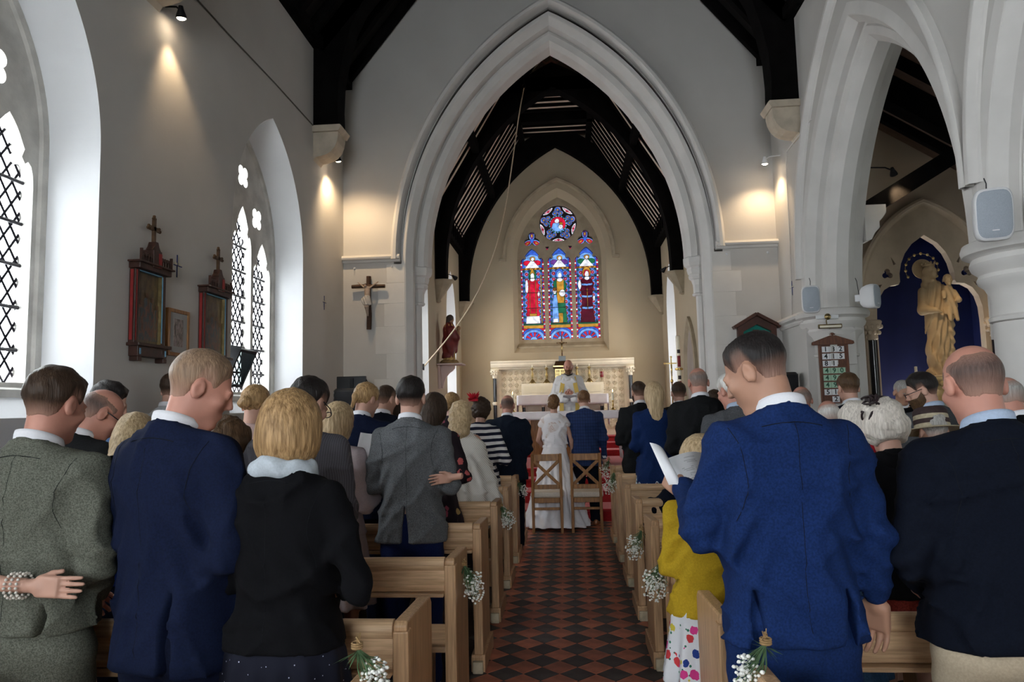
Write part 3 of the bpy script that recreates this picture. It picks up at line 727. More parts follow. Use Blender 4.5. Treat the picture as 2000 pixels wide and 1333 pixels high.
# ------------------------------------------------------------------ pews
PEW_L = [4.37+.985*k for k in range(-3, 5)]; PEW_R = [4.43+.975*k for k in range(-3, 5)]
PEW_L[0] = 1.62; PEW_R[0] = 1.68
PT = .87
def pew_proto(s, xa, xw):
    """bench built with its back plane at y=0; s=+1: aisle end at larger x"""
    r = empty('pew')
    t = .048
    prof = [(0, .10), (0, PT-.012), (.012, PT), (.40, PT-.02), (.425, PT-.045), (.425, .10)]
    for k, x in ((0, xa), (1, xw)):
        sg = s if k == 0 else -s
        x0, x1 = sorted((x, x-sg*t))
        e = MB().prism([(y, z) for y, z in prof], x0, x1, 'x').build('bench_end', 'pine_end', r, bevel=.007, local=True)
        # thicker edge post at the back and plinth board at the foot
        MB().box(x0-.006 if sg < 0 else x0+.0, x1+.006 if sg > 0 else x1, -.012, .046, .10, PT-.03).build('edge_post', 'pine_end', e, bevel=.006, local=True)
        MB().prism([(-.02, .0), (-.02, .085), (-.012, .10), (.44, .10), (.448, .085), (.448, 0)], x0-.018, x1+.018, 'x').build('plinth', 'pine_end', e, bevel=.004, local=True)
        if k == 0: MB().cbox(((x0+x1)/2, -.035, .035), (.062, .034, .068), .004).build('stop_block', M['block'], e, local=True)
    x0, x1 = sorted((xa-s*t, xw+s*t))
    # back: rounded top rail, sunk panel, lower rail
    MB().prism([(.036, .815), (-.002, .815), (-.012, .825), (-.016, .838), (-.014, .856), (-.004, .870), (.012, .876), (.030, .872), (.038, .860)], x0, x1, 'x').build('top_rail', 'pine', r, smooth=True, local=True)
    MB().box(x0, x1, .004, .026, .765, .816).build('back_panel', 'pine', r, local=True)
    MB().prism([(.03, .715), (-.002, .715), (-.012, .722), (-.014, .745), (-.004, .756), (.004, .768), (.03, .768)], x0, x1, 'x').build('lower_rail', 'pine', r, smooth=True, local=True)
    MB().box(x0, x1, .035, .40, .425, .452).build('seat', 'pine', r, bevel=.006, local=True)
    MB().box(x0, x1, .36, .385, .36, .426).build('seat_rail', 'pine', r, local=True)
    for f in (.06, .5, .94):
        xx = x0+(x1-x0)*f
        MB().prism([(.03, .0), (.03, .72), (.055, .72), (.09, .43), (.36, .43), (.33, 0)], xx-.016, xx+.016, 'x').build('support', 'pine_end', r, local=True)
    # book ledge on the back for the row behind
    MB().box(x0, x1, -.042, .02, .700, .716).build('book_ledge', 'pine', r, bevel=.004, local=True)
    return r
M['block'] = mat('cream_block', (.50, .43, .30), .8, .15, 20)
pl = pew_proto(1, -.56, -2.85); pr = pew_proto(-1, .48, 2.80)
rank = ['in the nearest row', 'second from the camera', 'third from the camera', 'fourth from the camera', 'fifth from the camera', 'sixth from the camera', 'seventh from the camera', 'in the foremost row']
for side, proto, ys in (('left', pl, PEW_L), ('right', pr, PEW_R)):
    for i, yy in enumerate(ys):
        o = proto if i == 0 else copy_tree(proto)
        o.location = (0, yy, 0)
        tag(o, 'waxed pine pew on the %s of the aisle, %s' % (side, rank[i]), 'pew', 'pine pews either side of the aisle')

# ------------------------------------------------------------------ flowers tied to the pew ends
M['petal'] = mat('white_petals', (.82, .82, .78), .8, .05, 30)
M['leaf'] = mat('grey_green_leaf', (.07, .13, .055), .7, .3, 20)
M['twine'] = mat('jute_twine', (.32, .20, .09), .9, .2, 40)
def gypsophila(x, y, z, s, seed, label, r=.085, n=130, drop=.0, tilt=0.):
    rng = random.Random(seed)
    t = thing('flower_bunch', label, 'flowers', (x, y, z), group='baby\'s breath tied to the pew ends')
    bl = MB(); st = MB(); lf = MB()
    top = (x-s*.0, y-.0, z+r*1.05)
    for i in range(n):
        a, b = rng.uniform(0, 2*PI), rng.uniform(-1, 1); q = rng.random()**.45
        px, py, pz = x+s*.05+r*.72*q*math.cos(a)*math.sqrt(1-b*b), y+r*q*math.sin(a)*math.sqrt(1-b*b), z-.02+r*.95*q*b-drop
        rr = rng.uniform(.0042, .0075)
        bl.sphere((px, py, pz), (rr, rr, rr*.8), 6, 4)
        if i % 3 == 0: st.tube([top, ((top[0]+px)/2+rng.uniform(-.012, .012), (top[1]+py)/2, (top[2]+pz)/2-.01), (px, py, pz)], .0011, 4, caps=False)
    for i in range(22):
        a = rng.uniform(0, 2*PI); l = rng.uniform(.03, .075); d = Vector((s*.4+.8*math.cos(a), .9*math.sin(a), rng.uniform(-.9, .1))).normalized(); p0 = Vector(top)+Vector((0, 0, -.01)); p1 = p0+d*l
        w = Vector((-d.y, d.x, .1)).normalized()*.0032
        lf.add([p0, p0+d*l*.5+w, p1, p0+d*l*.5-w], [(0, 1, 2, 3)])
    o = bl.build('blossoms', 'petal', t, smooth='all'); o['kind'] = 'stuff'
    st.build('stems', 'leaf', t)['kind'] = 'stuff'; lf.build('leaves', 'leaf', t)['kind'] = 'stuff'
    tw = MB()
    for k in range(3): tw.tube([(top[0]+.014*math.cos(u), top[1]+.014*math.sin(u), top[2]+.006*k) for u in np.linspace(0, 2*PI, 13)], .003, 5)
    tw.tube([top, (top[0]+s*.015, top[1]-.025, top[2]+.02), (top[0], top[1]-.01, top[2]+.03), (top[0]-s*.01, top[1]+.02, top[2]+.015), top], .002, 5)
    for k in range(5): tw.tube([top, (top[0]+rng.uniform(-.012, .012), top[1]+rng.uniform(-.02, .02), top[2]+.035)], .0014, 4)
    tw.build('twine', 'twine', t)
    return t
gypsophila(-.60, 1.97, .865, 1, 1, 'baby\'s breath bunch on the nearest left pew end at the bottom edge', .06, 110)
gypsophila(-.55, 3.62, .70, 1, 2, 'baby\'s breath bunch with twine on the third left pew end', .085, 150)
gypsophila(-.55, 5.62, .715, 1, 3, 'baby\'s breath bunch on a left pew end beside the cream poncho')
gypsophila(-.55, 7.50, .71, 1, 4, 'baby\'s breath bunch on a left pew end beside the man in dark suit', .075, 100)
gypsophila(.515, 2.03, .86, -1, 5, 'baby\'s breath bunch on the nearest right pew end at the bottom edge', .06, 110)
gypsophila(.455, 3.66, .70, -1, 6, 'large baby\'s breath bunch on a right pew end beside the girl', .095, 190)
gypsophila(.455, 4.78, .66, -1, 7, 'baby\'s breath bunch on a right pew end left of the large bunch', .09, 150)
gypsophila(.455, 7.5, .76, -1, 8, 'lower of two baby\'s breath bunches on the foremost right pews', .11, 150)
gypsophila(.455, 8.42, .84, -1, 9, 'upper of two baby\'s breath bunches on the foremost right pews', .09, 110)

# ------------------------------------------------------------------ the two chairs
def chair(x, y, rz, label):
    r = thing('chair', label, 'chair', (x, y, 0), rz, 'oak cross-back chairs')
    w = .195
    def B(nm, mb, m='oak', p=r, bv=.006): return mb.build(nm, m, p, bevel=bv, local=True)
    for s in (-1, 1):
        B('rear_leg', MB().loft([[(s*(w-.0), -.0, 0), (s*(w-.034), -.0, 0), (s*(w-.034), .036, 0), (s*w, .036, 0)], [(s*w, -.0, .45), (s*(w-.036), 0, .45), (s*(w-.036), .04, .45), (s*w, .04, .45)], [(s*w, -.035, .985), (s*(w-.036), -.035, .985), (s*(w-.036), -.005, .985), (s*w, -.005, .985)]], caps=True))
        B('front_leg', MB().loft([[(s*(w+.01), .40, 0), (s*(w-.022), .40, 0), (s*(w-.022), .432, 0), (s*(w+.01), .432, 0)], [(s*(w+.012), .395, .43), (s*(w-.028), .395, .43), (s*(w-.028), .435, .43), (s*(w+.012), .435, .43)]], caps=True))
        B('side_rail', MB().box(min(s*(w-.03), s*(w-.008)), max(s*(w-.03), s*(w-.008)), .03, .40, .36, .43))
        B('side_stretcher', MB().box(min(s*(w-.03), s*(w-.01)), max(s*(w-.03), s*(w-.01)), .03, .40, .17, .20))
    k = w-.036
    B('top_rail', MB().box(-k, k, -.030, -.006, .895, .98))
    B('lower_back_rail', MB().box(-k, k, -.008, .018, .545, .60))
    for s in (-1, 1):
        B('cross_bar', beam((-s*(k-.005), -.024+(0 if s > 0 else .006), .895), (s*(k-.005), -.002+(0 if s > 0 else .006), .60), .012, .040))
    B('seat_rail', MB().box(-k, k, .004, .030, .375, .435)); B('front_rail', MB().box(-k, k, .405, .428, .36, .43))
    B('stretcher', MB().box(-k, k, .008, .028, .285, .318))
    B('cushion', MB().cbox((0, .215, .47), (.42, .43, .07), .022), 'cushion', bv=.008)
    return r
chair(-.298, 8.94, .0, 'oak cross-back chair behind the bride, left of the pair'); chair(.192, 8.95, -.02, 'oak cross-back chair behind the groom, right of the pair')

# ------------------------------------------------------------------ sanctuary furniture
Z6, Z9 = .60, .95
rd = thing('reredos', 'carved cream stone altar screen with black marble side shafts', 'altar screen', (-.11, 15.1, Z9))
rx = -.113
MB().box(rx-1.42, rx+1.42, 15.12, 15.38, Z9, 2.42).build('back_slab', 'cream_stone', rd)
MB().prism([(15.38, 2.38), (15.03, 2.38), (15.01, 2.41), (14.97, 2.43), (14.95, 2.47), (14.95, 2.51), (14.93, 2.53), (14.93, 2.56), (15.38, 2.56)], rx-1.52, rx+1.52, 'x').build('cornice', 'cream_stone', rd, bevel=.006)
for s in (-1, 1):
    MB().box(rx+s*1.42-.06, rx+s*1.42+.06, 15.08, 15.38, Z9, 2.40).build('side_pilaster', 'cream_stone', rd)
    MB().lathe([(.04, Z9+.12), (.04, 2.20)], (rx+s*1.44, 15.02, 0), 14).build('marble_shaft', 'black_marble', rd, smooth=True)
    MB().lathe([(.045, 1.62), (.06, 1.64), (.06, 1.67), (.045, 1.69)], (rx+s*1.44, 15.02, 0), 14).build('shaft_ring', 'cream_stone', rd, smooth=True)
    MB().lathe([(.07, Z9), (.07, Z9+.05), (.05, Z9+.09), (.045, Z9+.13)], (rx+s*1.44, 15.02, 0), 14).build('shaft_base', 'cream_stone', rd, smooth=True)
    cp = MB().lathe([(.042, 2.19), (.05, 2.21), (.045, 2.23), (.06, 2.30), (.085, 2.36), (.09, 2.385)], (rx+s*1.44, 15.02, 0), 14)
    for k in range(10):
        a = 2*PI*k/10
        for q, zz in ((.07, 2.28), (.085, 2.34)): cp.sphere((rx+s*1.44+q*math.cos(a+zz*9), 15.02+q*math.sin(a+zz*9), zz), (.02, .02, .024), 6, 4)
    cp.build('leaf_capital', 'cream_stone', rd, smooth='all')
TS = .131
tlm = MB().cbox((0, .004, 0), (TS-.004, .012, TS-.004), .003)
for k in range(8):
    a = PI*k/4; l = .060 if k % 2 == 0 else .054; d = (math.cos(a), math.sin(a)); n_ = (-d[1], d[0]); w = .0105
    tlm.add([(d[0]*.010, -.003, d[1]*.010), (d[0]*l*.6+n_[0]*w, -.003, d[1]*l*.6+n_[1]*w), (d[0]*l, -.003, d[1]*l), (d[0]*l*.6-n_[0]*w, -.003, d[1]*l*.6-n_[1]*w), (d[0]*l*.6, -.028, d[1]*l*.6)], [(0, 1, 4), (1, 2, 4), (2, 3, 4), (3, 0, 4)])
tlm.sphere((0, -.003, 0), (.012, .022, .012), 8, 4)
tme = tlm.mesh('carved_tile', mat('carved_tile_stone', (.66, .57, .43), .65, .08, 6))
for i in range(20):
    for j in range(11):
        xx, zz = rx-1.26+i*TS+.015, 2.30-j*TS
        if abs(xx-rx) < .15 and zz > 1.7 or zz < 1.05: continue
        o = link('carved_tile', tme, rd); o.location = (xx-rd.location.x, 15.115-rd.location.y, zz-rd.location.z); o.rotation_euler = (0, PI/4*((i+j) % 2)*0, 0)
# gradine shelf and high altar
MB().box(rx-.86, rx+.86, 14.80, 15.12, Z9, 2.06).build('gradine', 'cream_stone', rd, bevel=.01)
MB().box(rx-.80, rx+.80, 14.787, 14.80, 1.86, 2.00).build('gradine_panel', mat('pale_cream_stone', (.70, .62, .46), .6, .05, 5), rd)
ha = thing('high_altar', 'carved stone high altar with short dark shafts under a lilac-white cloth', 'altar', (rx, 14.5, Z9))
MB().box(rx-.88, rx+.88, 14.15, 14.80, 1.74, 1.80).build('mensa', 'cream_stone', ha, bevel=.008)
MB().box(rx-.80, rx+.80, 14.32, 14.80, Z9, 1.74).build('altar_body', 'cream_stone', ha)
for k in range(5):
    xx = rx-.78+.39*k
    MB().lathe([(.05, Z9), (.05, Z9+.06), (.032, Z9+.10)], (xx, 14.24, 0), 12).build('shaft_base', 'cream_stone', ha, smooth=True)
    MB().lathe([(.03, Z9+.10), (.03, 1.56)], (xx, 14.24, 0), 12).build('dark_shaft', 'black_marble', ha, smooth=True)
    MB().lathe([(.033, 1.56), (.04, 1.58), (.055, 1.64), (.065, 1.68), (.065, 1.74)], (xx, 14.24, 0), 12).build('capital', 'cream_stone', ha, smooth=True)
    if k < 4:
        slab_mesh(rect(xx+.02, xx+.37, 1.50, 1.74), [[(xx+.195+.15*math.cos(u)*(1+.12*math.cos(3*u)), 1.585+.115*math.sin(u)*(1+.10*math.cos(3*u+1))) for u in np.linspace(0, 2*PI, 25)[:-1]]], 14.25, 14.30, 'y').build('cusped_panel', 'cream_stone', ha)
def cloth(name, label, x0, x1, y0, y1, z, front, sides, m='linen', seed=1):
    """altar cloth: top sheet, front fall and deeper side falls with soft folds"""
    rng = random.Random(seed); mb = MB(); n = 40
    e = .012
    rows = [(y1, z), (y0, z)] + [(y0-e-.004*k, z-.006-(front-.006)*k/5) for k in range(6)]
    rings = []
    for q, (yy, zz) in enumerate(rows):
        rings.append([(x0-e+(x1-x0+2*e)*i/n, yy+(.008*math.sin(i*.9+seed)*max(0, q-1)/6 if q > 1 else 0), zz) for i in range(n+1)])
    mb.loft(rings, closed=False)
    for s, xx, dp in ((-1, x0, sides[0]), (1, x1, sides[1])):
        rr = []
        for k in range(9):
            f = k/8
            rr.append([(xx+s*(e+.02*f+.014*f*math.sin(6*i/8+seed+2*f)), y0-e+(y1-y0+2*e)*i/8-(.02*f*(i-4)/4), z-dp*f) for i in range(9)])
        mb.loft(rr, closed=False)
    o = mb.build(name, m, smooth=True); sd = o.modifiers.new('thick', 'SOLIDIFY'); sd.thickness = .004
    return tag(o, label, 'cloth')
cloth('altar_cloth', 'lilac-white cloth on the high altar behind the priest', rx-.90, rx+.90, 14.13, 14.78, 1.805, .20, (.55, .62), seed=2)
fa = thing('front_altar', 'oak panelled altar standing in front of the priest', 'altar', (-.09, 11.75, Z6))
MB().box(-.62, .44, 11.55, 12.0, Z6, 1.44).build('altar_body', 'oak', fa, bevel=.01)
MB().box(-.98, .80, 11.46, 12.08, 1.44, 1.485).build('altar_top', 'oak', fa, bevel=.008)
for k in range(6):
    MB().cbox((-.53+.176*k, 11.545, 1.0), (.165, .02, .76), .006).build('front_board', 'oak', fa)
MB().box(-.64, .46, 11.53, 11.56, 1.36, 1.44).build('carved_frieze', 'dark_oak', fa)
for k in range(9): pass
cloth('altar_cloth', 'white cloth hanging over the sides of the front altar', -.99, .81, 11.45, 12.09, 1.490, .13, (.30, .78), seed=5)
# brass candlesticks on the gradine
def candlestick(x, y, z, h, label, lit=False, group=None, m='old_brass', ch=.05, cr=.012):
    t = thing('candlestick', label, 'candlestick', (x, y, z), group=group)
    k = h/.28
    MB().lathe([(.062*k, 0), (.062*k, .012*k), (.045*k, .03*k), (.032*k, .055*k), (.016*k, .07*k), (.012*k, .09*k), (.024*k, .125*k), (.026*k, .15*k), (.014*k, .18*k), (.011*k, .22*k), (.016*k, .24*k), (.034*k, .255*k), (.034*k, .265*k), (.016*k, .27*k), (.016*k, .28*k)], (x, y, z), 16).build('stick', m, t, smooth=True)
    for q in range(3):
        a = 2*PI*q/3+.5; MB().sphere((x+.055*k*math.cos(a), y+.055*k*math.sin(a), z+.004), (.014*k, .014*k, .010*k), 8, 5).build('foot', m, t, smooth='all')
    MB().lathe([(cr, h), (cr, h+ch), (cr*.4, h+ch+.004)], (x, y, z), 10).build('candle', 'wax', t, smooth=True)
    if lit:
        MB().lathe([(.001, h+ch+.006), (.006, h+ch+.016), (.007, h+ch+.024), (.003, h+ch+.04), (.0005, h+ch+.052)], (x, y, z), 8).build('flame', emit('flame', (1, .62, .22), 14), t, smooth=True)
    return t
for i, (px, lb) in enumerate(((-.74, 'leftmost of four brass candlesticks on the altar shelf'), (-.44, 'second brass candlestick from the left on the altar shelf'), (.20, 'brass candlestick just right of the priest\'s head'), (.46, 'rightmost of four brass candlesticks on the altar shelf'))):
    candlestick(px, 14.92, 2.06, .34, lb, group='brass candlesticks on the altar shelf')
candlestick(-.93, 11.85, 1.494, .16, 'short brass candlestick with lit candle on the left end of the front altar', True, 'lit altar candles', 'brass', .13, .019)
candlestick(.74, 11.85, 1.494, .16, 'short brass candlestick with lit candle on the right end of the front altar', True, 'lit altar candles', 'brass', .13, .019)
# tabernacle with crucifix on top
tb = thing('tabernacle', 'gilded tabernacle on the altar behind the priest\'s head', 'tabernacle', (-.10, 14.96, 2.06))
tx = -.10
MB().box(tx-.16, tx+.16, 14.84, 15.08, 2.06, 2.36).build('body', 'gold', tb, bevel=.01)
for k in range(3):
    for j in range(4): MB().cbox((tx-.10+.10*k, 14.838, 2.11+.065*j), (.085, .012, .055), .004).build('relief_panel', 'old_brass', tb)
MB().loft([[(tx+a*.19, 14.96+b*.15, 2.36) for a, b in ((-1, -1), (1, -1), (1, 1), (-1, 1))], [(tx+a*.20, 14.96+b*.16, 2.40) for a, b in ((-1, -1), (1, -1), (1, 1), (-1, 1))], [(tx+a*.17, 14.96+b*.14, 2.43) for a, b in ((-1, -1), (1, -1), (1, 1), (-1, 1))], [(tx+a*.14, 14.96+b*.11, 2.52) for a, b in ((-1, -1), (1, -1), (1, 1), (-1, 1))]], caps=True).build('roof', mat('dark_bronze', (.10, .06, .03), .35, .3, 9, metal=.8), tb)
MB().box(tx-.195, tx+.195, 14.80, 15.11, 2.395, 2.42).build('gilt_band', 'gold', tb)
cf = thing('standing_crucifix', 'dark standing crucifix on a grey block above the tabernacle', 'crucifix', (tx, 14.97, 2.52))
MB().box(tx-.075, tx+.075, 14.90, 15.04, 2.52, 2.63).build('base', mat('blue_grey_block', (.20, .24, .28), .5, .1, 8), cf, bevel=.008)
MB().box(tx-.012, tx+.012, 14.96, 14.98, 2.63, 3.06).build('upright', 'dark_oak', cf); MB().box(tx-.11, tx+.11, 14.957, 14.983, 2.90, 2.925).build('crossbar', 'dark_oak', cf)
cb = MB().tube([(tx, 14.945, 2.90), (tx, 14.943, 2.80), (tx-.006, 14.944, 2.70)], [.016, .018, .007], 8).sphere((tx+.004, 14.94, 2.925), .016, 8, 6)
for s in (-1, 1): cb.tube([(tx+s*.012, 14.945, 2.89), (tx+s*.09, 14.95, 2.915)], .006, 6)
cb.build('figure', 'old_brass', cf, smooth='all')
# red sanctuary lamp
sl = thing('sanctuary_lamp', 'small red glass lamp on a wire stand at the right of the altar shelf', 'lamp', (.72, 14.93, 2.06))
MB().lathe([(.03, .10), (.04, .12), (.042, .21), (.038, .22)], (.72, 14.93, 2.06), 14).build('glass_cup', mat('ruby_glass', (.18, .008, .01), .15, .1, 6, coat=.5), sl, smooth=True)
wl_ = MB()
for q in range(3):
    a = 2*PI*q/3+.3; wl_.tube([(.72+.05*math.cos(a), 14.93+.05*math.sin(a), 2.062), (.72+.015*math.cos(a), 14.93+.015*math.sin(a), 2.12), (.72+.045*math.cos(a), 14.93+.045*math.sin(a), 2.24)], .004, 6)
wl_.build('wire_stand', 'old_brass', sl)
# paschal candle and processional cross
pc = thing('paschal_candle', 'tall white paschal candle with red cross on a brass stand', 'candle', (1.80, 11.55, Z6))
MB().lathe([(.13, 0), (.13, .03), (.05, .07), (.025, .12), (.022, .6), (.04, .64), (.022, .68), (.022, 1.05), (.05, 1.10), (.065, 1.16), (.07, 1.20), (.045, 1.22)], (1.80, 11.55, Z6), 16).build('stand', 'brass', pc, smooth=True)
MB().lathe([(.034, 1.20), (.034, 2.06), (.02, 2.07)], (1.80, 11.55, Z6), 16).build('candle', 'wax', pc, smooth=True)
rp_ = mat('deep_red_transfer', (.20, .01, .015), .6, .1, 8); dk_ = mat('dark_transfer', (.03, .02, .02), .6, .1, 8)
for z0, z1, mm in ((1.30, 1.33, rp_), (1.36, 1.42, dk_), (1.56, 1.74, rp_), (1.78, 1.84, dk_)):
    MB().lathe([(.0352, z0), (.0352, z1)], (1.80, 11.55, Z6), 16, a0=-PI*.75, a1=-PI*.25, caps=False).build('transfer', mm, pc)
MB().lathe([(.036, 1.505), (.062, 1.51), (.066, 1.525), (.062, 1.54), (.036, 1.545)], (1.80, 11.55, Z6), 16).build('brass_collar', 'brass', pc, smooth=True)
px_ = thing('processional_cross', 'slim gilt processional cross beside the paschal candle', 'cross', (1.62, 11.7, Z6))
X0, Y0 = 1.70, 11.7
MB().lathe([(.10, Z6), (.10, Z6+.02), (.02, Z6+.06), (.011, Z6+.1), (.011, 1.90), (.02, 1.92), (.024, 1.945), (.012, 1.97)], (X0, Y0, 0), 12).build('pole', 'brass', px_, smooth=True)
mb = MB().box(X0-.010, X0+.010, Y0-.007, Y0+.007, 1.95, 2.33).box(X0-.10, X0+.10, Y0-.007, Y0+.007, 2.22, 2.24)
for a, b in ((X0, 2.335), (X0-.105, 2.23), (X0+.105, 2.23)): mb.sphere((a, Y0, b), (.018, .012, .018), 8, 5)
mb.build('cross', 'gold', px_)
MB().tube([(X0, Y0-.015, 2.21), (X0, Y0-.017, 2.12), (X0, Y0-.013, 2.02)], [.012, .014, .006], 8).sphere((X0, Y0-.017, 2.235), .014, 8, 5).build('figure', 'gold', px_, smooth='all')
ir = thing('iron_stand', 'thin black iron stand behind the short-haired man', 'stand', (1.30, 11.9, Z6))
MB().lathe([(.12, Z6), (.12, Z6+.02), (.012, Z6+.05), (.010, 1.72), (.02, 1.74), (.004, 1.86)], (1.30, 11.9, 0), 10).build('post', 'iron', ir); MB().tube([(1.24, 11.9, 1.66), (1.36, 11.9, 1.66)], .006, 6).build('crossbar', 'iron', ir)
# rope hanging from the truss to the left chancel wall
rp0, rp1 = Vector((-.63, 12.34, 7.36)), Vector((-2.30, 11.15, 2.25))
pts = []
for i in range(25):
    f = i/24; p = rp0.lerp(rp1, f)
    p.x += .42*math.sin(PI*f)*1.0*(f**.4); p.z -= .55*math.sin(PI*f)*.9
    pts.append(p)
rt = thing('hanging_rope', 'pale rope with an iron hook hanging from the truss to the left wall', 'rope', rp1)
MB().tube(pts, .0105, 6).build('rope', mat('pale_rope', (.62, .50, .36), .9, .12, 60), rt, smooth=True)
MB().tube([(-.63, 12.34, 7.62), (-.63, 12.34, 7.44)], .007, 6).tube([(-.63+.03*math.sin(u), 12.34, 7.40+.035*math.cos(u)) for u in np.linspace(0, 2*PI, 12)], .008, 6).build('hook', 'iron', rt)
MB().box(-2.335, -2.29, 11.12, 11.18, 2.2, 2.3).build('cleat', 'iron', rt)
# ------------------------------------------------------------------ east window with stained glass
EXC = CX+.013; EYG = 15.72
ew = struct(empty('window_12', (EXC, YE, 2.755)))
o1 = arch_line(EXC, 1.035, 1.035+.65, 4.88, 2.755, 20); o2 = arch_line(EXC, .93, .93+.60, 4.86, 2.98, 20)
MB().loft([[(u, YE, z) for u, z in o1], [(u, YE+.24, z) for u, z in o2]]).build('splay', 'cream_plaster', ew)
tr = MB(); sweep_arch(tr, EXC, [(1.26, YE+.005), (1.26, YE-.06), (1.23, YE-.075), (1.19, YE-.065), (1.17, YE-.03), (1.16, YE+.005)], .68, 4.86, None, 26)
struct(tr.build('trim_5', 'buff_stone', smooth=True))
for s in (-1, 1): struct(MB().box(min(EXC+s*1.17, EXC+s*1.33), max(EXC+s*1.17, EXC+s*1.33), YE-.075, YE, 4.80, 4.87).build('trim_%d' % (6 if s < 0 else 7), 'buff_stone', bevel=.012))
LWID, MUL, LZ0, LZS = .525, .085, 3.065, 4.80
LC = [EXC-LWID-MUL, EXC, EXC+LWID+MUL]
WZ, WR = 5.69, .425
holes = [light_outline(c-LWID/2, c+LWID/2, LZ0, LZS, .34) for c in LC]
holes.append([(EXC+WR*math.cos(u), WZ+WR*math.sin(u)) for u in np.linspace(0, 2*PI, 41)[:-1]])
TREF = [(EXC-.60, 5.33), (EXC+.60, 5.33)]
for tx_, tz_ in TREF: holes.append(foil(tx_, tz_, .185, 3, PI/2, .52, 6))
for s in (-1, 1): holes.append([(EXC+s*.26-.05, 5.16), (EXC+s*.26+.05, 5.16), (EXC+s*.26, 5.07)])
outer = arch_line(EXC, .985, .985+.60, 4.86, 2.9, 20)
slab_mesh(outer, holes, YE+.22, YE+.40, 'y').build('tracery_frame', 'buff_stone', ew, bevel=.0)
MB().prism([(YE+.10, 2.86), (YE+.10, 2.90), (YE+.36, 3.07), (YE+.36, 2.86)], EXC-.95, EXC+.95, 'x').build('sill', 'buff_stone', ew)
EXPO = SKY*2**vs.exposure*1.0
GC = {'white': (1.1, 1.1, 1.15), 'blue': (.05, .14, .66), 'paleblue': (.22, .46, 1.0), 'red': (.72, .016, .05), 'green': (.02, .16, .07), 'gold': (.62, .30, .04), 'maroon': (.10, .008, .022), 'purple': (.16, .05, .30), 'pink': (.85, .30, .42), 'brown': (.22, .08, .02), 'ink': (.05, .02, .05)}
for k, c in GC.items(): M['gl_'+k] = glass('glass_'+k, tuple(min(.9, v/EXPO) for v in c), fac=.02, mott=.35)
CELL = .0065
def panel(root, u0, u1, z0, z1, fn, y=EYG):
    nu, nz = int((u1-u0)/CELL)+1, int((z1-z0)/CELL)+1
    U, Z = np.meshgrid(u0+CELL*(np.arange(nu)+.5), z0+CELL*(np.arange(nz)+.5), indexing='ij')
    ids = np.full(U.shape, -1); names = []
    def put(mask, nm, key):
        k = (nm, key)
        if k not in names: names.append(k)
        ids[mask] = names.index(k)
    fn(U, Z, put, ids)
    lead = np.zeros(U.shape, bool)
    lead[:-1] |= ids[:-1] != ids[1:]; lead[:, :-1] |= ids[:, :-1] != ids[:, 1:]
    bb = ids.copy(); bb[lead] = -1
    for q in range(-1, len(names)):
        mb = MB()
        for j in range(nz):
            row = bb[:, j] == q; i = 0
            while i < nu:
                if row[i]:
                    k = i
                    while k+1 < nu and row[k+1]: k += 1
                    a, b, c, d = u0+CELL*i, u0+CELL*(k+1), z0+CELL*j, z0+CELL*(j+1)
                    yy = y
                    mb.add([(a, yy, c), (b, yy, c), (b, yy, d), (a, yy, d)], [(0, 1, 2, 3)]); i = k+1
                else: i += 1
        if not mb.f: continue
        if q < 0: mb.build('leading', 'lead', root)
        else: mb.build(names[q][0], 'gl_'+names[q][1], root)
def E_(u, z, cu, cz, ru, rz): return ((u-cu)/ru)**2+((z-cz)/rz)**2 < 1
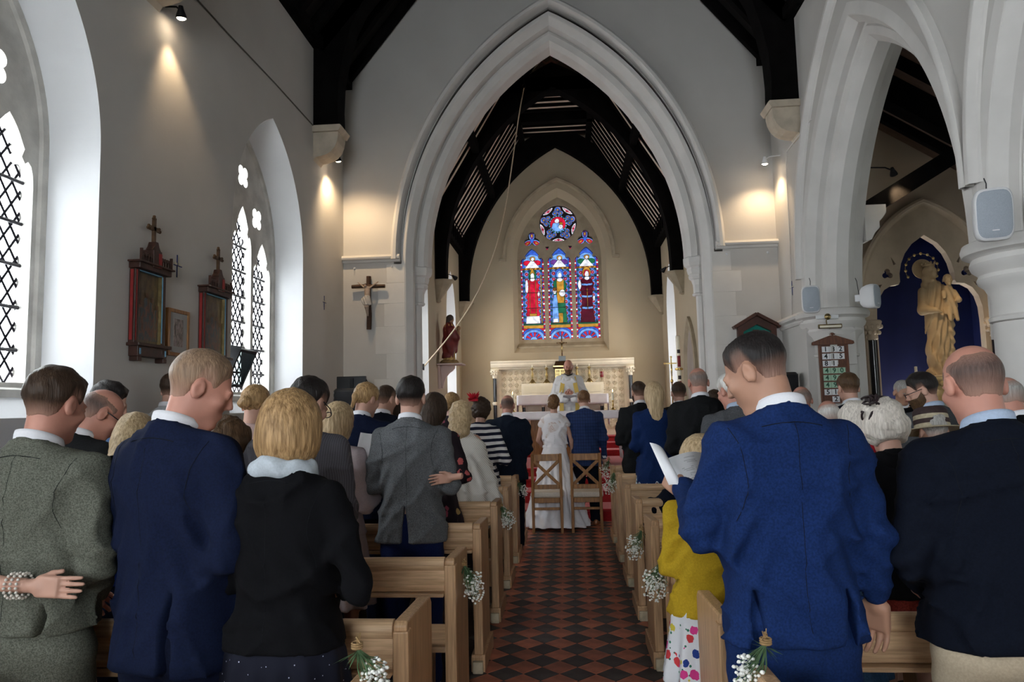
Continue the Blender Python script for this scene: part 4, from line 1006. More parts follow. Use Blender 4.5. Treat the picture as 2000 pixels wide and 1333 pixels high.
def saint(kind):
    def fn(U, Z, put, ids):
        u = (U-LC[kind])/(LWID/2); z = (Z-LZ0)/(LZS-LZ0); al = np.ones(u.shape, bool)
        cu = np.round(u/.42)*.42; rw = np.floor(z/.062); 
        put(al, 'background_glass', 'blue')
        rr = np.sqrt(((u-np.round(u/.5)*.5)/.22)**2+(((z % .075)-.0375)/.036)**2)
        put((rr < 1) & (rr > .62), 'background_rings', 'paleblue'); put(rr <= .62, 'background_roundels', 'red'); put(rr <= .28, 'background_bosses', 'pink'); put((rr > 1.25), 'background_corners', 'green')
        # angel in the head of the light
        hd = z > .945
        put(hd, 'canopy_sky', 'blue'); put(hd & E_(u, z, 0, 1.02, .75, .10), 'canopy_ring', 'paleblue')
        for s in (-1, 1): put(hd & E_(u, z, s*.42, 1.01, .34, .035), 'angel_wing', ('red', 'purple', 'green')[kind])
        put(hd & (np.abs(u) < .62-(z-.945)*5.5) & (z < 1.05), 'angel_robe', 'white'); put(E_(u, z, .05, 1.065, .24, .032), 'angel_halo', 'gold'); put(E_(u, z, .05, 1.06, .13, .024), 'angel_head', 'white')
        put((z > .918) & (z < .945), 'canopy_band', 'gold'); put((z > .918) & (z < .945) & ((np.floor(u*5+50) % 2) == 0), 'canopy_band_dark', 'brown')
        # figure
        w = np.interp(z, [.2, .3, .5, .62, .70, .765, .80, .82], [.62, .56, .44, .50, .60, .46, .16, .1])
        fig = (np.abs(u+.02) < w) & (z > .2) & (z < .815)
        if kind == 0:
            put(fig, 'red_cope', 'red'); put(fig & (np.abs(u) < .24) & (z < .74), 'red_chasuble', 'red'); put(fig & (np.abs(np.abs(u)-.26) < .035), 'gold_orphrey', 'gold')
            put(fig & (z < .31), 'white_alb', 'white'); put(fig & (z > .31) & (z < .345) & (np.abs(u) < .3), 'gold_hem', 'gold')
            put(E_(u, z, -.50, .70, .13, .09), 'raised_arm', 'white'); put(E_(u, z, .5, .6, .1, .03), 'hand', 'white'); put((np.abs(u-.72) < .05) & (z > .2) & (z < .85), 'crozier', 'gold')
            put(E_(u, z, 0, .845, .34, .075), 'halo', 'green'); put((np.abs(u) < .20-(z-.87)*2.2) & (z > .86) & (z < .935), 'mitre', 'gold'); put(E_(u, z, 0, .835, .17, .042), 'face', 'white'); put(E_(u, z, 0, .79, .2, .022), 'beard', 'white')
        elif kind == 1:
            put(fig & (u > -.55), 'green_mantle', 'green'); put(fig & (np.abs(u-.05) < .30) & (z > .47), 'gold_tunic', 'gold'); put(fig & (z < .34) & (u < .2), 'gold_underskirt', 'gold')
            put((np.abs(u+.42) < np.interp(z, [.21, .5, .58], [.30, .2, .12])) & (z > .22) & (z < .58), 'child_robe', 'paleblue'); put((np.abs(u+.42) < .2) & (z > .22) & (z < .27), 'child_hem', 'white')
            put(E_(u, z, -.44, .625, .15, .035), 'child_face', 'white'); put(E_(u, z, -.44, .655, .17, .025), 'child_hair', 'brown'); put(E_(u, z, .2, .60, .26, .045), 'open_book', 'white')
            put(E_(u, z, 0, .85, .36, .075), 'halo', 'blue'); put(E_(u, z, 0, .835, .24, .06), 'veil', 'paleblue'); put(E_(u, z, .03, .83, .15, .042), 'face', 'white'); put(E_(u, z, .02, .775, .25, .022), 'wimple', 'white')
        else:
            put(fig, 'maroon_habit', 'maroon')
            for zz in (.70, .545, .395): put(fig & (np.abs(z-zz-.03*u*u) < .013) & (np.abs(u) < .46), 'white_cord_band', 'paleblue')
            put((np.abs(u-.02) < .03) & (z > .38) & (z < .66), 'gold_girdle', 'gold'); put(E_(u, z, .56, .52, .10, .035), 'hand', 'white'); put(E_(u, z, -.62, .70, .14, .06), 'white_sleeve', 'white')
            put(E_(u, z, .0, .86, .36, .072), 'halo', 'gold'); put(E_(u, z, 0, .845, .25, .052), 'inner_halo', 'red'); put(E_(u, z, .02, .835, .17, .045), 'face', 'white'); put(E_(u, z, .02, .785, .22, .024), 'white_collar', 'white')
        put((z > .19) & (z < .215), 'green_ground', 'green'); put((z > .15) & (z < .19), 'gold_inscription_band', 'gold')
        bt = z < .15
        put(bt, 'base_field', 'blue'); r2 = np.sqrt(u**2+((z)/.14)**2)
        put(bt & (r2 < .95) & (r2 > .72), 'base_arc', 'paleblue'); put(bt & (r2 < .72) & ((np.floor(np.arctan2(z/.14, u)*3.2) % 2) == 0), 'base_fan', 'red'); put(bt & (r2 < .3), 'base_boss', 'paleblue'); put(bt & (r2 > 1.15), 'base_corner', 'red')
        bd = np.abs(u) > .86; k = np.floor(z*46) % 4
        put(bd & (k == 0), 'border_red', 'red'); put(bd & (k == 1), 'border_white', 'white'); put(bd & (k == 2), 'border_red', 'red'); put(bd & (k == 3), 'border_blue', 'purple')
    return fn
for q in range(3): panel(ew, LC[q]-LWID/2-.02, LC[q]+LWID/2+.02, LZ0-.02, LZS+.36, saint(q))
def rose(U, Z, put, ids):
    x, y = U-EXC, Z-WZ; r = np.hypot(x, y); th = np.arctan2(y, x)
    k = np.round((th-PI/2)/(2*PI/5)); a = PI/2+k*2*PI/5; px, py = r*np.cos(th-a), r*np.sin(th-a)
    for cx_, cy_, rr_, nm in ((.335, 0, .075, 'petal_tip'), (.255, .065, .062, 'petal_lobe'), (.255, -.065, .062, 'petal_lobe')):
        d = np.hypot(px-cx_, py-cy_); put(d < rr_, nm, 'paleblue'); put(d < rr_*.66, nm+'_heart', 'blue'); put(d < rr_*.32, nm+'_boss', 'gold'); put((d < rr_) & (d > rr_*.86), 'pink_edge', 'pink')
    k2 = np.round((th-PI/2-PI/5)/(2*PI/5)); a2 = PI/2+PI/5+k2*2*PI/5; qx, qy = r*np.cos(th-a2), r*np.sin(th-a2)
    ln = (r < .405) & (np.hypot(qx-.54, qy) < .215)
    put(ln, 'rim_lens', 'white'); put(ln & (np.hypot(qx-.54, qy) < .195) & (r < .392), 'rim_lens_leaf', 'pink'); put(ln & (np.hypot(qx-.36, qy) < .022), 'rim_lens_boss', 'red')
    put(r < .205, 'green_ring', 'green'); put((r < .205) & (np.floor(th*6) % 2 == 0), 'white_ring', 'paleblue')
    put(r < .175, 'red_roundel', 'red'); put((np.abs(x+.02) < .10+(-y)*.35) & (y < .03) & (r < .172), 'blue_robe', 'paleblue'); put(np.hypot(x+.02, (y-.075)) < .052, 'face', 'white'); put(np.hypot(x-.07, y-.01) < .038, 'child_face', 'gold'); put((np.hypot(x-.06, y+.06) < .05), 'child_robe', 'white')
panel(ew, EXC-.43, EXC+.43, WZ-.43, WZ+.43, rose)
def tref(cx, cz):
    def fn(U, Z, put, ids):
        x, y = U-cx, Z-cz
        for q in range(3):
            a = PI/2+q*2*PI/3; px, py = x*math.cos(a)+y*math.sin(a), -x*math.sin(a)+y*math.cos(a)
            d = (((px-.115)/.11)**2+(py/.062)**2)
            put(d < 1, 'trefoil_lobe', 'paleblue'); put(d < .5, 'trefoil_heart', 'red' if q else 'purple'); put(d < .12, 'trefoil_boss', 'gold')
        put(np.hypot(x, y) < .045, 'trefoil_centre', 'blue')
    return fn
for cx_, cz_ in TREF: panel(ew, cx_-.2, cx_+.2, cz_-.16, cz_+.23, tref(cx_, cz_))
for s in (-1, 1): panel(ew, EXC+s*.26-.06, EXC+s*.26+.06, 5.06, 5.17, lambda U, Z, put, ids: put(U > -99, 'small_triangle', 'pink'))
for c in LC:
    for zz in (3.42, 3.78, 4.13, 4.46): MB().box(c-LWID/2-.01, c+LWID/2+.01, EYG-.02, EYG-.009, zz-.006, zz+.006).build('saddle_bar', 'lead', ew)
portal('window_daylight', (EXC, 16.0, 4.7), (-PI/2, 0, 0), 1.9, 3.5)

# ------------------------------------------------------------------ lamps on the walls
def spotlamp(x, y, z, s, label, aim, power, m='iron', on=True, size=1.35):
    t = thing('spot_lamp', label, 'lamp', (x, y, z))
    a = (Vector(aim)-Vector((x, y, z))).normalized(); q = a.to_track_quat('-Z', 'Y').to_matrix().to_4x4(); mt = Matrix.Translation((x, y, z)) @ q
    MB().lathe([(.018, .05), (.024, .02), (.042, -.03), (.045, -.05), (.040, -.05), (.02, -.02)], n=16).xf(mt).build('lamp_head', m, t, smooth=True)
    MB().sphere((0, 0, -.046), (.036, .036, .018), 12, 6).xf(mt).build('bulb', emit('warm_bulb', (1, .80, .55), 30), t, smooth='all')
    wx = min((XL, XR, CL, CR, XR+.70), key=lambda v: abs(v-x))
    MB().tube([(x, y, z+.01), (x+(wx-x)*.3, y, z+.05), (wx, y, z+.06)], .008, 6).build('bracket', m, t)
    lamp_spot('spot_lamp_light', Vector((x, y, z))+a*.10, aim, power, size=size, blend=.8)
    return t
spotlamp(-3.03, 9.12, 5.02, 1, 'lit spotlight under the corbel left of the chancel arch', (-2.95, 9.85, 3.3), 34, size=2.2)
spotlamp(2.78, 9.62, 4.86, -1, 'white spotlight on the wall right of the chancel arch', (2.78, 9.86, 3.1), 20, 'white_plastic', size=2.1)
spotlamp(-3.10, 5.33, 4.90, 1, 'spotlight under the left corbel at the top edge', (-3.20, 5.75, 3.0), 14)
spotlamp(CL+.30, 12.66, 3.98, 1, 'small spotlight behind the left chancel corbel', (-.4, 15.3, 2.6), 26)
spotlamp(CR-.30, 12.66, 3.98, -1, 'small spotlight behind the right chancel corbel', (-.2, 15.3, 2.2), 36)
spotlamp(3.98, 8.6, 4.3, 1, 'small spotlight on the aisle roof lighting the statue', (4.95, 9.85, 2.75), 42, size=1.0)
# cable clipped along the left wall and the one on the right
o = MB().tube([(XL+.012, 5.45, 5.31), (XL+.012, 6.4, 5.305), (XL+.012, 7.5, 5.325), (XL+.012, 8.74, 5.32)], .008, 5).build('wall_cable', mat('pale_cable', (.10, .09, .08), .6, .1, 30)); tag(o, 'thin cable clipped along the upper left wall', 'cable')
o = MB().tube([(XR-.012, 8.35, 4.90), (XR-.012, 9.30, 4.86), (XR-.012, 9.36, 4.7), (XR-.012, 9.40, 3.6), (XR-.012, 9.50, 2.70)], .007, 5).build('wall_cable', 'stone'); tag(o, 'pale cable running down the wall under the right spotlight', 'cable')

# ------------------------------------------------------------------ wall hangings, left wall
M['icon_dark'] = mat('dark_carved_wood', (.045, .018, .012), .45, .3, 14, .15, 40)
M['icon_red'] = mat('red_paint', (.28, .02, .02), .5, .15, 10); M['icon_blue'] = mat('sky_blue_paint', (.16, .36, .52), .5, .1, 10)
def painting_mat(name, cols, scale=9):
    m = bpy.data.materials.new(name); m.use_nodes = True; nt = m.node_tree; N = nt.nodes.new; L = nt.links.new; b = nt.nodes['Principled BSDF']
    tcn = N('ShaderNodeTexCoord'); mp = N('ShaderNodeMapping'); mp.inputs['Scale'].default_value = (1, 2.2, .8)
    n = N('ShaderNodeTexNoise'); n.inputs['Scale'].default_value = scale; n.inputs['Detail'].default_value = 5; n.inputs['Distortion'].default_value = .8
    r = N('ShaderNodeValToRGB'); r.color_ramp.interpolation = 'EASE'
    while len(r.color_ramp.elements) < len(cols): r.color_ramp.elements.new(.5)
    for i, c in enumerate(cols): r.color_ramp.elements[i].position = .28+.44*i/(len(cols)-1); r.color_ramp.elements[i].color = (*c, 1)
    L(tcn.outputs['Object'], mp.inputs[0]); L(mp.outputs[0], n.inputs['Vector']); L(n.outputs['Fac'], r.inputs[0]); L(r.outputs[0], b.inputs['Base Color']); b.inputs['Roughness'].default_value = .4
    M[name] = m; return m
painting_mat('old_oil_painting', [(.015, .010, .006), (.05, .028, .012), (.10, .06, .022), (.06, .035, .015)])
painting_mat('figure_robe_paint', [(.02, .01, .008), (.14, .05, .03), (.03, .05, .06), (.05, .03, .02)], 14)
def station(yc, z0, label, w=.40, h=.62, k=1.0):
    """carved station of the cross: framed painting on a bracket with cresting and cross"""
    t = thing('station_panel', label, 'wall panel', (XL, yc, z0)); x = XL
    y0, y1 = yc-w/2, yc+w/2
    def B(nm, m, a, b, c, d, e, f, bv=.004): return MB().box(x+a, x+b, c, d, e, f).build(nm, m, t, bevel=bv)
    zf0, zf1 = z0+.12, z0+.12+h-.06
    B('base_box', 'icon_dark', 0, .075, y0+.01, y1-.01, z0+.02, zf0-.02); B('base_shelf', 'icon_dark', 0, .10, y0-.02, y1+.02, zf0-.025, zf0)
    for yy in (y0+.02, y1-.05): B('foot', 'icon_dark', 0, .07, yy, yy+.05, z0-.015, z0+.02); B('base_inlay', 'icon_blue', .074, .079, yy+.01, yy+.025, z0+.035, zf0-.04, 0)
    B('painting', 'old_oil_painting', .0, .022, y0+.02, y1-.02, zf0, zf1, 0)
    fg = []
    rng = random.Random(int(yc*100))
    for q, (fy, fh) in enumerate(((-.09, .27), (-.02, .33), (.05, .30), (.11, .25))):
        rr = []
        for s in range(7):
            f = s/6; ww = (.045, .05, .042, .038, .042, .03, .018)[s]
            rr.append([(x+.0225+.002*(q % 2), yc+fy-ww+.01*math.sin(3*f+q), zf0+.03+fh*f), (x+.0245+.002*(q % 2), yc+fy+ww+.01*math.sin(3*f+q), zf0+.03+fh*f)])
        MB().loft(rr, closed=False).build('painted_robe', 'figure_robe_paint', t); MB().lathe([(0, .001), (.022, .0)], n=10, caps=False).xf(Matrix.Translation((x+.027, yc+fy+.01, zf0+.05+fh)) @ Matrix.Rotation(PI/2, 4, 'Y')).build('painted_head', mat('painted_skin', (.12, .06, .035), .5, .2, 20), t)
    B('frame_post', 'icon_dark', 0, .05, y0, y0+.05, zf0, zf1); B('frame_post', 'icon_dark', 0, .05, y1-.05, y1, zf0, zf1)
    B('red_strip', 'icon_red', .012, .034, y0-.004, y0+.001, zf0+.02, zf1-.01, 0); B('red_strip', 'icon_red', .049, .053, y0+.012, y0+.022, zf0+.02, zf1-.01, 0); B('blue_strip', 'icon_blue', .02, .055, y1-.054, y1-.047, zf0+.02, zf1-.01, 0); B('gold_strip', 'old_brass', .02, .05, y1-.062, y1-.055, zf0+.01, zf1-.01, 0)
    B('top_inlay', 'icon_blue', .02, .05, y0+.05, y1-.05, zf1-.012, zf1-.004, 0)
    B('cornice', 'icon_dark', 0, .09, y0-.012, y1+.012, zf1, zf1+.045); B('cornice_cap', 'icon_dark', 0, .11, y0-.03, y1+.03, zf1+.045, zf1+.06)
    zc = zf1+.06
    for s in (-1, 1):   # pierced cresting
        for q in range(4):
            yy = yc+s*(.075+.034*q); MB().lathe([(.010, -.005), (.016, -.005), (.016, .005), (.010, .005)], n=10).xf(Matrix.Translation((x+.09, yy, zc+.052)) @ Matrix.Rotation(PI/2, 4, 'Y')).build('crest_ring', 'icon_dark', t)
            MB().box(x+.084, x+.096, yy-.004, yy+.004, zc, zc+.04).build('crest_bar', 'icon_dark', t)
        yy = yc+s*.205; MB().box(x+.08, x+.10, min(yy, yy-s*.012), max(yy, yy-s*.012), zc, zc+.09).build('crest_post', 'icon_dark', t)
    B('crest_block', 'icon_dark', 0, .10, yc-.055, yc+.055, zc-.03, zc+.11); B('block_panel', 'icon_red', .10, .104, yc+.012, yc+.05, zc-.02, zc+.09, 0)
    MB().prism([(yc-.06, zc+.11), (yc+.06, zc+.11), (yc+.035, zc+.14), (yc+.018, zc+.18), (yc-.018, zc+.18), (yc-.035, zc+.14)], x+.03, x+.09, 'x').build('gable', 'icon_dark', t, bevel=.004)
    mb = MB().box(x+.05, x+.072, yc-.013, yc+.013, zc+.17, zc+.36).box(x+.05, x+.072, yc-.065, yc+.065, zc+.27, zc+.30)
    for a, b in ((yc, zc+.37), (yc-.068, zc+.285), (yc+.068, zc+.285)):
        for q in range(3): u = 2*PI*q/3+PI/2; mb.sphere((x+.061, a+.012*math.cos(u), b+.012*math.sin(u)), .014, 6, 4)
    mb.build('cross', mat('bronze_paint', (.09, .05, .025), .4, .3, 20), t)
    return t
station(5.155, 2.00, 'carved red and blue framed station panel nearest the big left window')
station(6.17, 1.98, 'carved red and blue framed station panel beside the far left window', .44)
pf = thing('framed_print', 'light oak framed print hanging between the two station panels', 'picture', (XL, 5.60, 2.06))
MB().box(XL, XL+.02, 5.465, 5.735, 2.085, 2.425).build('mount', mat('grey_mount', (.36, .35, .34), .8, .04, 9), pf)
MB().box(XL+.019, XL+.022, 5.53, 5.67, 2.14, 2.37).build('printed_picture', painting_mat('printed_window_picture', [(.02, .015, .02), (.10, .07, .06), (.30, .24, .22), (.18, .10, .14)], 18), pf)
for a, b, c, d in ((5.44, 5.468, 2.06, 2.45), (5.732, 5.76, 2.06, 2.45), (5.468, 5.732, 2.06, 2.09), (5.468, 5.732, 2.42, 2.45)): MB().box(XL, XL+.03, a, b, c, d).build('frame_bar', 'oak', pf, bevel=.003)
def wallcross(P, ax, label, s=1.):
    """small hand-drawn consecration cross in cream with a blue edge"""
    t = thing('wall_cross', label, 'wall cross', P); x, y, z = P; d = .006*ax
    cr = mat('cream_paint', (.55, .52, .42), .8, .05, 9); bl = mat('blue_paint', (.02, .03, .14), .7, .1, 9)
    MB().box(min(x, x+d), max(x, x+d), y-.009, y+.009, z-.09*s, z+.10*s).box(min(x, x+d), max(x, x+d), y-.06*s, y+.06*s, z+.012*s, z+.032*s).build('cross', cr, t)
    MB().box(min(x, x+d*1.2), max(x, x+d*1.2), y-.014, y-.008, z-.09*s, z+.10*s).box(min(x, x+d*1.2), max(x, x+d*1.2), y-.06*s, y+.06*s, z+.006*s, z+.013*s).build('blue_edge', bl, t)
wallcross((XL, 5.60, 2.815), 1, 'small blue-edged painted cross above the framed print'); wallcross((XL, 9.19, 3.03), 1, 'small thin painted cross on the wall by the chancel arch'); wallcross((XR, 9.46, 3.05), -1, 'small thin painted cross on the right wall near the pier')

# ------------------------------------------------------------------ crucifix on the arch wall
cx0, cy0 = -2.847, 9.955
cr_ = thing('wall_crucifix', 'wooden crucifix with pale carved figure left of the chancel arch', 'crucifix', (cx0, 10.0, 2.74))
M['log'] = mat('rough_dark_log', (.055, .025, .013), .7, .35, 8, .4, 30, stretch=(1, 1, 4))
MB().tube([(cx0, cy0, 2.745), (cx0+.006, cy0, 2.95), (cx0-.004, cy0, 3.2), (cx0, cy0, 3.525)], [.034, .036, .032, .034], 9).build('upright', 'log', cr_, smooth=True)
MB().tube([(cx0-.245, cy0-.02, 3.375), (cx0-.1, cy0-.02, 3.378), (cx0+.1, cy0-.02, 3.370), (cx0+.245, cy0-.02, 3.368)], [.027, .030, .028, .027], 9).build('crossbar', 'log', cr_, smooth=True)
def corpus(X, Y, Z):
    p = ((X-cx0), (Y-cy0+.075), (Z-3.36))
    d = prof_sdf(p, [(-.20, .030, .024, .004), (-.13, .042, .03, 0), (-.05, .044, .03, 0), (.0, .03, .02, 0)], 2)
    d = smax(d, np.maximum(p[2]-.005, -.21-p[2]), .01)
    d = smin(d, ell(p, (-.022, -.018, .012), (.022, .025, .029)), .012)
    for s in (-1, 1):
        d = smin(d, rcone(p, (s*.035, 0, -.02), (s*.10, .02, .035), .014, .010), .015); d = smin(d, rcone(p, (s*.10, .02, .035), (s*.15, .04, .075), .010, .007), .008)
        d = smin(d, rcone(p, (s*.020, -.004, -.19), (s*.016-.004, -.02, -.30), .022, .015), .015); d = smin(d, rcone(p, (s*.016-.004, -.02, -.30), (s*.006, .02, -.42), .015, .009), .01)
    return d
P_, Q_ = nets(corpus, axis_(cx0-.18, cx0+.18, .007), axis_(cy0-.14, cy0+.0, .007), axis_(2.90, 3.46, .007))
link('corpus', np_mesh('corpus', P_-np.array(cr_.location), Q_, mat('carved_pale_body', (.36, .27, .21), .6, .2, 25)), cr_)
P_, Q_ = nets(lambda X, Y, Z: smin(prof_sdf(((X-cx0), (Y-cy0+.08), (Z-3.36)), [(-.26, .062, .04), (-.20, .052, .038), (-.14, .046, .034)], 2), ell(((X-cx0), (Y-cy0+.08), (Z-3.36)), (-.055, -.01, -.20), (.03, .025, .045)), .02)*1.0+.004*np.sin(X*160+Z*60)+np.maximum(0, np.maximum(-.265-(Z-3.36), (Z-3.36)+.135))*2, axis_(cx0-.1, cx0+.1, .007), axis_(cy0-.15, cy0, .007), axis_(3.06, 3.26, .007))
link('loincloth', np_mesh('loincloth', P_-np.array(cr_.location), Q_, mat('carved_pale_cloth', (.50, .46, .42), .7, .15, 25)), cr_)
MB().sphere((cx0-.022, cy0-.09, 3.385), (.026, .026, .02), 8, 5).build('hair', 'icon_dark', cr_, smooth='all')
# hooks below the string courses
for i, (hx, hz) in enumerate(((-3.07, 3.66), (-2.51, 3.67), (2.29, 3.66), (2.86, 3.66))):
    o = MB().lathe([(.016, -.005), (.02, .0), (.016, .012), (.006, .02), (.006, .035)], n=10).xf(Matrix.Translation((hx, 10.0, hz)) @ Matrix.Rotation(PI/2, 4, 'X')).tube([(hx, 9.965, hz), (hx, 9.955, hz-.02), (hx, 9.968, hz-.03)], .004, 6).build('wall_hook', 'white_plastic')
    tag(o, 'small white hook under the string course, ' + ('far left', 'beside the left arch hood', 'beside the right arch hood', 'far right')[i], 'hook')

# ------------------------------------------------------------------ robed statues
def skirtfold(p, amp, n, ph=0): return amp*np.sin(np.arctan2(p[0], -p[1])*n+ph+3*p[2])
def statue_madonna():
    t = thing('madonna_statue', 'carved stone statue of a crowned mother and child in the blue niche', 'statue', (4.98, 9.80, 1.85))
    ox, oy, oz = 4.98, 9.84, 1.87
    def body(X, Y, Z):
        p = ((X-ox)*1.18, (Y-oy)*1.1, Z-oz)
        d = prof_sdf(p, [(0, .20, .16), (.08, .185, .15), (.35, .165, .13), (.62, .17, .13), (.86, .185, .13), (1.05, .20, .12), (1.16, .185, .10), (1.24, .10, .075), (1.27, .05, .05)], 2.1)
        d = d+.026*np.sin(p[0]*46+p[2]*13+2*np.sin(p[2]*5))*np.clip(1.05-p[2], 0, 1)+.010*np.sin(p[0]*78-p[2]*20)
        d = smax(d, np.maximum(-p[2], p[2]-1.28), .01)
        h = tolocal(p, (-.06, -.03, 1.40), rot3(.1, 0, PI+.5)); hd = head_parts([q/.92 for q in h], ears=False)*.92
        d = smin(d, hd, .012); d = smin(d, rcone(p, (-.03, .0, 1.2), (-.055, -.005, 1.34), .05, .045), .03)
        v = ell(p, (-.055, .02, 1.41), (.085, .090, .115)); v = smin(v, rcone(p, (-.09, .04, 1.36), (-.15, .03, 1.05), .055, .07), .04); v = smin(v, rcone(p, (-.02, .06, 1.36), (.03, .06, 1.1), .055, .07), .04); v = v+.006*np.sin(p[2]*60+p[0]*40)
        v = np.maximum(v, -ell(p, (-.085, -.085, 1.39), (.066, .085, .095))); d = smin(d, v, .012)
        for a, b, ra, rb in (((-.19, 0, 1.13), (-.24, -.06, .88), .065, .07), ((-.24, -.06, .88), (-.09, -.17, .86), .07, .035), ((-.09, -.17, .86), (-.03, -.19, .83), .026, .018), ((.17, 0, 1.12), (.22, -.06, .92), .065, .065), ((.22, -.06, .92), (.11, -.16, .93), .06, .035)): d = smin(d, rcone(p, a, b, ra, rb), .03)
        # hanging mantle edge on the right
        d = smin(d, rcone(p, (.16, -.09, .85), (.15, -.08, .30), .055, .03)+.012*np.sin(p[2]*55+p[0]*30), .03)
        return d
    def child(X, Y, Z):
        p = (X-ox, Y-oy, Z-oz)
        d = prof_sdf(p, [(.84, .09, .08, -.12), (.95, .085, .075, -.12), (1.10, .075, .06, -.11), (1.16, .05, .045, -.11)], 2.1); d = (d if 1 else d)
        p2 = (p[0]-.115, p[1], p[2]); d = prof_sdf(p2, [(.80, .085, .07, -.12), (.95, .085, .075, -.12), (1.10, .075, .06, -.11), (1.18, .04, .04, -.11)], 2.1)+.006*np.sin(p[0]*90+p[2]*25)
        d = smax(d, np.maximum(.80-p[2], p[2]-1.19), .01)
        h = tolocal(p, (.115, -.12, 1.265), rot3(0, 0, PI-.1)); d = smin(d, head_parts([q/.70 for q in h])*.70, .01)
        for a, b in (((.05, -.13, 1.10), (.02, -.19, 1.02)), ((.18, -.13, 1.10), (.20, -.20, 1.0)), ((.08, -.17, .86), (.07, -.20, .72)), ((.15, -.17, .86), (.16, -.20, .72))): d = smin(d, rcone(p, a, b, .032, .022), .02)
        d = smin(d, ell(p, (.185, -.21, .98), (.04, .04, .04)), .01)
        return d
    sm = mat('statue_stone', (.52, .38, .22), .75, .08, 6, .1, 30)
    for nm, fn, b, rs in (('mother', body, (-.34, .34, -.27, .22, -.02, 1.62), .0105), ('child', child, (-.03, .27, -.27, .02, .68, 1.42), .008)):
        P, Q = nets(fn, axis_(ox+b[0], ox+b[1], rs), axis_(oy+b[2], oy+b[3], rs), axis_(oz+b[4], oz+b[5], rs)); link(nm, np_mesh(nm, P-np.array(t.location), Q, sm), t)
    # crown, halo and ring of stars
    mb = MB().lathe([(.075, 0), (.078, .015), (.075, .03)], (ox-.06, oy+.0, oz+1.47), 20)
    for k in range(8): a = 2*PI*k/8; mb.sphere((ox-.06+.078*math.cos(a), oy+.078*math.sin(a), oz+1.515), (.015, .015, .022), 6, 4)
    mb.build('crown', sm, t)
    MB().lathe([(0, 0), (.135, 0), (.135, .012), (0, .012)], n=28).xf(Matrix.Translation((ox-.10, oy+.085, oz+1.46)) @ Matrix.Rotation(PI/2, 4, 'X')).build('halo', sm, t)
    for k in range(11):
        a = -.5+(PI+1.0)*k/10
        MB().sphere((ox-.10+.215*math.cos(a), oy+.09, oz+1.46+.215*math.sin(a)), (.020, .008, .020), 8, 5).build('star', 'gold', t, smooth='all')
    MB().tube([(ox-.10+.215*math.cos(a), oy+.098, oz+1.46+.215*math.sin(a)) for a in np.linspace(-.5, PI+.5, 24)], .004, 5).build('star_ring', 'old_brass', t)
    # pedestal capital it stands on
    MB().lathe([(.24, -.02), (.25, .0), (.24, .02)], (ox, oy, oz-.02), 20).build('plinth', sm, t)
    mb = MB().lathe([(.085, -.60), (.085, -.28), (.10, -.27), (.095, -.25), (.11, -.2), (.17, -.12), (.24, -.08), (.25, -.04), (.24, -.02)], (ox, oy, oz-.0), 20)
    for k in range(12):
        a = 2*PI*k/12
        for q, zz in ((.16, -.16), (.215, -.11)): mb.sphere((ox+q*math.cos(a+zz*4), oy+q*math.sin(a+zz*4), oz+zz), (.04, .04, .04), 6, 5)
    mb.build('leaf_capital', mat('gilt_stone', (.52, .40, .20), .6, .15, 12), t, smooth='all'); MB().lathe([(.13, 0), (.13, .1), (.09, .14), (.085, oz-.58)], (ox, oy, 0), 16).build('pedestal_shaft', sm, t, smooth=True)
statue_madonna()
# niche: trefoil-headed stone surround and blue back
struct(MB().prism(arch_line(NX, .80, 1.32, 2.95, 1.0, 16), 10.42, 10.46, 'y').build('niche_back', mat('ultramarine_paint', (.005, .012, .085), .7, .12, 3, .1, 20)))
struct(MB().loft([[(u, 10.0, z) for u, z in arch_line(NX, .81, 1.33, 2.95, 1.0, 16)], [(u, 10.45, z) for u, z in arch_line(NX, .80, 1.32, 2.95, 1.0, 16)]], closed=False).build('niche_side', MATS['ultramarine_paint']))
tf = [(NX-.66, 2.55)] + [(NX-.66+.02*(1-math.cos(u)), 2.55+.48*math.sin(u)) for u in (.3, .7)]
L_ = [(-.70, 1.0), (-.70, 2.62), (-.69, 2.80), (-.65, 2.95), (-.58, 3.06), (-.48, 3.12), (-.38, 3.13), (-.36, 3.17), (-.36, 3.28), (-.33, 3.42), (-.27, 3.56), (-.17, 3.69), (0, 3.81)]
tre = [(NX+u, z) for u, z in L_] + [(NX-u, z) for u, z in L_[:-1]][::-1]
outa = arch_line(NX, .86, 1.40, 2.95, 1.0, 16)
hl = [tre]
for s in (-1, 1):
    hl.append(foil(NX+s*.52, 3.28, .075, 3, PI/2, .5, 5)); hl.append([(NX+s*.66, 3.05), (NX+s*.60, 3.14), (NX+s*.71, 3.12)]); hl.append([(NX+s*.40, 3.42), (NX+s*.46, 3.52), (NX+s*.43, 3.40)])
nst = mat('warm_stone', (.56, .45, .33), .8, .08, 5, .12, 30); M['warm_stone'] = nst
struct(slab_mesh(outa, hl, 9.95, 10.07, 'y').build('niche_surround', nst, bevel=.012))
mb = MB(); sweep_arch(mb, NX, [(.95, 10.02), (.95, 9.90), (.92, 9.88), (.885, 9.89), (.865, 9.93), (.845, 9.95)], .52, 2.95, None, 22); struct(mb.build('trim_8', nst, smooth=True))
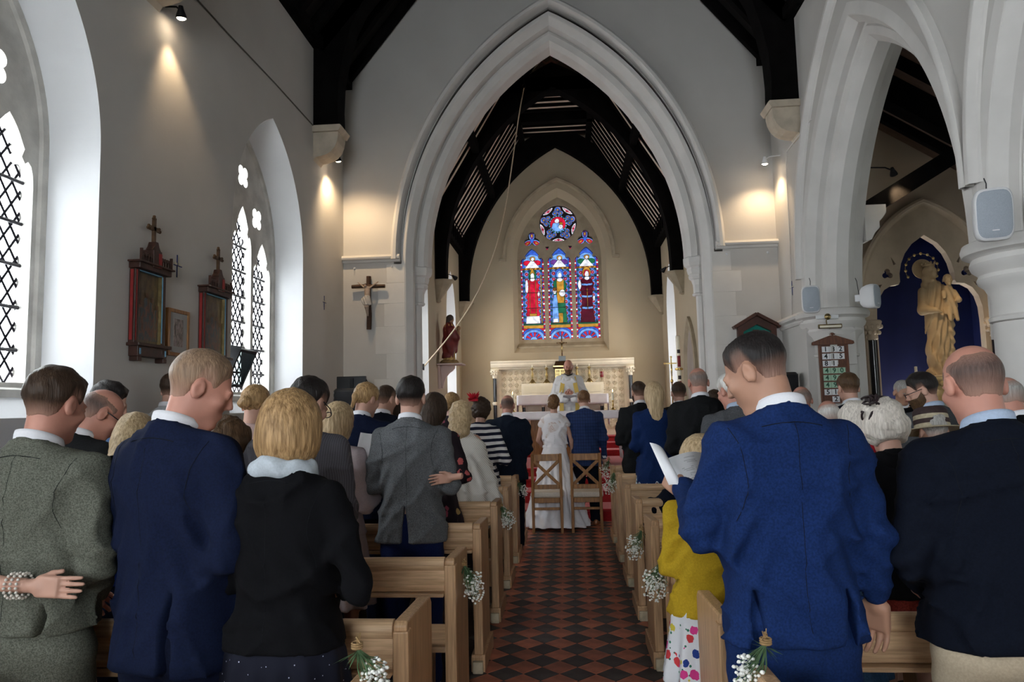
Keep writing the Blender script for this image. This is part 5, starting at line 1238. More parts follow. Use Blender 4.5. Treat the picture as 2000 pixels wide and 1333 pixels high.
for s, lb in ((-1, 'left'), (1, 'right')):
    t = thing('niche_shaft', 'dark marble shaft with leafy capital at the %s of the statue niche' % lb, 'column', (NX+s*.78, 9.9, 0))
    MB().lathe([(.055, .6), (.055, 2.38)], (NX+s*.80, 9.90, 0), 14).build('marble_shaft', 'black_marble', t, smooth=True); MB().lathe([(.09, 0), (.09, .5), (.07, .6)], (NX+s*.80, 9.90, 0), 14).build('base', nst, t, smooth=True)
    mb = MB().lathe([(.058, 2.37), (.07, 2.39), (.06, 2.41), (.08, 2.5), (.12, 2.58), (.13, 2.62), (.11, 2.64)], (NX+s*.80, 9.90, 0), 14)
    for k in range(9):
        a = 2*PI*k/9
        for q, zz in ((.09, 2.47), (.115, 2.55)): mb.sphere((NX+s*.80+q*math.cos(a+zz*5), 9.90+q*math.sin(a+zz*5), zz), (.028, .028, .032), 6, 4)
    mb.build('leaf_capital', nst, t, smooth='all')
    struct(MB().box(NX+s*.86-.1, NX+s*.86+.1, 9.93, 10.02, 2.62, 2.98).build('trim_%d' % (9 if s < 0 else 10), nst))
candlestick(4.52, 9.55, 1.52, .22, 'slim candlestick with white candle beside the statue pedestal', m='old_brass', ch=.24, cr=.018)
o = MB().box(4.05, 5.85, 9.25, 9.9, .0, 1.50).build('side_altar', nst, bevel=.02); tag(o, 'plain stone side altar below the blue statue niche', 'altar')
def statue_saint():
    ox, oy, oz = -2.12, 12.62, 2.385
    t = thing('saint_statue', 'painted statue of a bearded saint in a red mantle on a wall bracket', 'statue', (ox, oy, oz))
    R = rot3(0, 0, -.9)
    def loc(X, Y, Z): return tolocal((X, Y, Z), (ox, oy, oz), R)
    def robe(X, Y, Z):
        p = loc(X, Y, Z); d = prof_sdf(p, [(.05, .125, .10), (.15, .115, .095), (.4, .105, .09), (.6, .115, .085), (.70, .10, .07), (.745, .05, .045)], 2.1)+.008*np.sin(np.arctan2(p[0], p[1])*9+6*p[2])
        return smax(d, np.maximum(.05-p[2], p[2]-.75), .01)
    def mantle(X, Y, Z):
        p = loc(X, Y, Z); d = prof_sdf(p, [(.10, .13, .11, -.02), (.3, .13, .11, -.01), (.5, .135, .11), (.64, .13, .095), (.71, .10, .07), (.745, .055, .05)], 2.1)+.009*np.sin(p[0]*45+p[2]*22)
        d = smin(d, rcone(p, (.12, .0, .62), (.14, .08, .46), .05, .05), .03); d = smin(d, rcone(p, (.14, .08, .46), (.02, .14, .48), .045, .03), .03); d = smin(d, rcone(p, (-.12, .0, .62), (-.14, .08, .46), .05, .05), .03); d = smin(d, rcone(p, (.10, .08, .46), (.06, .10, .22), .06, .03), .04)
        d = smax(d, np.maximum(.10-p[2], p[2]-.752), .01)
        return np.maximum(d, -ell(p, (-.02, .15, .20), (.085, .10, .27)))
    def head(X, Y, Z):
        p = loc(X, Y, Z); h = tolocal(p, (.0, .035, .815), rot3(-.25, 0, 0)); d = head_parts([q/.62 for q in h], ears=False)*.62
        d = smin(d, rcone(p, (0, 0, .70), (0, .02, .79), .036, .034), .02)
        d = smin(d, ell(p, (-.02, .16, .50), (.03, .03, .05)), .01)
        return d
    def hair(X, Y, Z):
        p = loc(X, Y, Z); h = [q/.62 for q in tolocal(p, (.0, .035, .815), rot3(-.25, 0, 0))]
        d = ell(h, (0, -.022, .03), (.088, .105, .098)); d = smin(d, rcone(h, (0, -.07, .0), (0, -.08, -.16), .075, .05), .05); d = np.maximum(d, -ell(h, (0, .095, -.03), (.056, .08, .10)))
        b = ell(h, (0, .066, -.105), (.044, .035, .045)); return np.minimum(d, b)*.62+.002*np.sin(p[2]*200+p[0]*80)
    def baby(X, Y, Z):
        p = loc(X, Y, Z); d = smin(ell(p, (.04, .15, .55), (.055, .05, .075)), ell(p, (.055, .165, .65), (.04, .042, .045)), .012); return d
    gold_ = mat('gilt_robe', (.45, .28, .09), .5, .2, 12)
    for nm, fn, m_ in (('robe', robe, gold_), ('mantle', mantle, mat('dark_red_mantle', (.13, .014, .012), .5, .25, 9)), ('head', head, mat('painted_flesh', (.30, .15, .08), .5, .12, 9)), ('hair', hair, mat('brown_painted_hair', (.025, .012, .007), .5, .2, 20)), ('held_child', baby, mat('painted_child', (.36, .20, .10), .5, .2, 12))):
        P, Q = nets(fn, axis_(ox-.24, ox+.24, .009), axis_(oy-.24, oy+.24, .009), axis_(oz, oz+.96, .009)); link(nm, np_mesh(nm, P-np.array((ox, oy, oz)), Q, m_), t)
    P, Q = nets(lambda X, Y, Z: np.maximum(ell((X-ox, Y-oy, Z-oz), (0, 0, .02), (.17, .15, .07))+.008*wav((X, Y, Z), 5, 60), -(Z-oz)), axis_(ox-.2, ox+.2, .01), axis_(oy-.2, oy+.2, .01), axis_(oz-.015, oz+.12, .01))
    link('rocky_base', np_mesh('rocky_base', P-np.array((ox, oy, oz)), Q, mat('ochre_rock', (.22, .13, .05), .7, .3, 20)), t)
    b = thing('wall_bracket', 'pale pink scrolled wooden shelf bracket under the saint statue', 'bracket', (CL, oy, oz-.05)); pk = mat('pale_pink_paint', (.56, .44, .40), .6, .04, 6)
    MB().box(CL, CL+.46, oy-.22, oy+.22, oz-.03, oz-.004).build('shelf', pk, b, bevel=.006); MB().box(CL, CL+.04, oy-.10, oy+.10, oz-.45, oz-.03).build('back_plate', pk, b, bevel=.006)
    MB().prism([(CL+.04, oz-.03), (CL+.30, oz-.03), (CL+.30, oz-.08), (CL+.26, oz-.13), (CL+.20, oz-.17), (CL+.14, oz-.24), (CL+.10, oz-.34), (CL+.08, oz-.44), (CL+.04, oz-.44)], oy-.025, oy+.025, 'y').build('scroll', pk, b, bevel=.005)
statue_saint()

# ------------------------------------------------------------------ loudspeakers, hymn board, noticeboard
def speaker(x, y, z, rz, rx, label, k=1.):
    t = thing('wall_speaker', label, 'loudspeaker', (x, y, z), rz, 'white wall loudspeakers'); t.rotation_euler = (rx, 0, rz)
    w, h, d = .105*k, .165*k, .10*k
    def ring(f, yy, n=24): return [(f*w*math.copysign(abs(math.cos(a))**.45, math.cos(a)), yy, f*h*math.copysign(abs(math.sin(a))**.45, math.sin(a))) for a in [2*PI*i/n for i in range(n)]]
    MB().loft([ring(.62, d), ring(.82, d*.7), ring(.97, 0), ring(1.0, -d*.5), ring(.97, -d*.9), ring(.90, -d)], caps=True).build('cabinet', 'white_plastic', t, smooth=True, local=True)
    MB().loft([ring(.88, -d-.001), ring(.80, -d-.008), ring(.01, -d-.010)], caps=True).build('grille', 'grille', t, smooth=True, local=True)
    MB().box(-.025, .025, d*.6, d+.07, -.04, .04).build('bracket', 'white_plastic', t, bevel=.006, local=True)
    MB().tube([(0, d+.03, .04), (.01, d+.05, h+.06), (0, d+.06, h+.10)], .004, 6).build('cable', 'black_plastic', t, local=True)
    MB().box(-.02, .02, -d-.0125, -d-.009, -h*.62, -h*.58).build('badge', 'white_plastic', t, local=True)
    return t
speaker(2.90, 8.52, 2.765, -.30, .10, 'white loudspeaker on the left of the arcade pier capital'); speaker(3.47, 8.28, 2.74, .75, 0, 'white loudspeaker turned sideways on the right of the arcade pier', .86); speaker(2.86, 4.86, 2.78, -.35, .12, 'large white loudspeaker above the right column capital', 1.08)
def text(s, size, m, parent, loc, rot, name='lettering', ext=.001, align='CENTER'):
    cu = bpy.data.curves.new('t', 'FONT'); cu.body = s; cu.size = size; cu.extrude = ext; cu.align_x = align; cu.align_y = 'CENTER'; cu.resolution_u = 2; cu.offset = size*.022
    o = bpy.data.objects.new('t', cu); COL.objects.link(o); dg = bpy.context.evaluated_depsgraph_get(); me = bpy.data.meshes.new_from_object(o.evaluated_get(dg)); bpy.data.objects.remove(o)
    me.materials.clear(); me.materials.append(M[m] if isinstance(m, str) else m); q = link(name, me, parent); q.location = loc; q.rotation_euler = rot; return q
HBX, HBY = 3.22, 8.80
hb = thing('hymn_board', 'dark wooden hymn number board on the arcade pier', 'hymn board', (HBX, HBY, 1.545), -.10); hb.scale = (.83, .83, .83)
M['hb_wood'] = mat('red_brown_board', (.11, .035, .014), .45, .25, 8, stretch=(6, 6, 1))
MB().box(-.175, .175, 0, .02, 0, .86).build('backboard', 'hb_wood', hb, local=True)
for s in (-1, 1): MB().box(min(s*.175, s*.205), max(s*.175, s*.205), -.018, .022, -.02, .86).build('side_rail', 'hb_wood', hb, bevel=.004, local=True)
ZT = .775
rows_ = [('182', 'w'), ('415', 'w'), ('81', 'w'), ('490', 'g'), ('493', 'g'), ('495', 'g'), ('511', 'w'), (' 2', 'w')]
gcard = mat('pale_green_card', (.34, .52, .38), .7, .04, 9); wcard = mat('white_card', (.72, .72, .74), .7, .03, 9); blk = mat('black_print', (.008, .008, .01), .6, .1, 9); grn = mat('dark_green_print', (.015, .07, .04), .6, .1, 9)
for i, (num, kd) in enumerate(rows_):
    zc = ZT-.104*i
    MB().box(-.175, .175, -.012, .0, zc-.058, zc-.044).build('slot_rail', 'hb_wood', hb, local=True)
    for j, ch in enumerate(num):
        if ch == ' ': continue
        c = MB().box(-.155+.103*j, -.155+.103*j+.099, -.005, 0, zc-.044, zc+.040).build('number_card', gcard if kd == 'g' else wcard, hb, local=True)
        text(ch, .098, grn if kd == 'g' else blk, c, (-.155+.103*j+.0495, -.0058, zc-.002), (PI/2, 0, 0), 'number')
MB().prism([(-.29, .85), (-.27, .84), (-.20, .84), (.20, .84), (.27, .84), (.29, .85), (.285, .885), (.04, .975), (-.04, .975), (-.285, .885)], -.03, .03, 'y').build('gable', 'hb_wood', hb, bevel=.005, local=True)
MB().sphere((0, 0, 1.0), (.03, .02, .025), 10, 6).sphere((0, 0, 1.03), (.018, .016, .02), 8, 5).sphere((-.03, 0, .995), .012, 6, 4).sphere((.03, 0, .995), .012, 6, 4).build('finial', 'hb_wood', hb, smooth='all', local=True)
pl_ = thing('picture_light', 'brass tube picture light on the pier above the hymn board', 'lamp', (3.14, 8.66, 2.55), -.1)
MB().box(-.13, .13, .05, .07, .0, .05).build('white_batten', 'white_plastic', pl_, bevel=.006, local=True); MB().lathe([(.0, .0), (.035, .0), (.038, .015), (.02, .03), (0, .032)], n=16).xf(Matrix.Translation((0, .05, .025)) @ Matrix.Rotation(PI/2, 4, 'X')).build('rose', 'old_brass', pl_, smooth=True, local=True)
MB().tube([(0, .03, .02), (-.03, -.01, -.03), (-.03, -.03, -.09)], .007, 6).build('arm', 'old_brass', pl_, local=True); MB().tube([(-.13, -.04, -.10), (.13, -.04, -.10)], .026, 12).build('shade', 'old_brass', pl_, smooth=True, local=True); MB().tube([(-.12, -.052, -.102), (.12, -.052, -.102)], .017, 10).build('lamp_tube', 'wax', pl_, smooth=True, local=True)
nb = thing('noticeboard', 'dark wooden gabled wall case with teal backing right of the arch', 'cabinet', (2.63, 9.95, 1.75))
hx = 2.63
slab_mesh([(hx-.26, 1.75), (hx+.26, 1.75), (hx+.26, 2.60), (hx, 2.75), (hx-.26, 2.60)], [[(hx-.19, 1.82), (hx+.19, 1.82), (hx+.19, 2.54), (hx, 2.64), (hx-.19, 2.54)]], 9.90, 9.995, 'y').build('case', 'mahogany', nb, bevel=.006)
MB().prism([(hx-.2, 1.8), (hx+.2, 1.8), (hx+.2, 2.55), (hx, 2.66), (hx-.2, 2.55)], 9.97, 9.985, 'y').build('teal_backing', mat('teal_felt', (.01, .20, .16), .9, .1, 20), nb)
for s in (-1, 1): beam((hx+s*.315, 9.94, 2.60), (hx, 9.94, 2.785), .14, .045).build('roof_board', 'mahogany', nb, bevel=.005)
MB().box(hx-.05, hx+.04, 9.955, 9.97, 2.35, 2.57).build('carved_cross', 'dark_oak', nb, bevel=.01)
# black loudspeaker, monitor and folding screen left of the arch; second speaker behind the blue suit
bs = thing('black_speaker', 'large black loudspeaker on a stand below the monitor', 'loudspeaker', (-2.62, 8.35, 0))
MB().cbox((-2.62, 8.35, 1.585), (.36, .34, .56), .03).build('cabinet', 'black_plastic', bs, smooth=True); MB().box(-2.77, -2.47, 8.17, 8.182, 1.34, 1.82).build('grille', 'grille' if 0 else 'iron', bs)
for k in range(6): MB().box(-2.795, -2.78, 8.2, 8.5, 1.45+.07*k, 1.48+.07*k).build('side_slot', 'grille', bs)
MB().tube([(-2.62, 8.35, .1), (-2.62, 8.35, 1.36)], .018, 10).build('pole', 'iron', bs)
for k in range(3): a = 2*PI*k/3; MB().tube([(-2.62, 8.35, .55), (-2.62+.4*math.cos(a), 8.35+.4*math.sin(a), .01)], .011, 8).build('leg', 'iron', bs)
mt_ = thing('black_monitor', 'flat black screen seen from behind above the loudspeaker', 'screen', (-2.62, 8.62, 1.9))
MB().box(-2.885, -2.485, 8.60, 8.64, 1.72, 2.015).xf(Matrix.Rotation(0, 4, 'X')).build('panel', 'black_plastic', mt_, bevel=.008); MB().box(-2.70, -2.65, 8.585, 8.60, 1.80, 1.99).build('spine', 'iron', mt_, bevel=.004); MB().tube([(-2.64, 8.63, 1.82), (-2.64, 8.63, .02)], .015, 8).build('post', 'iron', mt_); MB().tube([(-2.49, 8.62, 1.98), (-2.40, 8.62, 1.80), (-2.36, 8.62, 1.62)], .006, 6).build('cable', 'iron', mt_)
bs.location = (-2.82, 9.0, 0); mt_.location = (-2.81, 9.22, 1.92)
rs_ = thing('black_speaker', 'black loudspeaker half hidden behind the blue-suited man\'s shoulder', 'loudspeaker', (2.82, 9.3, 0))
MB().cbox((2.82, 9.3, 1.75), (.20, .24, .38), .03).build('cabinet', 'black_plastic', rs_, smooth=True); MB().box(2.74, 2.90, 9.175, 9.182, 1.60, 1.90).build('grille', 'iron', rs_); MB().tube([(2.82, 9.3, .05), (2.82, 9.3, 1.58)], .018, 10).build('pole', 'iron', rs_); MB().lathe([(.14, 0), (.14, .02), (.03, .05)], (2.82, 9.3, 0), 16).build('base', 'iron', rs_)
# ------------------------------------------------------------------ people
def cloth_mat(name, col, var=.12, scale=160, bump=.12, bscale=500, rough=.9, sheen=0, **k): return mat(name, col, rough, var, scale, bump, bscale, sheen=sheen, spec=.12, **k)
def hair_mat(name, col, col2=None, str_=(120, 120, 9), rough=.42):
    """strand-streaked hair; the mesh attribute 'stub' marks clipped hair where the scalp shows through"""
    m = mat(name, col, rough, .12, 1.0, .45, 1.6, ccont=(.25, .75), stretch=str_, col2=col2, spec=.16, detail=2)
    nt = m.node_tree; b = nt.nodes['Principled BSDF']; src = b.inputs['Base Color'].links[0].from_socket
    at = nt.nodes.new('ShaderNodeAttribute'); at.attribute_name = 'stub'; mx = nt.nodes.new('ShaderNodeMix'); mx.data_type = 'RGBA'; nt.links.new(at.outputs['Fac'], mx.inputs[0]); nt.links.new(src, mx.inputs[6]); mx.inputs[7].default_value = (.42*.8+col[0]*.2, .235*.8+col[1]*.2, .175*.8+col[2]*.2, 1); nt.links.new(mx.outputs[2], b.inputs['Base Color'])
    return m
def zline(y, nape=-.050): return np.interp(y, [-.12, -.06, -.035, -.018, .018, .032, .05, .075, .12], [nape+.004, nape+.006, -.040, .022, .022, -.014, .045, .075, .092]).astype(F32)
M['skin'] = mat('fair_skin', (.50, .285, .215), .5, .08, 9, .04, 90, spec=.35)
M['skin2'] = mat('ruddy_skin', (.50, .235, .175), .5, .10, 9, .04, 90, spec=.35)
M['skin3'] = mat('olive_skin', (.40, .215, .145), .5, .08, 9, .04, 90, spec=.35)
M['shirt'] = cloth_mat('white_shirt_cotton', (.74, .74, .78), .02)
M['shoe'] = mat('black_leather', (.012, .010, .010), .3, .2, 9, spec=.5)
M['tan_shoe'] = mat('tan_leather', (.20, .075, .03), .35, .2, 9, spec=.5)
M['seam'] = mat('seam_shadow', (.010, .011, .013), .95, .1, 9, spec=.1)
def node_mat(name, fn, rough=.85, bump=None):
    m = bpy.data.materials.new(name); m.use_nodes = True; nt = m.node_tree; b = nt.nodes['Principled BSDF']; b.inputs['Roughness'].default_value = rough; b.inputs['Specular IOR Level'].default_value = .25
    N = nt.nodes.new; L = nt.links.new; tcn = N('ShaderNodeTexCoord'); c = fn(N, L, tcn.outputs['Object']); L(c, b.inputs['Base Color']); M[name] = m; return m
def _mix(N, L, f, a, b):
    x = N('ShaderNodeMix'); x.data_type = 'RGBA'; L(f, x.inputs[0])
    for v, i in ((a, 6), (b, 7)):
        if isinstance(v, tuple): x.inputs[i].default_value = (*v, 1)
        else: L(v, x.inputs[i])
    return x.outputs[2]
def _math(N, L, op, a, b=None):
    x = N('ShaderNodeMath'); x.operation = op
    for i, v in enumerate((a, b)):
        if v is None: continue
        if isinstance(v, (int, float)): x.inputs[i].default_value = v
        else: L(v, x.inputs[i])
    return x.outputs[0]
def _sep(N, L, v): s = N('ShaderNodeSeparateXYZ'); L(v, s.inputs[0]); return s.outputs
def stripes(N, L, v):
    z = _sep(N, L, v)[2]; n = N('ShaderNodeTexNoise'); n.inputs['Scale'].default_value = 3; L(v, n.inputs['Vector'])
    f = _math(N, L, 'FRACT', _math(N, L, 'ADD', _math(N, L, 'MULTIPLY', z, 17.), _math(N, L, 'MULTIPLY', n.outputs['Fac'], .8))); return _mix(N, L, _math(N, L, 'GREATER_THAN', f, .5), (.72, .70, .68), (.010, .012, .03))
node_mat('striped_jersey', stripes)
def floral(base, cols, scale, thr, green=True):
    def fn(N, L, v):
        vo = N('ShaderNodeTexVoronoi'); vo.inputs['Scale'].default_value = scale; L(v, vo.inputs['Vector'])
        rp = N('ShaderNodeValToRGB'); rp.color_ramp.interpolation = 'CONSTANT'
        while len(rp.color_ramp.elements) < len(cols): rp.color_ramp.elements.new(.5)
        for i, c in enumerate(cols): rp.color_ramp.elements[i].position = i/len(cols); rp.color_ramp.elements[i].color = (*c, 1)
        sp = N('ShaderNodeSeparateColor'); L(vo.outputs['Color'], sp.inputs[0]); L(sp.outputs[0], rp.inputs[0])
        nz = N('ShaderNodeTexNoise'); nz.inputs['Scale'].default_value = scale*3; L(v, nz.inputs['Vector'])
        d = _math(N, L, 'ADD', vo.outputs['Distance'], _math(N, L, 'MULTIPLY', _math(N, L, 'SUBTRACT', nz.outputs['Fac'], .5), .35))
        c = _mix(N, L, _math(N, L, 'LESS_THAN', d, thr), base, rp.outputs[0])
        if green:
            v2 = N('ShaderNodeTexVoronoi'); v2.inputs['Scale'].default_value = scale*1.7; L(v, v2.inputs['Vector'])
            g = _math(N, L, 'MULTIPLY', _math(N, L, 'LESS_THAN', v2.outputs['Distance'], .2), _math(N, L, 'GREATER_THAN', d, thr)); c = _mix(N, L, g, c, (.03, .16, .10))
        return c
    return fn
node_mat('tulip_print', floral((.70, .72, .76), [(.65, .05, .25), (.02, .05, .25), (.60, .50, .06), (.60, .05, .06)], 22, .38))
node_mat('dark_floral_print', floral((.014, .008, .012), [(.014, .008, .012), (.48, .10, .10), (.014, .008, .012), (.36, .24, .09), (.30, .06, .10)], 15, .36, False))
node_mat('ditsy_print', floral((.60, .64, .66), [(.03, .03, .06), (.25, .06, .08), (.10, .22, .20)], 55, .42, False))
def checks(N, L, v):
    s = _sep(N, L, v); f1 = _math(N, L, 'FRACT', _math(N, L, 'MULTIPLY', s[0], 30.)); f2 = _math(N, L, 'FRACT', _math(N, L, 'MULTIPLY', s[2], 24.))
    g = _math(N, L, 'MAXIMUM', _math(N, L, 'LESS_THAN', f1, .14), _math(N, L, 'LESS_THAN', f2, .14)); return _mix(N, L, g, (.016, .035, .115), (.008, .016, .055))
node_mat('blue_check_wool', checks)
def lace(N, L, v):
    vo = N('ShaderNodeTexVoronoi'); vo.inputs['Scale'].default_value = 60; vo.feature = 'DISTANCE_TO_EDGE'; L(v, vo.inputs['Vector']); n = N('ShaderNodeTexNoise'); n.inputs['Scale'].default_value = 14; L(v, n.inputs['Vector'])
    f = _math(N, L, 'MULTIPLY', _math(N, L, 'GREATER_THAN', vo.outputs['Distance'], .10), _math(N, L, 'GREATER_THAN', n.outputs['Fac'], .52)); return _mix(N, L, f, (.74, .70, .70), (.58, .44, .40))
node_mat('ivory_lace', lace)
def rib_knit(N, L, v):
    s = _sep(N, L, v); f = _math(N, L, 'FRACT', _math(N, L, 'MULTIPLY', _math(N, L, 'ADD', s[0], _math(N, L, 'MULTIPLY', s[2], .8)), 70.)); return _mix(N, L, _math(N, L, 'LESS_THAN', f, .35), (.74, .70, .65), (.52, .49, .45))
node_mat('cream_rib_knit', rib_knit)
def sequin(N, L, v):
    vo = N('ShaderNodeTexVoronoi'); vo.inputs['Scale'].default_value = 75; L(v, vo.inputs['Vector']); sp = N('ShaderNodeSeparateColor'); L(vo.outputs['Color'], sp.inputs[0])
    f = _math(N, L, 'MULTIPLY', _math(N, L, 'LESS_THAN', vo.outputs['Distance'], .16), _math(N, L, 'GREATER_THAN', sp.outputs[0], .8)); return _mix(N, L, f, (.005, .006, .015), (.55, .58, .70))
node_mat('sequinned_navy', sequin)
def pin(N, L, v):
    s = _sep(N, L, v); f = _math(N, L, 'FRACT', _math(N, L, 'MULTIPLY', s[0], 110.)); return _mix(N, L, _math(N, L, 'LESS_THAN', f, .3), (.075, .072, .085), (.12, .115, .135))
node_mat('grey_pinstripe', pin)
CM = dict(tweed=((0.1062, 0.1105, 0.0892), .38), navy=((.0055, .0095, .030), .2), black=((0.0036, 0.0036, 0.0048), .2), royal=((0.0076, 0.0221, 0.0892), .2), darknavy=((0.0036, 0.0054, 0.0120), .2), greywool=((.105, .11, .118), .42), ltgrey=((.40, .42, .43), .08), pink=((.56, .40, .37), .06), palepink=((.46, .39, .41), .06), sky=((.09, .16, .30), .15), charcoal=((0.0112, 0.0119, 0.0133), .25), bluegrey=((0.0075, 0.0120, 0.0225), .25), midgrey=((.075, .078, .085), .25), mustard=((.47, .31, .02), .1), chino=((.40, .33, .24), .08), navytr=((0.0056, 0.0084, 0.0238), .2), cobalt=((.012, .03, .16), .25), bluetr=((.007, .014, .062), .2), redskirt=((.16, .022, .016), .3), denim=((.03, .07, .14), .2), whiteweave=((.70, .70, .72), .03), tulle=((.78, .76, .79), .02), scarf=((.46, .51, .56), .06), brown=((.10, .06, .035), .2), cream=((.55, .47, .34), .08), camel=((.30, .19, .07), .12), yellowstole=((.60, .43, .12), .1), lightshirt=((.38, .46, .60), .05), redtop=((.25, .012, .02), .1))
for k, (c, v) in CM.items(): M[k] = cloth_mat('cloth_'+k, c, v, 240 if v > .3 else 160)
HC = dict(dkbrown=((.030, .018, .012), (.055, .034, .022)), black=((.010, .008, .008), (.022, .018, .017)), brown=((.055, .030, .016), (.10, .058, .03)), sandy=((.16, .10, .065), (.28, .185, .12)), blonde=((.33, .22, .11), (.62, .47, .29)), golden=((.17, .095, .04), (.46, .29, .14)), grey=((.24, .23, .22), (.42, .40, .38)), white=((.50, .48, .45), (.72, .70, .67)), stubble=((.20, .125, .10), (.28, .18, .14)), greystub=((.16, .125, .11), (.24, .19, .17)), dkstub=((.075, .048, .042), (.13, .085, .072)), ashwhite=((.52, .46, .40), (.76, .70, .63)), auburn=((.085, .042, .02), (.19, .10, .048)))
for k, (c, c2) in HC.items(): M['h_'+k] = hair_mat('hair_'+k, c, c2)

def hand_fn(curl, spread=.12):
    def fn(X, Y, Z):
        p = (X, Y, Z); d = rcone(p, (0, 0, -.07), (0, 0, .01), .024, .026)
        pm = np.maximum(np.abs(p[1])-.006, 0); q = (np.maximum(np.abs(p[0])-.028, 0)**2+pm**2+np.maximum(np.abs(p[2]-.052)-.034, 0)**2)**.5-.0115
        d = smin(d, q, .018)
        for i, (bx, ln) in enumerate(((-.0305, .066), (-.0105, .080), (.0105, .086), (.0300, .077))):
            a = (bx, 0, .090); ang = 0; dx = spread*(bx/.03)*.5
            for j, (fr, r0, r1) in enumerate(((.46, .0092, .0085), (.31, .0085, .0078), (.23, .0078, .0066))):
                ang += curl*(.7, 1.0, .7)[j]; l = ln*fr
                b = (a[0]+dx*l, a[1]-math.sin(ang)*l, a[2]+math.cos(ang)*l); d = smin(d, rcone(p, a, b, r0, r1), .003); a = b
        d = smin(d, rcone(p, (.024, -.004, .018), (.046, -.016, .048), .0135, .011), .010); d = smin(d, rcone(p, (.046, -.016, .048), (.052, -.026-.012*curl, .078), .0105, .0085), .003)
        return d
    return fn
HAND = {}
def hand_geo(curl, res=.0052):
    k = (round(curl, 2), res)
    if k not in HAND: HAND[k] = nets(hand_fn(curl), axis_(-.055, .072, res), axis_(-.115, .032, res), axis_(-.085, .192, res))
    return HAND[k]
def hair_fn(style, sd):
    def fn(q):
        x, y, z = q; n1 = wav(q, sd, 95); n2 = wav(q, sd+3, 45)
        up = np.clip((z+.03)/.12, 0, 1)
        base = smin(ell(q, (0, -.013, .031), (.073, .093, .087)), rcone(q, (0, -.020, -.05), (0, -.030, -.15), .0565, .059), .03)
        def cap(t, tmin=.35): return ell(q, (0, -.014, .032), (.0735, .0935, .0875))-t*(tmin+(1-tmin)*up)
        if style in ('short', 'crop', 'buzz', 'spiky'):
            t = {'short': .016, 'crop': .0105, 'buzz': .006, 'spiky': .021}[style]; am = {'short': .0042, 'crop': .0020, 'buzz': .0004, 'spiky': .008}[style]
            tp_ = np.clip((z-zline(y)+.012)/.06, 0, 1)**.9
            return np.maximum(base-(t*(.35+.65*up)+.004)*tp_+.003+am*n1*tp_, (zline(y)-.012+.007*n1-z)*.9)
        if style in ('balding', 'ring'):
            tp_ = np.clip((z-zline(y)+.012)/.05, 0, 1)**.7*np.clip(((.078 if style == 'balding' else .070)-z-.3*np.maximum(0, y+.02))/.05, 0, 1)**.6
            return np.maximum(base-(.0075 if style == 'balding' else .012)*tp_+.0038+.0012*n1, (zline(y)-.012+.007*n1-z)*.9)
        if style == 'pate':   # thinning crown, full sides
            tp_ = np.clip((z-zline(y)+.012)/.06, 0, 1)**.7*np.clip(np.hypot(x/.036, (y+.005)/.060)**2*np.where(z > .06, 1, 9)*.55, 0, 1)
            return np.maximum(base-(.0145*(.4+.6*up))*tp_+.0035+.0022*n1*tp_, (zline(y)-.012+.007*n1-z)*.9)
        face = -ell(q, (0, .125, -.045), (.066, .105, .125))
        if style == 'bob':
            d = smin(cap(.022, .9), ell(q, (0, -.018, -.035), (.108, .115, .120)), .03)+.004*n2+.0018*np.sin(np.arctan2(x, -y-.01)*34+4*n2)
            return np.maximum(np.maximum(d, face), (-.128-.25*np.abs(y+.03)-z)*.9)
        if style == 'long':
            d = smin(cap(.018, .9), rcone(q, (0, -.040, .01), (0, -.062, -.24), .088, .078)*.95, .03); d = smin(d, ell(q, (0, -.02, -.03), (.098, .10, .11)), .03)+.004*n2+.0022*np.sin(np.arctan2(x, -y-.01)*30+4*n2)
            return np.maximum(np.maximum(d, face), (-.30-z)*.9)
        if style == 'curly': return np.maximum(np.maximum(smin(cap(.024, .9), ell(q, (0, -.02, -.02), (.10, .108, .10)), .03)+.008*n1+.007*n2, face), (-.095-z)*.9)
        if style == 'wavy': return np.maximum(np.maximum(smin(smin(cap(.022, .9), ell(q, (0, -.02, -.03), (.106, .11, .12)), .03), rcone(q, (0, -.045, 0), (0, -.065, -.17), .09, .10), .03)+.010*wav(q, sd+1, 70)+.003*n1, face), (-.24-z)*.9)
        if style in ('bun', 'pony', 'updo'):
            d = np.maximum(cap(.013, .8)+.0025*np.sin(x*150+z*90+3*n2), (zline(y, -.07)-z)*.9)
            if style == 'bun': d = smin(d, ell(q, (0, -.112, -.012), (.046, .036, .040))+.006*n1, .012)
            elif style == 'pony': d = smin(d, ell(q, (0, -.108, .0), (.030, .030, .034)), .012); d = smin(d, rcone(q, (0, -.11, -.01), (-.02, -.10, -.085), .026, .012)+.004*n1, .01)
            else:
                d = smin(d, ell(q, (0, -.098, -.030), (.076, .056, .064))+.009*n1, .012)
                for a in range(7): d = smin(d, ell(q, (-.06+.02*a, -.085-.02*math.sin(a*.5), .02+.012*math.sin(a*1.0)), (.018, .018, .016)), .006)
            return d
        if style == 'girl':
            d = smin(cap(.016, .9), rcone(q, (0, -.045, .01), (.0, -.075, -.26), .082, .07)*.95, .03)+.004*n2+.002*np.sin(np.arctan2(x, -y-.01)*30+4*n2)
            return np.maximum(np.maximum(d, face), (-.31-z)*.9)
    return fn
MEN = [(.70, .205, .150), (.84, .200, .145), (.97, .190, .136), (1.08, .181, .126), (1.20, .196, .132), (1.32, .212, .137, -.004), (1.40, .212, .130, -.008), (1.455, .190, .110, -.012), (1.495, .135, .088, -.015), (1.53, .088, .076, -.015), (1.56, .07, .07, -.01)]
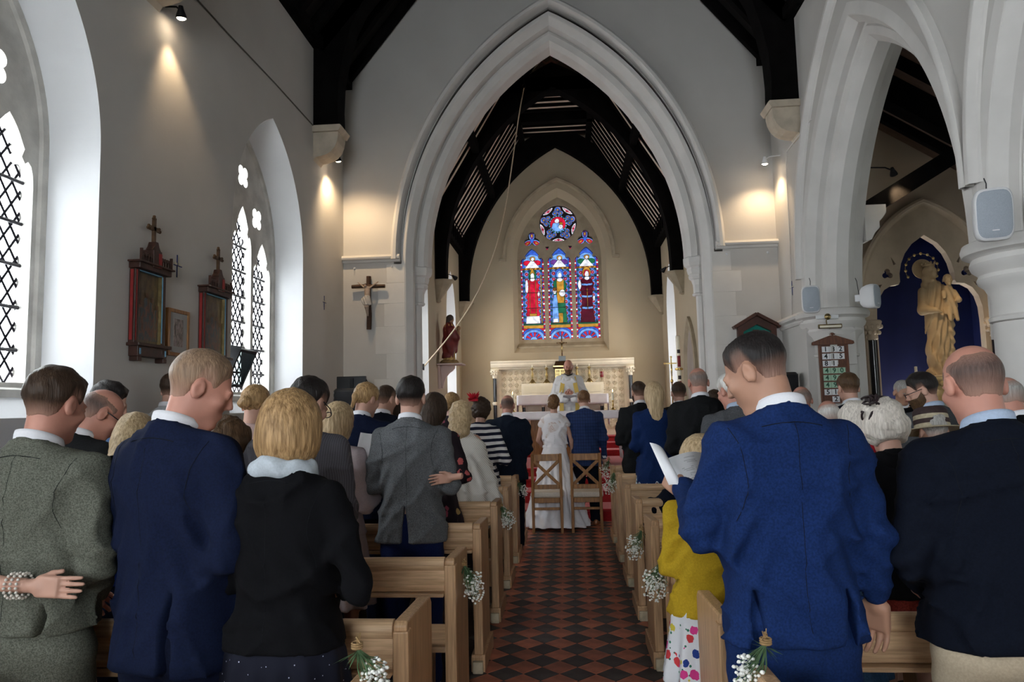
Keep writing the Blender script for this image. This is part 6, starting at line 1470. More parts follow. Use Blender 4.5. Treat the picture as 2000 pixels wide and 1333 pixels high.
WOM = [(.70, .200, .150), (.86, .198, .150), (.97, .182, .138), (1.08, .156, .115), (1.20, .168, .122), (1.30, .182, .132, .004), (1.40, .178, .118, -.004), (1.455, .155, .098, -.010), (1.495, .105, .078, -.013), (1.53, .07, .064, -.013), (1.56, .055, .055, -.01)]
ARMS = {'hold': ((.232, -.02, 1.15), (.10, .255, 1.14)), 'clasp': ((.242, -.04, 1.14), (.07, .19, 1.00)), 'down': ((.236, -.03, 1.14), (.245, .02, .89)), 'read': ((.236, .0, 1.16), (.11, .27, 1.26))}
NPERS = [0]
def person(label, x, y, h, rz=0., z0=0., sex='m', w=1., nod=.25, turn=0., tilt=0., lean=0., skin='skin', hair=('short', 'dkbrown'), top=('jacket', 'navy'), hem=None, bottom=('trousers', 'navytr'), collar='shirt', arms='hold', armL=None, armR=None, handL=None, handR=None, res=1., face=False, beard=None, glasses=False, hands=True, vent=None, hk=None, sleeves=True, shoes='shoe', body_res=None, seams=False, skirt_hem=.5):
    NPERS[0] += 1; sd = NPERS[0]*7
    t = thing('person', label, 'person', (x, y, z0), rz); s = h/1.78
    prof = [(q[0], q[1]*w, q[2]*(1+(w-1)*.9))+tuple(q[3:]) for q in (MEN if sex == 'm' else WOM)]
    sx = (.178 if sex == 'm' else .154)*(1+(w-1)*.7); hk = hk or (1.0 if sex == 'm' else .95); hk = hk/s*(.5+.5*s)
    A = {}
    for nm, sg, spec in (('L', -1, armL or arms), ('R', 1, armR or arms)):
        if isinstance(spec, str): e, wr = ARMS[spec]; e = (e[0]*(1 if sex == 'm' else .9)*sg, e[1], e[2]); wr = (wr[0]*sg, wr[1], wr[2])
        else: e, wr = spec
        A[sg] = (np.array((sg*sx, -.012, 1.428)), np.array(e), np.array(wr))
    def unlean(p): return (p[0], p[1]-lean*np.maximum(0, p[2]-.95), p[2]) if lean else p
    Rh = rot3(-nod, tilt, turn); pv = np.array((0, -.008, 1.53)); hc = pv+Rh @ np.array((0, .014, .125))*(.5+.5*hk)
    hcw = hc+np.array((0, lean*(hc[2]-.95), 0))
    def hl(p): q = tolocal(p, hc, Rh); return [v/F32(hk) for v in q]
    jw = 1.06 if sex == 'm' else .94
    bare = not sleeves
    def body(X, Y, Z):
        p = unlean((X, Y, Z))
        d = head_parts(hl(p), jw)*hk
        d = smin(d, rcone(p, (0, -.022, 1.44), hc+Rh @ np.array((0, -.018, -.055))*hk, .060 if sex == 'm' else .050, .056 if sex == 'm' else .047), .022)
        tr = prof_sdf(p, prof, 2.3, -.028); tr = smax(tr, np.maximum(1.0-p[2], p[2]-1.50), .02); d = smin(d, tr, .03); d = smin(d, ell(p, (0, 0, .95), (.125, .09, .13)), .03)
        for sg in (-1, 1):
            a, e, wr = A[sg]; k = 1. if bare else .72
            d = smin(d, rcone(p, a, e, .050*k, .040*k), .03); d = smin(d, rcone(p, e, wr, .040*k, .027 if bare else .025), .01)
            d = smin(d, rcone(p, (sg*.085, 0, .86), (sg*.095, .012, .50), .066, .048), .03); d = smin(d, rcone(p, (sg*.095, .012, .50), (sg*.10, -.01, .08), .048, .034), .01); d = smin(d, ell(p, (sg*.10, .045, .045), (.036, .11, .034)), .02)
        return d
    ex = max(abs(A[1][1][0]), abs(A[-1][1][0]), abs(A[1][2][0]), abs(A[-1][2][0]), sx)+.10
    y1 = max(A[1][2][1], A[-1][2][1], .15)+.12+max(0, lean*.7); y0 = min(A[1][1][1], A[-1][1][1], A[1][2][1], A[-1][2][1], -.16)-.09
    cr = body_res or .03*res**.5; fr = .0078*res
    xs = axis_(-ex, ex, cr, (hcw[0]-.115, hcw[0]+.115, fr)); ys = axis_(y0, y1, cr, (hcw[1]-.13, hcw[1]+.15, fr)); zs = axis_(-.02, hcw[2]+.16, cr, (hcw[2]-.17, hcw[2]+.15, fr))
    P, Q = nets(body, xs, ys, zs)
    if hands:
        for sg, hd in ((-1, handL), (1, handR)):
            wr = A[sg][2].copy(); wr[1] += lean*max(0, wr[2]-.95); fd = A[sg][2]-A[sg][1]; fd = fd/np.linalg.norm(fd); th = np.array((-sg*.55, .3, .8)); curl = .55
            if hd: fd, th, curl = np.array(hd[0], float), np.array(hd[1], float), hd[2]; fd = fd/np.linalg.norm(fd)
            th = th-fd*(th@fd); th = th/np.linalg.norm(th); nm = np.cross(fd, th)      # local x=thumb, y=-palm side, z=fingers
            HP, HQ = hand_geo(curl); V = HP.copy()
            flip = sg < 0
            Ym = nm if not flip else -nm
            if hd and len(hd) > 3: Ym = Ym*hd[3]
            W = V[:, :1]*th+V[:, 1:2]*Ym+V[:, 2:3]*fd
            Wd = (W*(.96 if sex == 'm' else .86)+wr+fd*.035); HQ2 = HQ if np.linalg.det(np.stack([th, Ym, fd])) > 0 else HQ[:, ::-1]
            Q = np.concatenate([Q, HQ2+len(P)]); P = np.concatenate([P, Wd])
    link('body', np_mesh('body', P*s, Q, skin), t)
    # hair
    if hair:
        hf = hair_fn(hair[0], sd)
        if hf and hair[0] != 'none':
            hr = .0078*res
            lo = .34 if hair[0] in ('long', 'girl', 'wavy') else .20
            P, Q = nets(lambda X, Y, Z: hf(hl(unlean((X, Y, Z))))*hk, axis_(hcw[0]-.16, hcw[0]+.16, hr), axis_(hcw[1]-.19, hcw[1]+.17, hr), axis_(hcw[2]-lo, hcw[2]+.17, hr))
            hme = np_mesh('hair', P*s, Q, 'h_'+hair[1])
            if hair[0] in ('short', 'crop', 'pate', 'balding', 'ring', 'spiky') and len(hme.vertices) == len(P):
                q = hl(unlean((P[:, 0], P[:, 1], P[:, 2]))); ln_ = {'short': .05, 'spiky': .04}.get(hair[0], .07)
                st = np.clip(1-(q[2]-zline(q[1])+.010)/ln_, 0, 1)*np.clip(1-(q[1]-.03)/.03, 0, 1)
                if hair[0] in ('balding', 'ring'): st = np.maximum(st, np.clip(1-((.080 if hair[0] == 'balding' else .070)-q[2]-.3*np.maximum(0, q[1]+.02))/.05, 0, 1))
                av = hme.attributes.new('stub', 'FLOAT', 'POINT'); av.data.foreach_set('value', np.ascontiguousarray(st*.92, F32))
            link('hair', hme, t)
    def put_head(nm, mb, m):
        v = np.array(mb.v)*hk; v = (Rh @ v.T).T+hcw; mb.v = [tuple(q) for q in v*s]; return mb.build(nm, m, t, smooth='all', local=True)
    if face:
        for sg in (-1, 1):
            put_head('eye', MB().sphere((sg*.030, .0855, .0005), (.0085, .0065, .004), 8, 5), mat('dark_eye', (.02, .012, .01), .3, .1, 9)); put_head('eyebrow', MB().tube([(sg*.016, .101, .020), (sg*.030, .100, .025), (sg*.045, .090, .021)], [.004, .0045, .003], 6), 'h_'+(hair[1] if hair else 'brown') if not beard else 'h_'+beard)
        put_head('lips', MB().sphere((0, .0945, -.0635), (.019, .006, .0065), 10, 5), mat('lip', (.34, .11, .10), .4, .1, 9))
    if beard:
        bf = lambda X, Y, Z: (lambda q: np.maximum(np.maximum(head_parts(q, jw, False)-.010-.001*wav(q, sd, 120), (q[2]+.036-.9*np.maximum(0, .045-q[1]))), np.maximum((-.0-q[1])*.9+.0, -ell(q, (0, .10, -.0635), (.022, .03, .011)))))(hl(unlean((X, Y, Z))))*hk
        P, Q = nets(bf, axis_(hcw[0]-.11, hcw[0]+.11, .007*res), axis_(hcw[1]-.12, hcw[1]+.16, .007*res), axis_(hcw[2]-.17, hcw[2]+.06, .007*res)); link('beard', np_mesh('beard', P*s, Q, 'h_'+beard), t)
    if glasses:
        g = MB()
        for sg in (-1, 1):
            g.tube([(sg*.032+.021*math.cos(a), .109, .002+.015*math.sin(a)) for a in np.linspace(0, 2*PI, 15)], .0022, 5); g.tube([(sg*.053, .108, .006), (sg*.078, .06, .008), (sg*.084, -.01, .012)], .0025, 5)
        g.tube([(-.011, .111, .005), (.011, .111, .005)], .002, 5); put_head('glasses', g, 'black_plastic')
    # garments
    kind, tm_ = top; G = .0 if kind != 'shirt' else -.01
    HEM = hem if hem is not None else {'jacket': .80, 'top': .92, 'coat': .55, 'dress': .45, 'alb': .12, 'poncho': .72, 'gown': .03}.get(kind, .85)
    tp = list(prof)
    if kind in ('dress', 'coat'): tp = [(HEM-.02, .30*w if kind == 'dress' else .24*w, .24 if kind == 'dress' else .19), (.70, .24*w, .18)] + [q for q in prof if q[0] > .84]
    if kind == 'gown': tp = [(.0, .44, .46, -.10), (.25, .36, .34, -.04), (.55, .27, .24, -.01), (.80, .215, .18), (.97, .165, .135)] + [q for q in prof if q[0] > 1.04]
    if kind == 'alb': tp = [(.05, .30, .24), (.5, .27, .21), (.9, .25, .18), (1.2, .25, .165)] + [q for q in prof if q[0] > 1.31]
    if kind == 'poncho': tp = [(.68, .40, .24, -.03), (.9, .35, .22, -.02), (1.1, .31, .19, -.01), (1.28, .25, .155), (1.38, .21, .135), (1.45, .15, .105), (1.50, .09, .075), (1.53, .07, .065)]
    wide = .03 if kind == 'alb' else 0
    sl_end = 1.0 if sleeves is True else sleeves
    def gar(X, Y, Z):
        p = unlean((X, Y, Z)); r1 = 1-np.abs(wav((p[0], p[1], p[2]*1.3), sd, 9)); r2 = 1-np.abs(wav(p, sd+1, 17)); fd = -.018*(r1**6-.22)-.012*(r2**7-.18)+.004*wav(p, sd+2, 11)
        ax = np.abs(p[0]); bk = np.exp(-((ax-.15*w)/.07)**2)*np.exp(-((p[2]-1.12)/.17)**2)
        fd = fd+.010*np.sin(58*(p[2]*.75+ax*1.25)+1.5*np.sin(9*p[2]))*bk
        if kind in ('dress', 'gown', 'coat', 'alb', 'poncho'): fd = fd+np.clip((1.0 if kind != 'poncho' else 1.25)-p[2], 0, .6)*.045*np.sin(np.arctan2(p[0], p[1])*(13 if kind != 'gown' else 17)+sd+2*wav(p, sd, 4))
        d = prof_sdf(p, tp, 2.4 if kind == 'jacket' else 2.15, .006)+fd
        if kind != 'poncho' and sl_end:
            for sg in (-1, 1):
                a, e, wr = A[sg]; wr2 = e+(wr-e)*sl_end if sl_end is not True else wr
                if sl_end <= .06: continue
                sp_ = smin(rcone(p, a, e, (.064 if kind != 'gown' else .055)*w**.5*(1 if sex == 'm' else .88), (.052+wide)*(1 if sex == 'm' else .88)), rcone(p, e, wr2, (.051+wide)*(1 if sex == 'm' else .88), (.041+wide*1.6)*(1 if sex == 'm' else .88)), .025)
                el = ((p[0]-e[0])**2+(p[1]-e[1])**2+(p[2]-e[2])**2); sp_ = sp_+.008*np.sin(70*p[2]+40*p[0]*sg+3*wav(p, sd, 9))*np.exp(-el/.014)+fd*.8
                d = smin(d, sp_, .028)
        elif kind == 'gown': pass
        d = smax(d, HEM-p[2]+.02*np.cos(p[0]*4)-(.02 if kind == 'jacket' else 0), .006)
        nk = rcone(p, (0, -.02, 1.40), (0, .0, 1.62), .060, .056); d = smax(d, p[2]-1.50+.30*p[1], .012)
        if kind in ('jacket', 'coat', 'shirt'):
            q = np.sqrt(p[0]**2+((p[1]+.014)*1.05)**2)-.077*(1 if sex == 'm' else .86); d = smin(d, np.sqrt(q*q+((p[2]-1.488+.45*p[1])*.62)**2)-.0125, .012)
        if vent:
            vx = vent if isinstance(vent, tuple) else (vent,)
            for v in vx: d = np.maximum(d, -np.maximum(np.abs(p[0]-v)-.004-np.clip(1.04-p[2], 0, .3)*.09, np.maximum(p[1]+.05, p[2]-1.04)))
        return d
    gr = .0125*res; gx = ex+.03 if kind not in ('gown', 'poncho', 'alb') else max(ex, .5)+.05
    gy0, gy1 = y0-.03, y1
    if kind == 'gown': gy0 = -.62
    elif kind in ('alb', 'dress', 'coat', 'poncho'): gy0 = min(gy0, -.32)
    P, Q = nets(gar, axis_(-gx, gx, gr), axis_(gy0, gy1, gr), axis_(HEM-.04, 1.58, gr))
    gnames = {'jacket': 'jacket', 'top': 'knit_top', 'coat': 'coat', 'dress': 'dress', 'alb': 'robe', 'poncho': 'poncho', 'gown': 'gown', 'shirt': 'shirt'}
    go = link(gnames[kind], np_mesh(gnames[kind], P*s, Q, tm_), t)
    if seams:   # stitched lines laid on the cloth: centre back, armholes, collar edge
        def onback(px, pz):
            lo, hi = np.full(len(px), gy0), np.full(len(px), .02)
            for _ in range(22):
                md = (lo+hi)/2; ins = gar(np.array(px, F32), md.astype(F32), np.array(pz, F32)) < 0; hi = np.where(ins, md, hi); lo = np.where(ins, lo, md)
            return hi
        def line(pts, r=.0008, nm='seam'):
            px, pz = np.array([q[0] for q in pts]), np.array([q[1] for q in pts]); py = onback(px, pz)-.0002; MB().tube([tuple(np.array((a, b, c))*s) for a, b, c in zip(px, py, pz)], r*s, 5).build(nm, 'seam', go, local=True)
        line([(.002, 1.49-.012*i) for i in range(int((1.48-HEM)/.012)-2)])
        for sg in (-1, 1): line([(sg*(sx*(1.02-.20*math.sin(PI*i/14))), 1.475-.020*i) for i in range(14)], .0010)
        line([(-.085+.0085*i, 1.472+.016*math.cos((i-10)/10*1.3)) for i in range(21)], .0014, 'collar_edge')
    if collar:
        rr = []
        cs_ = 1. if sex == 'm' else .86
        for k_, (r_, dz) in enumerate(((.074, -.018), (.071, .022), (.068, .036), (.064, .036), (.0625, -.01))):
            rr.append([(r_*cs_*math.sin(a), -.010+r_*1.04*cs_*math.cos(a)-.004, 1.508+dz-.42*(r_*math.cos(a))) for a in [2*PI*i/28 for i in range(28)]])
        mb = MB().loft(rr+[rr[0]]); mb.v = [(vx*s, (vy+lean*(vz-.95))*s, vz*s) for vx, vy, vz in mb.v]; mb.build('shirt_collar', collar, t, smooth='all', local=True)
    if sleeves is True and kind == 'jacket' and collar:
        for sg in (-1, 1):
            a, e, wr = A[sg]; dr = (wr-e)/np.linalg.norm(wr-e); pts = [e+(wr-e)*.93, wr+dr*.012]; MB().tube([tuple(np.array((q[0], q[1]+lean*max(0, q[2]-.95), q[2]))*s) for q in pts], .036*s, 14).build('shirt_cuff', collar, t, smooth=True, local=True)
    # lower half
    bk_, bm_ = bottom if bottom else (None, None)
    if bk_ == 'trousers':
        def tr(X, Y, Z):
            p = (X, Y, Z); d = ell(p, (0, 0, .90), (.178*w, .132*w, .15))
            for sg in (-1, 1): d = smin(d, rcone(p, (sg*.092, 0, .84), (sg*.10, .012, .50), .102*w, .078), .03); d = smin(d, rcone(p, (sg*.10, .012, .50), (sg*.103, -.012, .07), .078, .068), .02)
            d = d+.004*wav(p, sd+2, 20)+.003*np.sin(60*p[2]+20*p[0]); return smax(d, np.maximum(.045-p[2], p[2]-1.0), .006)
        P, Q = nets(tr, axis_(-.26*w, .26*w, .018*res**.5), axis_(-.2*w, .2*w, .018*res**.5), axis_(.02, 1.03, .018*res**.5)); link('trousers', np_mesh('trousers', P*s, Q, bm_), t)
    elif bk_ == 'skirt':
        def sk(X, Y, Z):
            p = (X, Y, Z); d = prof_sdf(p, [(skirt_hem-.03, .235*w, .19), (.75, .205*w, .165), (.92, .185*w, .145), (1.05, .15*w, .12)], 2.1)+np.clip(1.0-p[2], 0, .5)*.05*np.sin(np.arctan2(p[0], p[1])*12+sd); return smax(d, np.maximum(skirt_hem-p[2], p[2]-1.04), .006)
        P, Q = nets(sk, axis_(-.30*w, .30*w, .016*res**.5), axis_(-.26, .26, .016*res**.5), axis_(skirt_hem-.04, 1.07, .016*res**.5)); link('skirt', np_mesh('skirt', P*s, Q, bm_), t)
    if shoes and kind not in ('gown',):
        for sg in (-1, 1):
            P, Q = nets(lambda X, Y, Z: np.maximum(smin(ell((X, Y, Z), (sg*.103, .055, .03), (.047, .135, .048)), ell((X, Y, Z), (sg*.103, -.03, .045), (.042, .065, .055)), .03), -Z+.002), axis_(sg*.103-.06, sg*.103+.06, .015), axis_(-.12, .22, .015), axis_(-.015, .12, .015)); link('shoe', np_mesh('shoe', P*s, Q, shoes), t)
    t['_s'] = s
    return t
R1, R2, R3, R4, R5, R6 = 2.2, 3.15, 4.12, 5.1, 6.08, 7.05
# --- left of the aisle, nearest row
tweed = person('man in green-grey tweed jacket at the far left edge', -1.72, R1, 1.75, rz=-.05, w=1.02, nod=.30, turn=-.12, skin='skin2', hair=('short', 'dkbrown'), top=('jacket', 'tweed'), hem=.935, bottom=('trousers', 'tweed'), vent=(.12,), seams=True, arms='clasp')
navy = person('man in navy suit with cropped sandy hair, head turned right', -1.25, R1, 1.805, rz=-.30, w=1.0, nod=.42, turn=-.72, skin='skin2', hair=('crop', 'sandy'), top=('jacket', 'navy'), hem=.80, bottom=('trousers', 'navytr'), vent=(.10,), seams=True, arms='clasp')
bob = person('woman with golden bobbed hair in a black blazer', -.885, R1-.03, 1.645, rz=-.12, sex='f', w=1.08, nod=.15, turn=-.25, hair=('bob', 'golden'), top=('jacket', 'black'), hem=.95, bottom=('skirt', 'sequinned_navy'), skirt_hem=.35, collar=None, vent=None, seams=True, armR=((.275, -.03, 1.13), (.12, .20, 1.08)))
def torus_scarf(t, m, zc=1.47, r=.085, th=.034, nm='scarf'):
    s = t['_s']; P, Q = nets(lambda X, Y, Z: np.sqrt((np.sqrt(X**2+((Y+.012)*1.02)**2)-r)**2+((Z-zc+.25*Y)*.75)**2)-th+.008*wav((X, Y, Z), 3, 40)+.004*np.sin(60*Z+50*X), axis_(-.16, .16, .008), axis_(-.17, .15, .008), axis_(zc-.09, zc+.10, .008)); link(nm, np_mesh(nm, P*s, Q, m), t)
torus_scarf(bob, 'scarf', 1.505, .080, .030)
# arm of the guest outside the frame resting on the tweed back
armw = person('guest beyond the left edge reaching a braceleted hand to the tweed back', -2.30, 2.12, 1.66, rz=0, sex='f', hair=('long', 'brown'), top=('dress', 'denim'), collar=None, sleeves=.05, bottom=None, arms='clasp', armR=((.42, -.15, 1.20), (.735, -.112, 1.165)), handR=((1, .02, -.05), (.0, .1, 1), .08, 1), body_res=.014)
br = MB()
for k in range(3):
    for q in range(18):
        a = 2*PI*q/18; br.sphere((.735-.020*k, -.113+.036*math.cos(a), 1.165+.038*math.sin(a)), .0052, 6, 4)
br.v = [tuple(np.array(v)*armw['_s']) for v in br.v]; br.build('bracelets', mat('pearl_beads', (.62, .58, .52), .3, .1, 9), armw, smooth='all', local=True)
# second row
person('bald man with dark glasses bowing behind the tweed shoulder', -2.27, R2, 1.74, nod=.62, turn=-.62, skin='skin2', hair=('balding', 'dkstub'), top=('jacket', 'charcoal'), glasses=True, res=1.2, rz=-.1)
p7 = person('fair-haired woman with a navy hair clip, mostly hidden by the navy shoulder', -2.0, R2-.05, 1.60, sex='f', nod=.5, turn=.2, hair=('long', 'blonde'), top=('top', 'cobalt'), collar=None, bottom=('skirt', 'navytr'), res=1.3)
p8 = person('woman with curly brown hair and glasses looking down beside the navy suit', -1.655, R2, 1.58, sex='f', nod=.7, turn=-.75, hair=('curly', 'brown'), top=('top', 'cobalt'), collar=None, bottom=('skirt', 'navytr'), glasses=True, res=1.15, rz=-.2)
person('man with dark greying hair in a grey pinstripe suit behind the black blazer', -1.235, R2+.02, 1.755, w=1.04, nod=.50, turn=-.35, hair=('short', 'black'), top=('jacket', 'grey_pinstripe'), bottom=('trousers', 'charcoal'), res=1.1, glasses=True)
# third row
person('young man with spiky dark hair in a light blue suit by the window', -2.87, R3, 1.80, nod=.40, turn=-.85, hair=('spiky', 'black'), top=('jacket', 'sky'), bottom=('trousers', 'sky'), res=1.15, rz=-.1)
person('woman with auburn bun in a pale pink jacket', -1.90, R3, 1.76, sex='f', w=1.04, nod=.28, turn=-.2, hair=('bun', 'golden'), top=('jacket', 'pink'), collar=None, bottom=('skirt', 'pink'), res=1.1)
p11 = person('woman with long straight blonde hair holding a white sheet', -1.37, R3, 1.63, sex='f', nod=.12, turn=-.1, hair=('long', 'blonde'), top=('top', 'palepink'), collar=None, bottom=('skirt', 'palepink'), res=1.1, rz=-.25, armR=((.215, .0, 1.13), (.24, .17, 1.26)), handR=((.1, .5, .9), (-1, .2, .2), .5))
grey = person('man with black hair in a grey wool jacket at the pew end', -.925, R3-.02, 1.77, w=.95, nod=.12, turn=0, hair=('short', 'black'), top=('jacket', 'greywool'), hem=.83, bottom=('trousers', 'bluetr'), vent=(-.01,), seams=True, armL=((-.225, -.03, 1.15), (.0, .10, 1.16)), armR=((.245, -.05, 1.15), (.10, .18, 1.12)), hands=True, handR=((-1, .3, 0), (0, .3, 1), .5))
# hand of his own folded arm showing behind the elbow
HP, HQ = hand_geo(.35); hm_ = Matrix(((0, .25, -.97), (-.15, .96, .2), (.98, .1, -.12))); V = (np.array(hm_) @ HP.T).T*.9
P_ = V*.86+np.array((.262, -.135, 1.20)); link('folded_hand', np_mesh('folded_hand', P_*grey['_s'], HQ, 'skin'), grey)
# fourth row and beyond, left
person('tall dark-haired man in a pale grey suit near the second window', -2.98, R4, 1.90, nod=.2, turn=-.1, hair=('short', 'dkbrown'), top=('jacket', 'ltgrey'), bottom=('trousers', 'ltgrey'), res=1.3)
person('man with tied-back brown hair in a navy suit', -1.515, R4, 1.79, nod=.32, turn=-.55, hair=('pony', 'golden'), top=('jacket', 'navy'), res=1.25)
person('woman with long dark brown hair in a dark floral dress', -.985, R4, 1.70, sex='f', nod=.18, turn=-.3, hair=('long', 'dkbrown'), top=('dress', 'dark_floral_print'), hem=.3, collar=None, bottom=None, res=1.15, rz=-.15, armR=((.25, -.03, 1.15), (.13, .2, 1.08)))
person('short-haired young man in a dark navy suit beside the black screen', -1.615, R5, 1.80, nod=.25, turn=-.5, hair=('crop', 'dkbrown'), top=('jacket', 'darknavy'), res=1.4)
person('woman with blonde curls wrapped in a cream knitted poncho', -.935, R5, 1.64, sex='f', nod=.15, turn=-.1, hair=('wavy', 'blonde'), top=('poncho', 'cream_rib_knit'), collar=None, bottom=('skirt', 'black'), res=1.2, hem=.62)
person('guest facing the camera between the navy suits', -1.70, 6.85, 1.66, rz=2.7, sex='f', nod=.15, hair=('long', 'dkbrown'), top=('top', 'black'), collar=None, bottom=('skirt', 'black'), face=True, res=1.4)
p18 = person('woman in a navy and white striped top with a red fascinator', -.885, R6, 1.68, sex='f', w=1.05, nod=.25, turn=-.35, hair=('curly', 'dkbrown'), top=('top', 'striped_jersey'), hem=.75, collar=None, bottom=('skirt', 'black'), res=1.3, armR=((.27, -.03, 1.12), (.13, .18, 1.10)))
fz = MB(); rng = random.Random(3)
for k in range(26):
    a, b = rng.uniform(0, 2*PI), rng.uniform(-.2, 1.1); d = Vector((math.cos(a)*math.cos(b), math.sin(a)*math.cos(b), math.sin(b))); c = Vector((-.055, -.03, 1.66)); n = d.orthogonal().normalized()*.016; l = rng.uniform(.06, .11)
    fz.add([c, c+d*l*.5+n, c+d*l, c+d*l*.5-n], [(0, 1, 2, 3)])
fz.lathe([(.0, .02), (.05, .01), (.06, -.01), (.0, -.015)], (-.05, -.02, 1.655), 12); fz.build('fascinator', mat('red_feathers', (.50, .012, .03), .7, .2, 20), p18, local=True)
person('woman with a braided fair updo beneath the saint statue', -1.27, 7.62, 1.76, sex='f', nod=.1, turn=-.5, hair=('updo', 'golden'), top=('dress', 'dark_floral_print'), collar=None, bottom=None, res=1.5)
person('bald man in a dark blue-grey suit standing at the foremost left pew', -.69, 7.98, 1.72, w=1.12, nod=.18, turn=-.1, skin='skin2', hair=('balding', 'dkstub'), top=('jacket', 'bluegrey'), bottom=('trousers', 'darknavy'), arms='clasp', res=1.2)
# --- the couple and the priest
bride = person('bride with braided auburn updo in a white lace and tulle gown', -.197, 9.52, 1.74, sex='f', w=.98, nod=.12, turn=-.1, hair=('updo', 'auburn'), top=('gown', 'tulle'), sleeves=.02, collar=None, bottom=None, res=1.15, body_res=.014, armL=((-.225, -.03, 1.15), (-.13, .14, 1.02)), armR=((.225, -.03, 1.15), (.24, .06, .92)), hands=True)
s_ = bride['_s']
bp = [(1.02, .160, .118), (1.08, .152, .112), (1.20, .166, .120), (1.30, .174, .130), (1.40, .172, .120, -.004), (1.455, .150, .100, -.010), (1.48, .11, .085, -.012)]
def bodice(X, Y, Z):
    p = (X, Y, Z); d = prof_sdf(p, bp, 2.2, .0)
    for sg in (-1, 1): d = smin(d, rcone(p, (sg*.135, -.012, 1.425), (sg*.178, -.020, 1.365), .050, .047), .03)
    d = np.maximum(d, p[2]-1.452-.05*np.abs(p[0])/.15); return smax(d, np.maximum(1.06-p[2], -1), .004)
P_, Q_ = nets(bodice, axis_(-.28, .28, .011), axis_(-.2, .2, .011), axis_(1.03, 1.52, .011)); link('lace_bodice', np_mesh('lace_bodice', P_*s_, Q_, 'ivory_lace'), bride)
wb = MB(); wb.lathe([(.158, 1.045), (.163, 1.055), (.160, 1.075), (.155, 1.085)], n=28); wb.v = [(v[0]*s_*1.04, v[1]*s_*.80, v[2]*s_) for v in wb.v]; wb.build('waist_ribbon', 'tulle', bride, smooth=True, local=True)
bt = MB()
for k in range(12): bt.sphere((0, -.129-.012*math.sin(PI*k/11), 1.40-.026*k), .006, 6, 4)
bt.v = [tuple(np.array(v)*s_) for v in bt.v]; bt.build('buttons', 'white_plastic', bride, local=True)
hf_ = MB(); rng = random.Random(9)
for k in range(12): hf_.sphere((-.075+rng.uniform(-.014, .014), -.045+rng.uniform(-.03, .02), 1.655+rng.uniform(-.03, .03)), .007, 6, 4)
hf_.v = [tuple(np.array(v)*s_) for v in hf_.v]; hf_.build('hair_flowers', 'petal', bride, local=True)
groom = person('groom with brown hair in a blue checked suit', .215, 9.58, 1.78, w=1.0, nod=.22, turn=.18, hair=('short', 'auburn'), top=('jacket', 'blue_check_wool'), hem=.78, bottom=('trousers', 'darknavy'), arms='down', shoes='tan_shoe', res=1.15, armL=((-.245, -.03, 1.15), (-.14, .14, .98)))
priest = person('priest with a dark beard in a white hooded robe reading aloud', .02, 12.38, 1.79, rz=PI, z0=Z6, nod=.28, skin='skin2', hair=('balding', 'auburn'), top=('alb', 'whiteweave'), collar='black_plastic', bottom=('trousers', 'charcoal'), face=True, beard='auburn', arms='hold', armL=((-.27, .0, 1.12), (-.085, .25, 1.10)), armR=((.27, .0, 1.12), (.085, .25, 1.10)), handL=((.55, .2, .55), (-.2, .5, .9), .55), handR=((-.55, .2, .55), (.2, .5, .9), .55), res=1.0)
torus_scarf(priest, 'whiteweave', 1.46, .105, .040, 'hood')
ps = priest['_s']
for sg in (-1, 1):
    rr = []
    for k in range(14):
        zz = 1.475-.095*k; xx = sg*(.085+.05*min(1, k/3)); yy = .085+.10*min(1, k/3.)+(.02 if k > 3 else 0); rr.append([((xx-.036)*ps, yy*ps, zz*ps), ((xx+.036)*ps, (yy-.008)*ps, zz*ps)])
    o = MB().loft(rr, closed=False).build('gold_stole', 'yellowstole', priest, local=True); sd_ = o.modifiers.new('t', 'SOLIDIFY'); sd_.thickness = .006
# --- right of the aisle
royal = person('man in a bright navy-blue suit reading, head turned left', .635, R1, 1.815, rz=.06, w=.95, nod=.46, turn=.85, skin='skin3', hair=('pate', 'black'), top=('jacket', 'royal'), hem=.875, bottom=('trousers', 'royal'), vent=(-.125, .125), seams=True, armL=((-.245, .02, 1.16), (-.215, .32, 1.25)), armR=((.245, -.02, 1.16), (.262, .03, .99)), handL=((-.25, .75, .25), (.25, .1, 1), .75))
person('bald man in a black blazer and beige chinos at the right edge', 1.225, R1, 1.745, rz=.0, w=1.05, nod=.30, turn=.05, skin='skin2', hair=('balding', 'dkstub'), top=('jacket', 'darknavy'), hem=.895, bottom=('trousers', 'chino'), collar='lightshirt', vent=None, seams=True, armL=((-.265, -.03, 1.15), (-.15, .18, 1.04)))
girl = person('little girl in a mustard cardigan and tulip-print dress', .555, 3.07, 1.40, sex='f', w=1.05, nod=.15, hair=('girl', 'blonde'), top=('top', 'mustard'), hem=.88, collar=None, bottom=('skirt', 'tulip_print'), skirt_hem=.56, hk=1.12, res=1.1, shoes='shoe')
p29 = person('woman with white curls and a black fascinator in a black coat', 1.375, R2+.02, 1.585, sex='f', w=1.12, nod=.42, turn=.15, hair=('curly', 'ashwhite'), top=('jacket', 'black'), hem=.86, collar=None, bottom=('skirt', 'redskirt'), skirt_hem=.66)
fz = MB(); rng = random.Random(5)
for k in range(9):
    c = Vector((-.06+rng.uniform(-.03, .03), .03+rng.uniform(-.04, .02), 1.545+rng.uniform(-.05, .03))); r_ = rng.uniform(.025, .045); u_ = Vector((rng.uniform(-1, 1), rng.uniform(-1, 1), rng.uniform(-1, 1))).normalized(); v_ = u_.orthogonal().normalized(); fz.tube([c+u_*r_*math.cos(a)+v_*r_*math.sin(a)*.6 for a in np.linspace(0, 5, 14)], .005, 5)
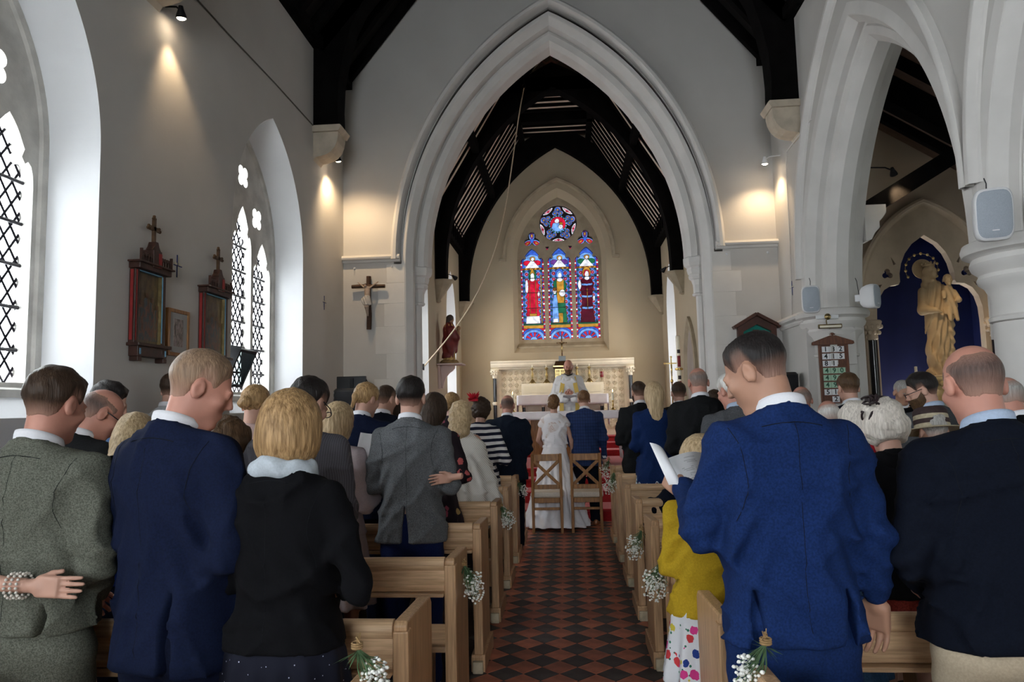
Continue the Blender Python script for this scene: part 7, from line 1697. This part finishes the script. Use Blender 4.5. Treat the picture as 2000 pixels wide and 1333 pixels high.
fz.sphere((-.02, .05, 1.575), (.06, .04, .018), 10, 5); fz.build('fascinator', mat('black_straw', (.018, .008, .010), .6, .2, 20), p29, local=True)
torus_scarf(p29, 'black', 1.455, .105, .030, 'shawl_collar')
person('girl with long brown hair squeezed behind the blue suit', 1.10, 3.10, 1.33, sex='f', nod=.2, hair=('girl', 'brown'), top=('top', 'denim'), hem=.86, collar=None, bottom=('skirt', 'denim'), skirt_hem=.6, hk=1.1, res=1.3)
# behind on the right
p35 = person('grey-haired woman with a red collar beside the white curls', 1.63, 4.08, 1.565, sex='f', nod=.45, turn=.3, hair=('curly', 'ashwhite'), top=('jacket', 'black'), collar=None, bottom=('skirt', 'black'), res=1.3); torus_scarf(p35, 'redtop', 1.46, .09, .025)
hat = person('woman in a straw hat with dark bands and camel coat', 2.03, R3, 1.50, sex='f', nod=.25, hair=('short', 'grey'), top=('coat', 'camel'), collar=None, bottom=('skirt', 'camel'), res=1.3)
hs_ = hat['_s']; hb_ = MB(); straw = mat('natural_straw', (.42, .36, .25), .8, .12, 60, .3, 120)
HMt = Matrix.Translation((0, .035, 1.665)) @ Matrix.Rotation(-.22, 4, 'X')
def hatpart(nm, prof, m): mb = MB().lathe(prof, n=30).xf(HMt); mb.v = [tuple(np.array(v)*hs_) for v in mb.v]; mb.build(nm, m, hat, smooth=True, local=True)
hatpart('straw_hat', [(.105, .0), (.19, -.02), (.20, -.018), (.195, -.012), (.108, .006), (.106, .04), (.104, .08), (.10, .115), (.085, .135), (.05, .142), (.001, .143)], straw)
dkb = mat('dark_brown_band', (.035, .018, .018), .8, .15, 60); hatpart('hat_band', [(.1085, .028), (.1085, .058)], dkb); hatpart('hat_crown_band', [(.106, .088), (.103, .118), (.088, .138), (.052, .145), (.001, .146)], dkb)
person('bald man in dark suit cut off by the right edge', 2.46, R3, 1.70, w=1.05, nod=.45, turn=.1, skin='skin2', hair=('ring', 'grey'), top=('jacket', 'black'), res=1.2)
person('white-haired man in a grey suit behind the blue-suited man', 1.18, R4, 1.79, nod=.35, turn=.5, skin='skin2', hair=('short', 'white'), top=('jacket', 'midgrey'), collar='lightshirt', bottom=('trousers', 'charcoal'), res=1.15)
person('man with a dark beard and glasses looking left under the statue', 2.50, R4, 1.76, nod=.35, turn=1.15, hair=('short', 'black'), top=('jacket', 'midgrey'), collar='lightshirt', beard='brown', glasses=True, res=1.15)
person('bald pink head just right of the blue-suited shoulder', 1.84, R4+.05, 1.58, nod=.4, skin='skin2', hair=('ring', 'white'), top=('jacket', 'midgrey'), res=1.4)
person('tall balding man in a black suit beside the blonde woman', 1.105, R5-.02, 1.89, w=1.05, nod=.22, turn=.05, skin='skin2', hair=('balding', 'greystub'), top=('jacket', 'charcoal'), bottom=('trousers', 'charcoal'), res=1.1, arms='clasp')
person('bald man half hidden behind the blue shoulder near the pier', 1.96, R5, 1.71, nod=.4, skin='skin2', hair=('ring', 'greystub'), top=('jacket', 'charcoal'), res=1.5)
person('brown-haired youth in a navy suit below the hymn board', 2.34, R5, 1.80, nod=.2, turn=.1, hair=('short', 'brown'), top=('jacket', 'darknavy'), res=1.3)
person('woman with long straight blonde hair in a royal navy blazer and floral dress', .842, R6-.02, 1.80, sex='f', w=1.0, nod=.05, turn=.1, hair=('long', 'blonde'), top=('jacket', 'royal'), hem=.80, collar=None, bottom=('skirt', 'ditsy_print'), skirt_hem=.5, res=1.15)
person('dark-haired woman glimpsed behind the tall balding man', 1.43, R6, 1.71, sex='f', nod=.2, hair=('bun', 'dkbrown'), top=('top', 'black'), collar=None, bottom=('skirt', 'black'), res=1.5)
person('dark-haired bearded man in a charcoal suit at the front right pew', .80, 7.97, 1.84, nod=.22, turn=.25, hair=('crop', 'dkbrown'), top=('jacket', 'charcoal'), bottom=('trousers', 'charcoal'), beard='dkbrown', res=1.3)
person('short-haired man in front of the paschal candle', 1.24, 8.05, 1.82, nod=.1, hair=('crop', 'dkbrown'), top=('jacket', 'charcoal'), res=1.4)
person('grey-haired man facing the camera by the blue niche', 3.43, 7.6, 1.77, rz=PI, nod=.35, hair=('crop', 'grey'), top=('jacket', 'black'), face=True, skin='skin3', res=1.3)

# ------------------------------------------------------------------ things held and left on the pews
def booklet(label, S0, S1, L0, L1, R0, R1, lines=True, bow=.02):
    t = thing('order_of_service', label, 'booklet', S0); S0, S1, L0, L1, R0, R1 = [Vector(v) for v in (S0, S1, L0, L1, R0, R1)]
    for nm, A0, A1 in (('left_leaf', L0, L1), ('right_leaf', R0, R1)):
        nrm = (A0-S0).cross(S1-S0).normalized()*(1 if nm == 'left_leaf' else -1); rr = []
        for k in range(9):
            f = k/8; b = nrm*bow*math.sin(PI*f)*(-1); rr.append([S0.lerp(A0, f)+b, S1.lerp(A1, f)+b])
        o = MB().loft(rr, closed=False).build(nm, 'paper', t, smooth=True); q = o.modifiers.new('t', 'SOLIDIFY'); q.thickness = .0012
        if lines and nm == 'right_leaf':
            ln = MB(); rng = random.Random(4); up = (nrm*-1)
            for k in range(17):
                v = .86-.045*k
                if k in (1, 4, 5, 9): continue
                w0, w1 = .5-rng.uniform(.12, .34), .5+rng.uniform(.12, .34)
                def pt(f, v_): b = nrm*bow*math.sin(PI*f)*(-1); return S0.lerp(A0, f).lerp(S1.lerp(A1, f), v_)+b
                c0 = Vector((0, -.0012, .0006))
                for fa, fb in ((w0, (w0+w1)/2), ((w0+w1)/2, w1)): ln.add([pt(fa, v)+c0, pt(fb, v)+c0, pt(fb, v+.014)+c0, pt(fa, v+.014)+c0], [(0, 1, 2, 3)])
            ln.build('printed_lines', mat('pale_grey_print', (.40, .40, .42), .9, .05, 9), o)['kind'] = 'stuff'
    return t
booklet('open white order of service held by the blue-suited man', (.395, 2.50, 1.271), (.352, 2.60, 1.382), (.337, 2.50, 1.298), (.286, 2.58, 1.44), (.474, 2.58, 1.272), (.488, 2.68, 1.393))
def sheet(label, A, B, C, D, bow=.012):
    A, B, C, D = [Vector(v) for v in (A, B, C, D)]; rr = []; n = (B-A).cross(C-A).normalized()
    for k in range(7): f = k/6; rr.append([A.lerp(B, f)+n*bow*math.sin(PI*f), C.lerp(D, f)+n*bow*math.sin(PI*f)])
    o = MB().loft(rr, closed=False).build('paper_sheet', 'paper', smooth=True); q = o.modifiers.new('t', 'SOLIDIFY'); q.thickness = .0012; return tag(o, label, 'paper')
sheet('white sheet held up by the blonde woman in pale pink', (-1.315, 4.40, 1.44), (-1.20, 4.42, 1.425), (-1.345, 4.34, 1.235), (-1.215, 4.36, 1.21))
sheet('white booklet held over the cream poncho', (-1.04, 6.34, 1.335), (-.84, 6.36, 1.345), (-1.00, 6.26, 1.225), (-.86, 6.28, 1.25))
bk = thing('service_book', 'thick grey service book held open by the priest', 'book', (.045, 12.08, 1.70))
for sg in (-1, 1): MB().box(-.115, .115, -.006, .006, -.0, .12).xf(Matrix.Translation((.03+sg*.0, 12.10, 1.66)) @ Matrix.Rotation(.7, 4, 'X')).build('cover' if sg < 0 else 'pages', mat('grey_book_cover', (.28, .26, .28), .6, .1, 9) if sg < 0 else 'paper', bk) if sg < 0 else MB().box(-.11, .11, .006, .022, .004, .116).xf(Matrix.Translation((.03, 12.10, 1.66)) @ Matrix.Rotation(.7, 4, 'X')).build('pages', 'paper', bk)
P_, Q_ = nets(lambda X, Y, Z: prof_sdf((X-.80, Y-5.44, Z), [(.60, .20, .05), (.75, .21, .06), (.88, .19, .075), (.92, .13, .06)], 2.4)+.012*wav((X, Y, Z), 4, 26)+.01*np.sin(40*X+8*Z)+np.maximum(0, np.maximum(.68-Z, Z-.93))*2, axis_(.52, 1.08, .012), axis_(5.32, 5.56, .012), axis_(.62, .97, .012))
o = link('folded_coat', np_mesh('folded_coat', P_, Q_, 'darknavy')); tag(o, 'dark navy coat draped over a right pew back below the blonde woman', 'coat')
